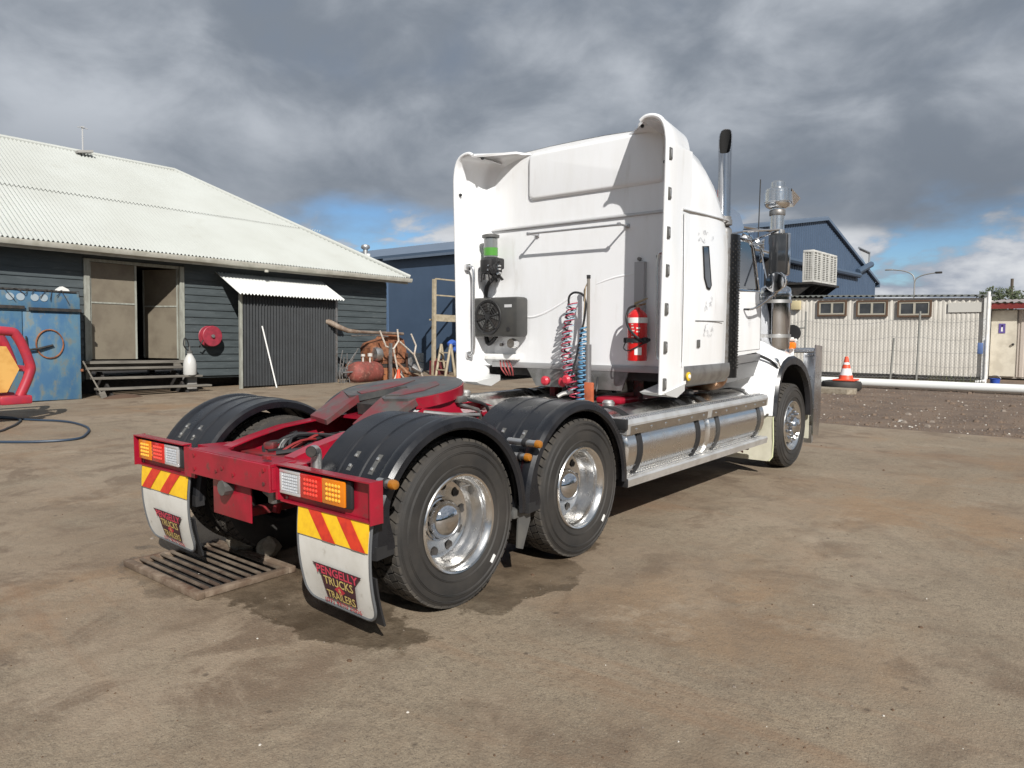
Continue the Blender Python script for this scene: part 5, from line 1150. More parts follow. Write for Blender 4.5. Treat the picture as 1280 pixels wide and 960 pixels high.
# --- deck behind the cab
dk = MB().span((-1.10, 1.98, 0.940), (0.40, 3.45, 0.972)).build('deck_plate', checker, T)
lug = MB()
for i in range(26):
    for j in range(24):
        x_, y_ = -1.06+i*0.056, 2.02+j*0.058; s_ = 1 if (i+j) % 2 else -1
        lug.add([(x_-0.018, y_-0.018*s_-0.003, 0.9725), (x_+0.018, y_+0.018*s_-0.003, 0.9725), (x_+0.018, y_+0.018*s_+0.003, 0.9725), (x_-0.018, y_-0.018*s_+0.003, 0.9725), (x_, y_, 0.9755)], [(0, 1, 4), (1, 2, 4), (2, 3, 4), (3, 0, 4)])
lo_ = lug.build('tread_lugs', checker, dk, smooth=0, weld=False); lo_['kind'] = 'stuff'
MB().span((0.41, 1.95, 0.93), (0.62, 3.3, 0.975), 0.01).build('deck_side', red, T)

# --- tanks and steps
TX, TZ, TRD = 0.900, 0.705, 0.325
def tanks(s):
    for (a, b_) in ((1.95, 3.42), (3.50, 4.96)):
        tk = MB().lathe([(0.02, a-0.035), (0.18, a-0.03), (TRD-0.03, a-0.012), (TRD, a+0.015), (TRD, b_-0.015), (TRD-0.03, b_+0.012), (0.18, b_+0.03), (0.02, b_+0.035)], 64, (s*TX, 0, TZ), 'Y').build('fuel_tank', alu, T)
        bd = MB()
        for y_ in (a+0.20, b_-0.17): bd.lathe([(TRD+0.001, y_-0.034), (TRD+0.010, y_-0.034), (TRD+0.010, y_+0.034), (TRD+0.001, y_+0.034)], 64, (s*TX, 0, TZ), 'Y', False)
        bd.build('tank_strap', rubber if a < 3 else M('dark_strap', (0.10, 0.10, 0.10), 0.35, 0.6), tk)
        MB().lathe([(0.05, TZ+TRD-0.01), (0.055, TZ+TRD+0.03), (0.04, TZ+TRD+0.05)], 14, (s*(TX-0.05), a+0.3, 0)).build('filler_cap', alu_d, tk)
        # upper box step
        u = MB().prism([(s*1.10, 0.865), (s*1.235, 0.845), (s*1.245, 0.93), (s*1.225, 0.965), (s*1.09, 0.975), (s*1.09, 0.94)], 'Y', a-0.04, b_+0.04).build('upper_step', alu_d if False else M('step_plate', (0.66, 0.66, 0.65), 0.38, 0.65, c2=(0.55, 0.54, 0.52), ns=6, bump=0.05, bs=20), T, smooth=30)
        fc = MB().prism([(s*1.2365, 0.845), (s*1.2415, 0.845), (s*1.2495, 0.915), (s*1.2445, 0.915)], 'Y', a+0.01, b_-0.01).build('mirror_strip', chrome, u)
        rv = MB()
        for k in range(6): rv.lathe([(0.014, 0.0), (0.012, 0.006), (0.001, 0.009)], 10, (s*1.244, a+0.10+k*(b_-a-0.2)/5, 0.88), 'X')
        rv.build('rivet', alu, u)
        dm = MB()
        for k in range(34):
            y_ = a + 0.02 + k*(b_-a-0.04)/33
            for x_, z_ in ((1.165, 0.971), (1.205, 0.968)): dm.lathe([(0.011, z_-0.004), (0.008, z_+0.006), (0.002, z_+0.008)], 6, (s*x_, y_, 0))
        dm.build('grip_dimples', alu, u)['kind'] = 'stuff'
        l_ = MB().prism([(s*1.10, 0.43), (s*1.235, 0.415), (s*1.245, 0.475), (s*1.23, 0.49), (s*1.08, 0.495), (s*1.08, 0.46)], 'Y', a-0.02, b_+0.06).build('lower_step', MATS['step_plate'], T, smooth=30)
        dm = MB()
        for k in range(40):
            y_ = a + 0.02 + k*(b_-a)/39
            for x_, z_ in ((1.13, 0.4925), (1.18, 0.4915)): dm.lathe([(0.011, z_-0.004), (0.008, z_+0.006), (0.002, z_+0.008)], 6, (s*x_, y_, 0))
        dm.build('grip_dimples', alu, l_)['kind'] = 'stuff'
        kick = MB(); 
        rows = []
        for i in range(9):
            an = R(lerp(-12, -62, i/8)); rows.append([(s*(TX+(TRD+0.004)*math.cos(an)), y_, TZ+(TRD+0.004)*math.sin(an)) for y_ in (a+0.05, b_-0.05)])
        for i in range(60):
            for j in range(4):
                an = R(-24-j*8); y_ = a+0.08+i*(b_-a-0.16)/59; c_ = Vector((s*(TX+(TRD+0.001)*math.cos(an)), y_, TZ+(TRD+0.001)*math.sin(an))); n_ = Vector((s*math.cos(an), 0, math.sin(an))); t_ = Vector((-s*math.sin(an), 0, math.cos(an))); d_ = 1 if (i+j) % 2 else -1
                u_ = (Vector((0, 1, 0))*0.7+t_*0.7*d_)*0.014; w_ = u_.cross(n_).normalized()*0.004
                kick.add([c_-u_, c_+w_, c_+u_, c_-w_, c_+n_*0.005], [(0, 1, 4), (1, 2, 4), (2, 3, 4), (3, 0, 4)])
        kick.build('checker_pattern', alu, tk, smooth=0, weld=False)['kind'] = 'stuff'
        for y_ in (a+0.35, b_-0.35): MB().prism([(s*0.42, 0.40), (s*1.06, 0.37), (s*1.06, 0.44), (s*0.98, 0.44), (s*0.60, 0.50), (s*0.42, 0.62)], 'Y', y_-0.03, y_+0.03).build('tank_bracket', red_dk, T)
    MB().span((s*1.10, 1.88, 0.89), (s*1.25, 1.912, 0.975), 0.006).span((s*1.10, 1.905, 0.42), (s*1.25, 1.925, 0.49), 0.006).build('step_end', rubber, T)
tanks(1); tanks(-1)
MB().tube([(0.9, 4.6, 0.36), (1.05, 4.75, 0.34), (1.0, 4.9, 0.30)], 0.012, 6).tube([(0.95, 4.5, 0.40), (1.1, 4.8, 0.36), (0.9, 5.0, 0.33)], 0.016, 6).build('loom', red_dk, T)

# --- sleeper
def body_half(W, zb, zs, crown, n=6):
    p = [(W, zb), (W*1.005, zb+0.5), (W*1.008, lerp(zb, zs, 0.72)), (W, zs-0.24), (W*0.985, zs-0.13)]
    p += [(W*0.92, zs), (W*0.80, zs+crown*0.52), (W*0.57, zs+crown*0.92), (W*0.28, zs+crown*0.99)]
    return [(x, z) for x, z in p] + [(0, zs+crown)] + [(-x, z) for x, z in reversed(p)]
st = [(3.00, 1.20, 1.30, 3.38, 0.20), (3.15, 1.205, 1.30, 3.365, 0.205), (3.40, 1.205, 1.30, 3.30, 0.20), (3.58, 1.20, 1.30, 3.20, 0.19), (3.72, 1.195, 1.31, 3.08, 0.18), (3.85, 1.185, 1.32, 2.95, 0.16), (3.97, 1.165, 1.33, 2.84, 0.13)]
rows = [[(x, y_, z) for x, z in body_half(W, zb, zs, cr)] for (y_, W, zb, zs, cr) in st]
bd = MB().grid(rows)
bd.add([(x, 3.97, z) for x, z in body_half(1.165, 1.33, 2.84, 0.13)], [tuple(range(19))])
sl_ = bd.build('sleeper_body', white, T, smooth=40)
bp = body_half(1.19, 1.30, 3.375, 0.195)
MB().prism(bp, 'Y', 2.985, 2.999).build('back_panel', white, T, smooth=40)
# upper raised panel
def rrect(x0, z0, x1, z1, r):
    return arc(x1-r, z1-r, r, 0, 90, 4) + arc(x0+r, z1-r, r, 90, 180, 4) + arc(x0+r, z0+r, r, 180, 270, 4) + arc(x1-r, z0+r, r, 270, 360, 4)
bm_ = bmesh.new()
po = rrect(-0.60, 3.045, 0.98, 3.53, 0.06)
def pad(poly, y0, y1, ch):
    cx = sum(p[0] for p in poly)/len(poly); cz = sum(p[1] for p in poly)/len(poly); hx = max(abs(p[0]-cx) for p in poly); hz = max(abs(p[1]-cz) for p in poly)
    rw = []
    for d, y in ((0, y0), (0.15*ch, lerp(y0, y1, 0.5)), (0.55*ch, lerp(y0, y1, 0.92)), (ch, y1)):
        rw.append([(cx+(p[0]-cx)*(1-d/hx), y, cz+(p[1]-cz)*(1-d/hz)) for p in poly])
    mb = MB().grid(rw, True); mb.add(rw[-1], [tuple(range(len(poly)))]); return mb
pad(po, 2.986, 2.952, 0.035).build('raised_panel', white, T, smooth=50)
MB().prism([(2.986, 2.765), (2.962, 2.772), (2.962, 2.782), (2.986, 2.80)], 'X', -1.12, 1.12).build('seam_rail', M('seam_alloy', (0.55, 0.55, 0.55), 0.45, 0.5), T)
# swage ribs pressed into the lower panel
MB().tube(bez([(-0.72, 2.998, 1.84), (-0.55, 2.995, 1.83), (-0.32, 2.995, 1.90), (0.0, 2.998, 2.06)], 6), [0.010]+[0.0165]*17+[0.010], 12).tube(bez([(0.22, 2.998, 2.14), (0.45, 2.995, 2.20), (0.7, 2.998, 2.23)], 6), [0.010]+[0.015]*11+[0.010], 12).build('swage_line', white, T)
MB().span((-1.12, 2.968, 1.285), (1.15, 2.984, 1.345), 0.004).build('bottom_flange', M('flange_grey', (0.42, 0.42, 0.42), 0.4, 0.4), T)
MB().prism([(-0.62, 1.283), (0.62, 1.283), (0.55, 1.10), (-0.50, 1.10)], 'Y', 2.97, 2.99).build('kick_plate', M('kick_grey', (0.30, 0.30, 0.295), 0.4, 0.6, c2=(0.2, 0.2, 0.19), ns=8), T)
hd = MB().tube([(-0.50, 2.82, 2.68), (0.60, 2.82, 2.675)], 0.011, 8)
for x_ in (-0.49, 0.59): hd.tube([(x_, 2.82, 2.68), (x_, 2.98, 2.68)], 0.010, 8).span((x_-0.022, 2.966, 2.66), (x_+0.022, 2.984, 2.70), 0.004).span((x_-0.016, 2.808, 2.664), (x_+0.016, 2.835, 2.696), 0.004)
hd.build('folding_hanger', M('hanger_grey', (0.42, 0.42, 0.43), 0.35, 0.7), T)
# wings
def wing(s):
    prof = [(1.21, 1.13), (1.215, 1.6), (1.225, 2.2), (1.235, 2.8), (1.242, 3.20), (1.238, 3.32), (1.215, 3.42), (1.17, 3.485), (1.10, 3.515), (1.03, 3.515), (0.985, 3.49)]
    root = [(1.05, 1.30), (1.06, 1.6), (1.06, 2.2), (1.06, 2.8), (1.055, 3.15), (1.045, 3.28), (1.00, 3.37), (0.93, 3.43), (0.82, 3.47), (0.66, 3.51), (0.49, 3.535)]
    side = [(1.212, 1.30), (1.217, 1.6), (1.220, 2.2), (1.215, 2.8), (1.205, 3.20), (1.19, 3.32), (1.14, 3.44), (1.06, 3.51), (0.94, 3.55), (0.80, 3.565), (0.70, 3.56)]
    dens = lambda L_: [(p.x, p.y) for p in bez([(a, b, 0) for a, b in L_], 3)]
    prof, root, side = dens(prof), dens(root), dens(side)
    rows = []
    yy = [2.52, 2.535, 2.65, 2.78, 2.89, 2.955, 3.03]
    for k, y in enumerate(yy):
        t = (y-2.52)/(3.03-2.52); r_ = []
        for i in range(len(prof)):
            px, pz = prof[i]; qx, qz = side[i]; rx, rz = root[i]
            if t < 0.75: x = lerp(px, qx, t/0.75) - 0.004*t; z = lerp(pz, qz, t/0.75)
            else:
                f = (t-0.75)/0.25; x = lerp(qx, rx, f*f); z = lerp(qz, rz, f)
            r_.append((s*x, y, z))
        rows.append(r_)
    # finer interpolation along the profile for a smooth curl
    o = MB().shell(rows, 0.022*s).build('wing', white, T, smooth=40)
    # outer skin carrying the side round to the sleeper wall
    sk = []
    for i in range(len(prof)):
        px, pz = prof[i]; z = pz
        sk.append([(s*(px+0.006), 2.515, pz), (s*(px+0.012), 2.58, pz-0.002), (s*(lerp(px, 1.213, 0.6)+0.004) if i < 15 else s*(px*0.985), 2.78, pz-0.008), (s*1.209 if i < 15 else s*(px*0.955), 3.06, pz-0.022 if i > 14 else max(pz, 1.305))])
    MB().shell(sk, -0.012*s).build('wing_skin', white, o, smooth=40)
    MB().tube([(s*(px-0.003), 2.517, pz) for px, pz in prof], 0.019, 10).build('edge_roll', white, o)
    for z_ in (1.22, 1.54, 1.87, 2.20, 2.52, 2.85, 3.18):
        xx = 1.235 + 0.025*(z_-1.22)/2
        b_ = MB().box((s*(xx-0.010), 2.552, z_), (0.030, 0.060, 0.105), None, 0.026).build('bump_stop', acg, o)
        MB().box((s*(xx+0.006), 2.552, z_), (0.006, 0.022, 0.062), None, 0.003).build('bump_centre', alu_d, b_)
    for (x_, y_, z_) in ((1.20, 2.56, 3.12), (0.94, 2.62, 3.475)): MB().box((s*x_, y_, z_), (0.03, 0.03, 0.03), None, 0.01).build('cap_screw', rubber, o)
    return o
wing(1); wing(-1)
# wing foot panels and lower skirts
for s in (1, -1):
    MB().prism([(2.53, 1.128), (2.53, 1.32), (3.0, 1.32), (3.0, 1.20), (2.78, 1.09)], 'X', s*1.185, s*1.212).build('wing_foot', white, T)
    MB().prism([(2.56, 1.14), (2.95, 1.20), (2.95, 1.14), (2.80, 1.085), (2.62, 1.115)], 'X', s*0.98, s*1.226).build('foot_cap', M('pale_alloy', (0.62, 0.63, 0.62), 0.35, 0.3), T)
    rows = [[(s*x, y, z) for y in (2.95, 3.4, 3.97)] for x, z in ((1.213, 1.36), (1.222, 1.30), (1.215, 1.23), (1.17, 1.17), (1.05, 1.14))]
    MB().shell(rows, 0.012).build('side_skirt', M('skirt_grey', (0.33, 0.325, 0.315), 0.3, 0.7, c2=(0.22, 0.21, 0.2), ns=5), T)
    mk = MB().lathe([(0.040, 1.221), (0.042, 1.232), (0.034, 1.236)], 18, (0, 3.02, 1.265), 'X').map(lambda p: (s*p.x, p.y, p.z)).build('marker_light', M('yellow_marker', (0.68, 0.46, 0.03), 0.3), T)
    MB().lathe([(0.022, 1.2365), (0.018, 1.243), (0.001, 1.246)], 14, (0, 3.02, 1.265), 'X').map(lambda p: (s*p.x, p.y, p.z)).build('marker_centre', white_p, mk)
    MB().prism([(3.30, 2.46), (3.40, 2.47), (3.475, 2.12), (3.455, 2.09), (3.40, 2.10), (3.345, 2.18)], 'X', s*1.205, s*1.2235).build('side_window', glass, T)
    MB().tube([(s*1.220, a, b_) for a, b_ in ((3.29, 2.47), (3.405, 2.48), (3.482, 2.115), (3.455, 2.08), (3.395, 2.09), (3.335, 2.18))], 0.008, 6, True).build('window_seal', rubber, T)
    MB().tube([(s*1.224, 2.86, 2.755), (s*1.222, 3.3, 2.765), (s*1.205, 3.75, 2.775), (s*1.18, 3.96, 2.785)], 0.010, 6).build('side_moulding', M('seam_alloy', (0.5, 0.5, 0.5), 0.4), T)
    MB().span((s*1.2125, 3.17, 1.772), (s*1.2165, 3.80, 1.780)).build('locker_gap', acg, T)
    MB().span((s*1.212, 3.21, 1.525), (s*1.222, 3.27, 1.60), 0.006).build('locker_lock', acg, T)
    for z_ in (1.36, 2.74):
        pass
    MB().tube([(s*1.222, 2.90, 1.36), (s*1.228, 2.90, 2.0), (s*1.229, 2.88, 2.72)], 0.006, 6).build('body_crease', white, T)
    # scroll decals, flat print
    dc = MB(); rnd = random.Random(11)
    def scroll(y0, z0, w_, h_, n):
        for k in range(n):
            a = (y0+rnd.random()*w_, z0-h_*(k/n)+rnd.uniform(-0.02, 0.02)); ph = rnd.uniform(0, 6.28); rr = rnd.uniform(0.02, 0.055); pv = None
            for i in range(9):
                q = (a[0]+rr*(1-i/11)*math.cos(ph+i*0.45), a[1]+rr*0.8*(1-i/11)*math.sin(ph+i*0.45)); wd = 0.0026*math.sin(math.pi*(i+0.5)/9)+0.0008
                if pv: dc.add([(s*1.2185, pv[0]-wd, pv[1]), (s*1.2185, q[0]-wd, q[1]), (s*1.2185, q[0]+wd, q[1]+0.002), (s*1.2185, pv[0]+wd, pv[1]+0.002)], [(0, 1, 2, 3)])
                pv = q
    scroll(3.16, 2.60, 0.34, 0.10, 9); scroll(3.36, 1.97, 0.13, 0.10, 8); scroll(3.36, 1.72, 0.22, 0.10, 9)
    dc.build('scroll_decal', ink_grey, T, smooth=0, weld=False)['kind'] = 'stuff'
# grab handles either side of the back
gm = M('handle_alloy', (0.62, 0.62, 0.62), 0.25, 0.9)
for x_ in (1.0, -1.0):
    g = MB().tube(bez([(x_*1.20, 2.64, 2.36), (x_*1.14, 2.645, 2.37), (x_*1.10, 2.65, 2.30), (x_*1.10, 2.65, 1.9), (x_*1.10, 2.65, 1.50), (x_*1.14, 2.645, 1.42), (x_*1.20, 2.64, 1.42)], 5), 0.016, 10).build('grab_handle', gm, T)
    MB().span((x_*1.155, 2.61, 2.33), (x_*1.20, 2.67, 2.40), 0.008).span((x_*1.155, 2.61, 1.39), (x_*1.20, 2.67, 1.46), 0.008).build('handle_foot', gm, g)
MB().prism([(0.70, 1.72), (0.80, 1.72), (0.80, 2.33), (0.70, 2.33)], 'Y', 2.93, 2.984).build('mount_channel', M('channel_grey', (0.42, 0.42, 0.43), 0.4, 0.3), T)
MB().span((-1.17, 2.90, 1.37), (-0.72, 2.984, 1.43), 0.008).build('aircon_shelf', white_p, T)
for x_, z_ in ((-0.98, 1.53), (-0.78, 1.52), (0.73, 2.36), (0.93, 2.37)): MB().lathe([(0.018, 2.955), (0.018, 2.984)], 8, (x_, 0, z_), 'Y').build('bolt', steel, T)
# --- air conditioner condenser on the back wall
ac = MB().box((-0.93, 2.86, 1.83), (0.68, 0.20, 0.42), None, 0.035).build('aircon_unit', M('aircon_grey', (0.045, 0.045, 0.043), 0.45, c2=(0.060, 0.058, 0.053), ns=7), T)
MB().lathe([(0.165, 2.757), (0.185, 2.757), (0.19, 2.75), (0.185, 2.742), (0.165, 2.748)], 32, (-0.985, 0, 1.83), 'Y', False).build('fan_ring', rubber, ac)
MB().lathe([(0.001, 2.7575), (0.175, 2.7575)], 32, (-0.985, 0, 1.83), 'Y', False).build('fan_recess', dark, ac)
gr = MB()
for rr in (0.045, 0.075, 0.105, 0.135): gr.tube([(-0.985+rr*math.cos(R(a)), 2.745, 1.83+rr*math.sin(R(a))) for a in range(0, 360, 15)], 0.003, 4, True)
for a in range(0, 360, 60): gr.tube([(-0.985, 2.743, 1.83), (-0.985+0.17*math.cos(R(a+12)), 2.743, 1.83+0.17*math.sin(R(a+12)))], 0.006, 4)
gr.lathe([(0.035, 2.752), (0.035, 2.738), (0.001, 2.736)], 16, (-0.985, 0, 1.83), 'Y'); gr.build('fan_grille', rubber, ac)
bldb = MB()
for a in range(0, 360, 72): bldb.prism([(-0.985+0.03*math.cos(R(a)), 1.83+0.03*math.sin(R(a))), (-0.985+0.15*math.cos(R(a-14)), 1.83+0.15*math.sin(R(a-14))), (-0.985+0.15*math.cos(R(a+22)), 1.83+0.15*math.sin(R(a+22)))], 'Y', 2.750, 2.754)
bldb.build('fan_blade', acg, ac, smooth=0)
MB().span((-0.76, 2.757, 1.93), (-0.66, 2.7595, 1.96)).build('maker_label', M('label_silver', (0.55, 0.55, 0.55), 0.4), ac)
MB().span((-1.33, 2.88, 1.55), (-1.20, 2.98, 2.06), 0.02).build('side_shroud', rubber, ac)
MB().lathe([(0.05, 2.80), (0.055, 2.84), (0.04, 2.90)], 14, (-0.71, 0, 1.55), 'Y').build('work_lamp', alu, T)
MB().lathe([(0.024, 2.755), (0.024, 2.76)], 10, (-0.71, 0, 1.70), 'Y').build('plug', rubber, ac)
MB().tube(bez([(-1.02, 2.93, 1.62), (-1.15, 2.93, 1.55), (-1.18, 2.93, 1.9), (-1.16, 2.93, 2.15), (-1.06, 2.92, 2.25), (-0.95, 2.90, 2.28)], 6), 0.024, 8).build('drain_hose', rubber, T)
# water separator above
wsb = MB().lathe([(0.10, 2.30), (0.115, 2.33), (0.115, 2.44), (0.09, 2.47)], 20, (-1.02, 2.84, 0)).box((-0.95, 2.83, 2.40), (0.16, 0.14, 0.12), None, 0.02).box((-0.90, 2.79, 2.33), (0.10, 0.10, 0.09), None, 0.02).box((-1.04, 2.78, 2.36), (0.08, 0.08, 0.10), None, 0.015).build('filter_base', rubber, T)
MB().lathe([(0.075, 2.475), (0.075, 2.68)], 24, (-1.02, 2.84, 0)).build('filter_bowl', M('clear_bowl', (0.16, 0.17, 0.165), 0.12, coat=0.8), wsb)
MB().lathe([(0.077, 2.49), (0.077, 2.575)], 24, (-1.02, 2.84, 0), cap=False).build('green_label', green, wsb)
MB().lathe([(0.085, 2.68), (0.095, 2.685), (0.095, 2.712), (0.055, 2.725)], 24, (-1.02, 2.84, 0)).build('filter_cap', acg, wsb)
MB().span((-1.15, 2.90, 2.44), (-1.105, 2.96, 2.74), 0.006).span((-1.14, 2.90, 2.24), (-1.06, 2.984, 2.48)).build('filter_bracket', white_p, wsb)
nb = MB(); rnd = random.Random(5)
for k in range(12):
    x0 = -1.08+rnd.random()*0.22; nb.tube(bez([(x0, 2.78, 2.42-rnd.random()*0.1), (x0+rnd.uniform(-.05, .05), 2.74, 2.34), (x0+rnd.uniform(-.06, .06), 2.80, 2.25-rnd.random()*0.05)], 4), 0.009, 5)
for k in range(7): nb.box((-1.06+rnd.random()*0.24, 2.755+rnd.random()*0.03, 2.28+rnd.random()*0.18), (0.035, 0.03, 0.03), None, 0.008)
nb.build('valve_cluster', cl_m, wsb)
nb = MB()
for k in range(6): nb.lathe([(0.010, -0.02), (0.012, 0.0), (0.010, 0.02)], 6, (-1.04+rnd.random()*0.24, 2.745, 2.28+rnd.random()*0.16), 'Y')
nb.build('fitting', alu, wsb)
# loose cable tails bottom left
nb = MB()
for k in range(4): nb.tube(bez([(-0.98+0.04*k, 2.95, 1.36), (-0.92+0.05*k, 2.90, 1.27), (-0.88+0.03*k, 2.94, 1.20)], 4), 0.008, 5)
nb.build('cable_tail', M('red_cable', (0.28, 0.05, 0.05), 0.5), T)
# --- air line pole with coils
px_, py_ = 0.245, 2.84
pole = MB().tube([(px_, py_, 0.97), (px_, py_, 1.55)], 0.034, 12).build('hose_pole', M('pole_grey', (0.24, 0.24, 0.245), 0.35, 0.5), T)
MB().tube([(px_, py_, 1.551), (px_, py_, 2.19)], 0.016, 8).build('pole_spring', M('pole_rod', (0.36, 0.33, 0.29), 0.4, 0.6), pole)
MB().tube([(px_, py_, 2.1905), (px_, py_, 2.225)], 0.02, 8).build('pole_cap', rubber, pole)
MB().tube([(px_-0.005, py_, 2.16), (px_-0.05, py_, 2.08), (px_-0.055, py_, 1.98), (px_-0.02, py_, 1.93)], 0.006, 6).tube(bez([(px_-0.02, py_-0.02, 2.12), (px_-0.04, py_-0.02, 1.75), (px_+0.0, py_-0.02, 1.70)], 4), 0.006, 6).build('pole_clip', M('clip_tan', (0.38, 0.30, 0.2), 0.5), pole)
MB().span((px_-0.01, py_-0.06, 0.975), (px_+0.09, py_-0.02, 1.18), 0.01).build('pole_mount', M('orange_mount', (0.45, 0.12, 0.05), 0.6, c2=(0.3, 0.08, 0.04), ns=10), pole)
MB().tube(coil((0.16, 2.76, 1.02), (0.06, 2.84, 1.96), 0.056, 17, 12, (-0.10, 0, 0), 0.044), 0.0065, 6).build('red_coil_hose', redhose, T)
MB().tube(coil((0.10, 2.78, 1.05), (0.05, 2.84, 1.95), 0.050, 13, 12, (-0.06, 0, 0)), 0.0055, 6).build('coil_hose', M('pale_coil', (0.30, 0.42, 0.50), 0.3), T)
MB().tube(coil((0.20, 2.80, 0.98), (0.19, 2.83, 1.72), 0.050, 16, 12, (0, 0, 0), 0.030), 0.0085, 6).build('blue_coil_hose', bluehose, T)
MB().tube(bez([(0.02, 2.83, 1.93), (0.03, 2.82, 2.02), (0.10, 2.82, 2.06), (0.20, 2.83, 2.02), (0.22, 2.82, 1.85), (0.14, 2.80, 1.45), (0.08, 2.76, 1.15)], 7), 0.011, 8).build('black_cable', cl_m, T)
MB().tube(coil((0.05, 2.82, 1.95), (0.12, 2.79, 1.15), 0.028, 7, 10, (-0.07, 0, 0)), 0.009, 6).build('black_coil', cl_m, T)
for x_, y_ in ((-0.28, 2.90), (-0.03, 2.86), (0.06, 2.80)): MB().lathe([(0.02, 0), (0.045, -0.03), (0.05, -0.07), (0.03, -0.09)], 14, (x_, y_, 1.17 if x_ < 0 else 1.2), 'Y').build('gladhand', M('gladhand_red', (0.50, 0.03, 0.05), 0.4), T)
MB().tube(bez([(-0.02, 2.70, 1.03), (0.02, 2.74, 1.06), (0.10, 2.8, 1.08)], 4), 0.022, 8).build('connector', alu_d, T)
nb = MB(); rnd = random.Random(9)
for k in range(9):
    x0 = -0.1+rnd.random()*0.6; nb.tube(bez([(x0, 2.90, 1.20+rnd.random()*0.06), (x0+rnd.uniform(-.08, .08), 2.82, 1.10), (x0+rnd.uniform(-.1, .1), 2.95, 1.02)], 4), 0.010, 6)
nb.build('chassis_hoses', cl_m, T)
MB().span((0.33, 2.85, 0.98), (0.62, 3.2, 1.04), 0.02).build('red_box', red, T)
MB().tube([(0.55, 3.3, 0.95), (0.55, 3.3, 1.35)], 0.05, 8).tube([(-0.5, 3.3, 0.95), (-0.5, 3.3, 1.35)], 0.05, 8).build('cab_mount', red_dk, T)
MB().span((-0.95, 3.05, 1.20), (0.98, 5.1, 1.30)).build('cab_floor', dark, T)
# --- cab
W1 = 1.03
def cabsec(W, zb, zt, cr): return [(W, zb), (W*1.005, zb+0.45), (W*0.995, 2.15), (W*0.94, zt-0.10), (W*0.86, zt), (W*0.45, zt+cr*0.8), (0, zt+cr)] + [(-W*0.45, zt+cr*0.8), (-W*0.86, zt), (-W*0.94, zt-0.10), (-W*0.995, 2.15), (-W*1.005, zb+0.45), (-W, zb)]
rows = [[(x, y, z) for x, z in cabsec(W, zb, zt, cr)] for y, W, zb, zt, cr in ((3.972, 1.10, 1.34, 2.80, 0.14), (4.2, 1.04, 1.34, 2.78, 0.12), (4.55, 1.03, 1.34, 2.76, 0.10), (4.90, 1.02, 1.36, 2.70, 0.06))]
cb_ = MB().grid(rows)
cb_.build('cab_body', white, T, smooth=40)
MB().add([(x, 4.90, z) for x, z in cabsec(1.02, 1.36, 2.70, 0.06)], [tuple(range(13))]).build('cab_front', dark, T, smooth=0)
for s in (1, -1):
    MB().prism([(4.40, 1.40), (5.27, 1.44), (5.27, 1.92), (5.20, 2.13), (4.40, 2.11)], 'X', s*0.98, s*1.036).build('door', white, T)
    MB().tube([(s*1.0365, a, b_) for a, b_ in ((4.41, 1.45), (5.255, 1.47), (5.262, 1.92), (5.20, 2.10))], 0.0035, 6).build('shut_line', acg, T)
    MB().tube([(s*1.224, 2.885, 1.40), (s*1.228, 2.885, 2.0), (s*1.229, 2.87, 2.72)], 0.0025, 6).build('shut_line', acg, T)
    # window with its frame, quarter pillar forward
    MB().prism([(4.46, 2.14), (5.16, 2.16), (4.98, 2.60), (4.88, 2.66), (4.46, 2.66)], 'X', s*0.985, s*1.026).build('door_window', glass, T)
    MB().tube([(s*1.028, a, b_) for a, b_ in ((4.44, 2.12), (5.19, 2.14), (5.00, 2.62), (4.89, 2.69), (4.44, 2.69))], 0.020, 8, True).build('window_frame', chrome, T)
    MB().tube([(s*1.0, 5.24, 2.12), (s*0.98, 5.02, 2.64), (s*0.94, 4.93, 2.74)], 0.035, 8).build('pillar', white, T)
    MB().span((s*1.036, 4.43, 1.53), (s*1.062, 4.55, 1.60), 0.01).build('door_handle', chrome, T)
    MB().prism([(4.02, 1.30), (5.26, 1.34), (5.26, 1.42), (4.02, 1.40)], 'X', s*0.99, s*1.045).build('sill_trim', M('sill_alloy', (0.5, 0.5, 0.5), 0.3, 0.9), T)
    MB().prism([(4.30, 1.12), (5.1, 1.16), (5.26, 1.335), (4.02, 1.295)], 'X', s*0.95, s*1.03).build('sill_step', M('sill_dark', (0.22, 0.22, 0.22), 0.4, 0.5), T)
MB().add([(-0.97, 5.22, 2.10), (0.97, 5.22, 2.10), (0.92, 4.96, 2.66), (-0.92, 4.96, 2.66)], [(0, 1, 2, 3)]).build('windscreen', glass, T)
MB().shell([[(x*1.0, 4.86, 2.78) for x in (-0.95, -0.5, 0, 0.5, 0.95)], [(x, 5.15, 2.76) for x in (-0.95, -0.5, 0, 0.5, 0.95)], [(x*0.98, 5.38, 2.66) for x in (-0.95, -0.5, 0, 0.5, 0.95)]], 0.02).build('sun_visor', chrome, T)
MB().prism([(4.22, 2.66), (4.62, 2.62), (4.72, 2.82), (4.60, 2.95), (4.30, 3.0)], 'X', 0.99, 1.03).build('visor_side', M('mirror_blue', (0.55, 0.62, 0.72), 0.1, 0.9), T)
bc_ = MB().lathe([(0.06, 2.90), (0.062, 3.03), (0.045, 3.13), (0.001, 3.15)], 16, (0.94, 4.06, 0)).build('beacon', M('beacon_orange', (0.70, 0.12, 0.02), 0.25, coat=0.5), T)
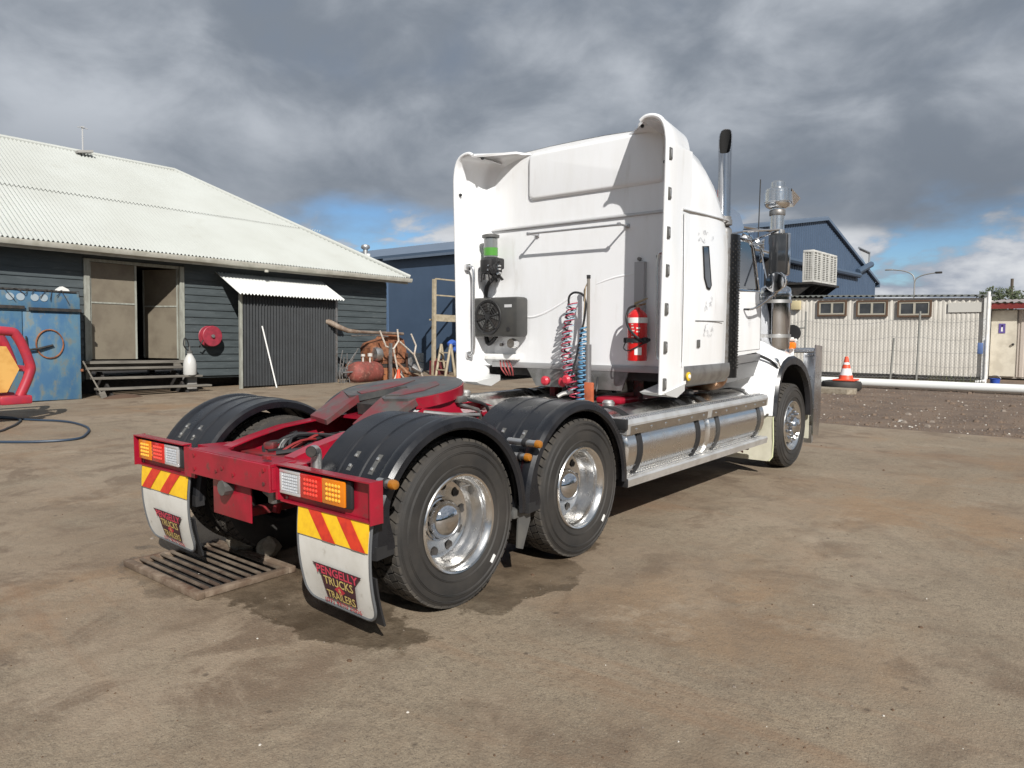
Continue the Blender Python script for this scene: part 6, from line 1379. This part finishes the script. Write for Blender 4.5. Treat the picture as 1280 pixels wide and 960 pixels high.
# bonnet
rows = []
for y, W, zs, cr, zb in ((5.20, 0.86, 1.86, 0.22, 1.2), (5.6, 0.80, 1.82, 0.22, 1.15), (6.2, 0.70, 1.76, 0.20, 1.1), (6.75, 0.60, 1.70, 0.18, 1.0), (6.95, 0.54, 1.62, 0.16, 0.95)):
    h_ = [(W, zb), (W, zs-0.12), (W*0.93, zs), (W*0.6, zs+cr*0.75), (0, zs+cr)]; rows.append([(x, y, z) for x, z in h_] + [(-x, y, z) for x, z in reversed(h_[:-1])])
hb = MB().grid(rows); hb.add(rows[-1], [tuple(range(9))]); hb.build('bonnet', white, T, smooth=45)
MB().box((0, 6.99, 1.30), (0.95, 0.06, 0.75), None, 0.02).build('grille', chrome, T)
# front guards
def fguard(s):
    top = [(5.235, 0.70), (5.262, 0.92), (5.315, 1.10), (5.40, 1.235), (5.52, 1.315), (5.68, 1.36), (5.88, 1.365), (6.08, 1.32), (6.26, 1.23), (6.40, 1.10), (6.50, 0.93), (6.545, 0.76), (6.555, 0.60)]
    rows = []
    n_ = len(top)
    for i_, (y, z) in enumerate(top):
        f = min(1.0, max(0.0, (z-0.95)/0.40)); g_ = 1 if y < 5.9 else max(0.25, 1-(y-5.9)*1.5)
        rows.append([(s*0.60, y-0.30*f*g_-0.06, z+0.30*f*g_+0.02), (s*0.80, y-0.16*f*g_-0.03, z+0.215*f*g_+0.012), (s*0.98, y-0.07*f, z+0.14*f*g_+0.005), (s*1.10, y-0.02*f, z+0.075*f), (s*1.18, y, z+0.028*f), (s*1.218, y+0.006, z), (s*1.226, y+0.02, z-0.02)])
    g = MB().shell(rows, 0.012*s).build('front_guard', white, T, smooth=60)
    fl = []
    for i_, (y, z) in enumerate(top):
        t_ = lerp(0.030, 0.085, min(1.0, i_/6)); c_ = Vector((0, YF, 0.62)); p = Vector((0, y, z)); d = (p-c_).normalized()
        fl.append([tuple(Vector((s*1.221, 0, 0))+p+d*0.006), tuple(Vector((s*1.250, 0, 0))+p-d*0.010), tuple(Vector((s*1.252, 0, 0))+p-d*t_), tuple(Vector((s*1.20, 0, 0))+p-d*(t_+0.012))])
    MB().shell(fl, 0.010*s).build('guard_flare', black, g)
    inn = []
    for y, z in top:
        c_ = Vector((0, YF, 0.62)); d = (Vector((0, y, z))-c_).normalized(); p = Vector((0, y, z))-d*0.05
        inn.append([(s*1.21, p.y, p.z), (s*0.60, p.y, p.z)])
    MB().shell(inn, 0.01).build('inner_guard', rubber, g)
    sk_ = [[(0.56, 5.02, 0.70), (0.80, 5.14, 0.70), (1.00, 5.19, 0.70), (1.212, 5.228, 0.70)], [(0.56, 4.98, 0.95), (0.80, 5.13, 0.95), (1.00, 5.20, 0.95), (1.214, 5.262, 0.95)], [(0.56, 4.90, 1.14), (0.80, 5.10, 1.15), (1.00, 5.21, 1.14), (1.20, 5.325, 1.12)], [(0.56, 4.80, 1.32), (0.80, 5.06, 1.31), (1.00, 5.24, 1.28), (1.17, 5.44, 1.27)], [(0.56, 4.72, 1.52), (0.80, 5.06, 1.46), (0.98, 5.36, 1.39), (1.10, 5.58, 1.37)], [(0.58, 4.80, 1.72), (0.78, 5.20, 1.60), (0.90, 5.50, 1.50), (1.00, 5.68, 1.42)]]
    MB().shell([[(s*x, y, z) for x, y, z in r_] for r_ in sk_], 0.008*s).build('guard_skirt', white, g, smooth=60)
    f_ = MB().shell([[(s*lerp(0.62, 1.225, u) if w_ < 0.93 else s*lerp(0.66, 1.185, u), 5.215+0.03*math.sin(w_*2.5), lerp(0.69, 0.165, w_)) for u in (0, .25, .5, .75, 1)] for w_ in (0, .25, .5, .75, .9, .96, 1.0)], 0.01).build('front_flap', cream, T)
    MB().tube([(s*1.225, 5.22, 0.69), (s*1.227, 5.245, 0.40), (s*1.22, 5.245, 0.22), (s*1.185, 5.23, 0.17)], 0.009, 6).build('flap_edging', M('flap_edge_yellow', (0.60, 0.62, 0.40), 0.5), f_)
    for x_ in (0.95, 1.17): MB().lathe([(0.012, 5.180), (0.012, 5.21)], 8, (s*x_, 0, 0.715), 'Y').build('bolt', steel, T)
    MB().shell([[(s*lerp(0.62, 1.20, u), 6.60, z) for u in (0, .5, 1)] for z in (0.70, 0.5, 0.28)], 0.01).build('front_flap', cream, T)
fguard(1); fguard(-1)
MB().tube(bez([(0.80, 4.98, 1.56), (0.90, 5.10, 1.48), (1.02, 5.26, 1.40), (1.13, 5.36, 1.33), (1.20, 5.40, 1.24)], 5), 0.018, 8).build('bonnet_strap', rubber, T)
MB().tube(bez([(1.19, 5.33, 1.36), (1.225, 5.36, 1.30), (1.22, 5.42, 1.24), (1.20, 5.40, 1.34), (1.18, 5.36, 1.36)], 4), 0.012, 6).build('bonnet_latch', alu, T)
# bull bar
bbm = M('bullbar_alloy', (0.62, 0.63, 0.65), 0.16, 1.0, c2=(0.5, 0.5, 0.52), ns=4, r2=0.3)
for s in (1, -1):
    MB().prism([(6.72, 0.32), (6.95, 0.28), (7.02, 0.60), (7.02, 1.48), (6.74, 1.50)], 'X', s*1.205, s*1.22).build('bar_plate', bbm, T)
    MB().box((s*1.10, 6.98, 0.88), (0.22, 0.04, 1.15), None, 0.015).build('bar_wing', bbm, T)
    MB().tube([(s*1.18, 6.80, 1.42), (s*0.85, 6.72, 1.42)], 0.032, 12).build('bar_tube', bbm, T)
MB().box((0, 7.0, 0.52), (2.0, 0.06, 0.42), None, 0.03).build('bumper', bbm, T)
MB().tube([(-1.1, 6.98, 1.42), (1.1, 6.98, 1.42)], 0.035, 12).tube([(-1.1, 6.98, 1.05), (1.1, 6.98, 1.05)], 0.035, 12).tube([(-0.5, 6.98, 0.7), (-0.5, 6.98, 1.42)], 0.03, 10).tube([(0.5, 6.98, 0.7), (0.5, 6.98, 1.42)], 0.03, 10).build('bull_bar', bbm, T)
MB().prism([(6.70, 0.44), (6.80, 0.40), (6.80, 0.22), (6.74, 0.20)], 'X', 1.10, 1.20).build('bar_corner', alu_d, T)
# guard mirror and amber lamp
gmir = MB().lathe([(0.02, 0.04), (0.085, 0.03), (0.105, 0.0), (0.10, -0.02), (0.02, -0.022)], 24, (1.10, 6.18, 1.655), 'Y', rot=None).build('guard_mirror', rubber, T)
MB().prism([(1.04, 1.56), (1.17, 1.56), (1.16, 1.585), (1.05, 1.585)], 'Y', 6.11, 6.165).tube([(1.10, 6.16, 1.35), (1.10, 6.17, 1.60)], 0.03, 8).build('mirror_base', white_p, gmir)
MB().box((1.10, 6.08, 1.500), (0.15, 0.10, 0.085), None, 0.02).build('guard_indicator', M('indicator_orange', (0.80, 0.20, 0.01), 0.2, coat=0.5), T)
# exhaust stacks
def stack(s):
    SX, SY = 1.115, 3.985
    n = 28; mb = MB(); r_ = 0.066
    rows = []
    for z, rr in ((2.80, r_*1.0), (3.30, r_), (None, r_*1.03), (None, r_*0.89)):
        row = []
        for j in range(n):
            a = 2*math.pi*j/n; x, y = math.cos(a), math.sin(a)
            d = (x*(-0.30*s) + y*0.95); zt = 3.585 + 0.115*math.sin(d*math.pi/2)+0.02*d
            zz = z if isinstance(z, float) else zt
            row.append((s*SX+x*rr, SY+y*rr, zz))
        rows.append(row)
    MB().grid(rows, True).build('exhaust_stack', chrome, T, smooth=40)
    bore = []
    for q in (0.006, 0.10, 0.30):
        row = []
        for j in range(n):
            a = 2*math.pi*j/n; x, y = math.cos(a), math.sin(a); d = (x*(-0.30*s) + y*0.95)
            row.append((s*SX+x*r_*0.885, SY+y*r_*0.885, 3.585 + 0.115*math.sin(d*math.pi/2)+0.02*d - q))
        bore.append(row)
    bo_ = MB().grid(bore, True); bo_.add(bore[-1], [tuple(range(n))]); bo_.build('stack_bore', M('bore_black', (0.006, 0.006, 0.006), 0.9), T)  # near-black inner wall following the slanted cut
    MB().lathe([(0.05, 2.74), (0.085, 2.75), (0.085, 2.80), (0.075, 2.805), (0.075, 2.83), (0.066, 2.835)], 24, (s*SX, SY, 0)).build('stack_clamp', steel, T)
    MB().lathe([(0.095, 1.25), (0.10, 1.3), (0.10, 2.70), (0.07, 2.745)], 24, (s*(SX-0.03), SY+0.03, 0)).build('muffler', steel, T)
    sh_ = []
    for i in range(9):
        a = R(-75 + 150*i/8); sh_.append([(s*(SX-0.01+0.125*math.cos(a)), SY+0.125+0.135*math.sin(a), z) for z in (1.20, 2.66)])
    hs = MB().shell(sh_, 0.006*s).build('heat_shield', M('dark_chrome_shield', (0.045, 0.045, 0.048), 0.28, 0.85, c2=(0.03, 0.03, 0.03), ns=4), T)
    hl = MB()
    for i in range(5):
        for k in range(48):
            a = R(-50+25*i+ (12 if k % 2 else 0)); z = 1.30 + k*0.0275
            hl.box((s*(SX-0.01+0.127*math.cos(a)), SY+0.125+0.137*math.sin(a), z), (0.006, 0.010, 0.014))
    hl.build('shield_slots', dark, hs, smooth=0, weld=False)['kind'] = 'stuff'
    MB().tube([(s*(SX+0.025), SY-0.005, 1.20), (s*(SX+0.025), SY-0.005, 2.72)], 0.014, 8).build('shield_edge', chrome, hs)
    MB().tube(bez([(s*0.70, SY+0.2, 1.12), (s*0.95, SY+0.1, 1.14), (s*1.08, SY+0.03, 1.18), (s*1.085, SY+0.03, 1.30)], 6), 0.085, 14).build('exhaust_elbow', M('heat_brown_pipe', (0.24, 0.12, 0.06), 0.45, 0.6, c2=(0.34, 0.25, 0.17), ns=6), T)
stack(1); stack(-1)
# air cleaners
def aircl(s):
    x, y = s*0.985, 5.86
    a = MB().lathe([(0.11, 1.44), (0.175, 1.46), (0.185, 1.50), (0.185, 2.10), (0.195, 2.105), (0.195, 2.125), (0.185, 2.13), (0.185, 2.17), (0.175, 2.205), (0.10, 2.25), (0.085, 2.30)], 48, (x, y, 0)).build('air_cleaner', chrome, T)
    MB().lathe([(0.188, 1.60), (0.196, 1.60), (0.196, 1.64), (0.188, 1.64)], 48, (x, y, 0), cap=False).lathe([(0.188, 2.02), (0.196, 2.02), (0.196, 2.06), (0.188, 2.06)], 48, (x, y, 0), cap=False).build('cleaner_band', alu_d, a)
    MB().tube([(x, y, 2.29), (x, y, 3.17)], 0.084, 32).build('intake_pipe', alu, a)
    MB().lathe([(0.087, 2.74), (0.093, 2.75), (0.093, 2.90), (0.087, 2.91)], 32, (x, y, 0), cap=False).build('pipe_screen', steel, a)
    MB().lathe([(0.087, 3.08), (0.094, 3.09), (0.094, 3.14), (0.087, 3.15)], 32, (x, y, 0), cap=False).build('pipe_clamp', steel, a)
    MB().lathe([(0.09, 3.165), (0.135, 3.19), (0.152, 3.22), (0.152, 3.24), (0.158, 3.245), (0.158, 3.36), (0.150, 3.365), (0.150, 3.395), (0.125, 3.41), (0.085, 3.42), (0.085, 3.48), (0.06, 3.50), (0.002, 3.505)], 36, (x, y, 0)).build('intake_cap', alu, a)
    MB().add([(x-0.15, y+0.05, 3.40), (x+0.15, y+0.05, 3.40), (x+0.11, y+0.50, 3.35), (x-0.11, y+0.50, 3.35), (x-0.15, y+0.05, 3.22), (x+0.15, y+0.05, 3.22), (x+0.05, y+0.42, 3.24), (x-0.05, y+0.42, 3.24)], [(0, 1, 2, 3), (4, 5, 6, 7), (0, 3, 7, 4), (1, 2, 6, 5), (2, 3, 7, 6)]).build('intake_hood', alu, a, smooth=0)
    MB().tube([(s*0.80, 5.2, 2.68), (x, y-0.1, 2.62)], 0.02, 8).tube([(s*0.80, 5.2, 2.9), (x, y-0.1, 2.88)], 0.014, 8).build('cleaner_bracket', chrome, a)
aircl(1); aircl(-1)
# mirrors
def mirror(s):
    m_ = MB().box((s*1.31, 5.02, 2.53), (0.20, 0.075, 0.46), Matrix.Rotation(R(8*s), 3, 'Z'), 0.03).build('side_mirror', rubber, T)
    MB().box((s*1.312, 4.981, 2.53), (0.175, 0.006, 0.42), Matrix.Rotation(R(8*s), 3, 'Z'), 0.002).build('mirror_glass', M('mirror_face', (0.03, 0.032, 0.035), 0.03, 0.0, coat=1.0), m_)
    MB().box((s*1.31, 5.075, 2.53), (0.215, 0.04, 0.47), Matrix.Rotation(R(8*s), 3, 'Z'), 0.018).build('mirror_back', chrome, m_)
    fr = MB().tube([(s*0.98, 4.75, 2.78), (s*1.31, 5.03, 2.80)], 0.014, 8).tube([(s*1.0, 5.10, 2.72), (s*1.31, 5.03, 2.80)], 0.012, 8).tube([(s*1.31, 5.03, 2.80), (s*1.31, 5.03, 2.12)], 0.013, 8)
    fr.tube(bez([(s*1.04, 4.75, 1.92), (s*1.16, 4.80, 1.94), (s*1.31, 5.03, 2.12)], 5), 0.014, 8).tube([(s*1.04, 5.18, 1.98), (s*1.31, 5.03, 2.12)], 0.012, 8).tube([(s*1.02, 5.2, 2.70), (s*1.16, 5.12, 2.2)], 0.010, 8)
    fr.build('mirror_arm', chrome, m_)
    cv = MB().lathe([(0.02, 0.10), (0.06, 0.085), (0.095, 0.045), (0.11, 0.0), (0.10, -0.012), (0.02, -0.02)], 28, (s*1.30, 4.97, 2.22), 'Y').build('convex_mirror', chrome, m_)
    MB().tube(bez([(s*1.31, 5.0, 2.16), (s*1.40, 4.98, 2.17), (s*1.42, 4.96, 2.26), (s*1.36, 4.96, 2.32)], 4), 0.012, 8).build('convex_bracket', chrome, m_)
mirror(1); mirror(-1)
MB().tube([(1.0, 5.22, 2.72), (1.0, 5.25, 3.42)], 0.007, 6).tube([(0.9, 5.2, 2.70), (1.0, 5.22, 2.75)], 0.012, 6).build('whip_antenna', rubber, T)
nb = MB(); rnd = random.Random(21)
for k in range(5): nb.tube([(1.0, 5.0+0.05*k, 2.62+0.03*k), (1.08, 5.18, 2.72-0.04*k), (1.02, 5.25, 2.60-0.03*k)], 0.012, 6)
nb.build('antenna_bracket', alu, T)
# door motif, a thin crest in grey print on the door
dm = MB()
for k in range(7):
    zz = 1.72+0.02*k; ww_ = 0.045*math.sin(math.pi*(k+1)/9)
    dm.add([(1.0375, 4.92-ww_, zz), (1.0375, 4.92+ww_, zz), (1.0375, 4.92+ww_*0.9, zz+0.007), (1.0375, 4.92-ww_*0.9, zz+0.007)], [(0, 1, 2, 3)])
dm.build('door_crest', M('crest_print', (0.58, 0.58, 0.58), 0.4), T, smooth=0)
MB().tube([(-0.86, 4.3, 2.85), (-0.86, 4.3, 3.2)], 0.02, 6).build('left_aerial', rubber, T)
# --- fire extinguisher on its bracket
ex = empty('fire_extinguisher', (0.785, 2.85, 1.40), 'red fire extinguisher with white band strapped upright on the right of the cab back wall', 'fire extinguisher')
EX_, EY_ = 0.785, 2.85
MB().lathe([(0.06, 1.402), (0.092, 1.405), (0.094, 1.42), (0.094, 1.80), (0.088, 1.835), (0.06, 1.865), (0.028, 1.885), (0.022, 1.90)], 32, (EX_, EY_, 0)).build('cylinder', ext_red, ex)
MB().lathe([(0.0948, 1.755), (0.0948, 1.805)], 32, (EX_, EY_, 0), cap=False).build('white_band', white_p, ex)
MB().lathe([(0.0948, 1.805), (0.090, 1.830), (0.0945, 1.80)], 32, (EX_, EY_, 0), cap=False).build('shoulder', ext_red, ex)
a0, a1 = -100, -45
lb = MB().grid([[(EX_+0.0952*math.cos(R(a)), EY_+0.0952*math.sin(R(a)), z) for a in range(-75, -34, 10)] for z in (1.46, 1.53)]).build('service_tag', white_p, ex)
tx = MB()
for k in range(7):
    a = -88 + 3; tx.grid([[(EX_+0.0951*math.cos(R(q)), EY_+0.0951*math.sin(R(q)), z) for q in (-96+k*0, -90, -84+ (k % 3)*4)] for z in (1.735-k*0.028, 1.747-k*0.028)])
tx.grid([[(EX_+0.0951*math.cos(R(q)), EY_+0.0951*math.sin(R(q)), z) for q in (-66, -55, -44)] for z in (1.70, 1.715)]).grid([[(EX_+0.0951*math.cos(R(q)), EY_+0.0951*math.sin(R(q)), z) for q in (-66, -55, -48)] for z in (1.67, 1.682)])
tx.build('instruction_print', M('print_pale', (0.62, 0.55, 0.5), 0.5), ex, smooth=0, weld=False)
MB().tube([(EX_, EY_, 1.885), (EX_, EY_, 1.925)], 0.018, 10).prism([(EX_-0.03, 1.925), (EX_+0.10, 1.975), (EX_+0.10, 1.985), (EX_-0.03, 1.945)], 'Y', EY_-0.012, EY_+0.012).tube([(EX_-0.02, EY_, 1.915), (EX_+0.085, EY_, 1.93)], 0.008, 6).build('valve_lever', M('brass', (0.45, 0.36, 0.22), 0.3, 0.8), ex)
MB().tube(bez([(EX_-0.02, EY_-0.01, 1.915), (EX_-0.075, EY_-0.03, 1.89), (EX_-0.09, EY_-0.05, 1.80), (EX_-0.03, EY_-0.107, 1.71), (EX_+0.05, EY_-0.105, 1.63), (EX_+0.105, EY_-0.04, 1.57)], 6), 0.011, 8).build('hose', rubber, ex)
eb = empty('extinguisher_bracket', (0.785, 2.90, 1.6), 'black strap bracket clamped round the middle of the red fire extinguisher', 'bracket')
MB().lathe([(0.0955, 1.575), (0.102, 1.575), (0.102, 1.615), (0.0955, 1.615)], 32, (EX_, EY_, 0), cap=False).span((EX_-0.04, EY_+0.095, 1.45), (EX_+0.04, EY_+0.11, 1.80)).build('strap', rubber, eb)
MB().box((EX_+0.10, EY_-0.03, 1.595), (0.05, 0.05, 0.055), None, 0.012).box((EX_-0.10, EY_-0.03, 1.595), (0.045, 0.04, 0.05), None, 0.01).tube([(EX_+0.12, EY_-0.03, 1.595), (EX_+0.15, EY_-0.04, 1.60)], 0.015, 8).build('buckle', rubber, eb)
MB().tube(bez([(EX_-0.11, EY_-0.03, 1.57), (EX_-0.115, EY_-0.05, 1.52), (EX_-0.03, EY_-0.107, 1.50), (EX_+0.06, EY_-0.09, 1.54), (EX_+0.11, EY_-0.03, 1.58)], 5), 0.006, 6).build('pull_cord', rubber, eb)
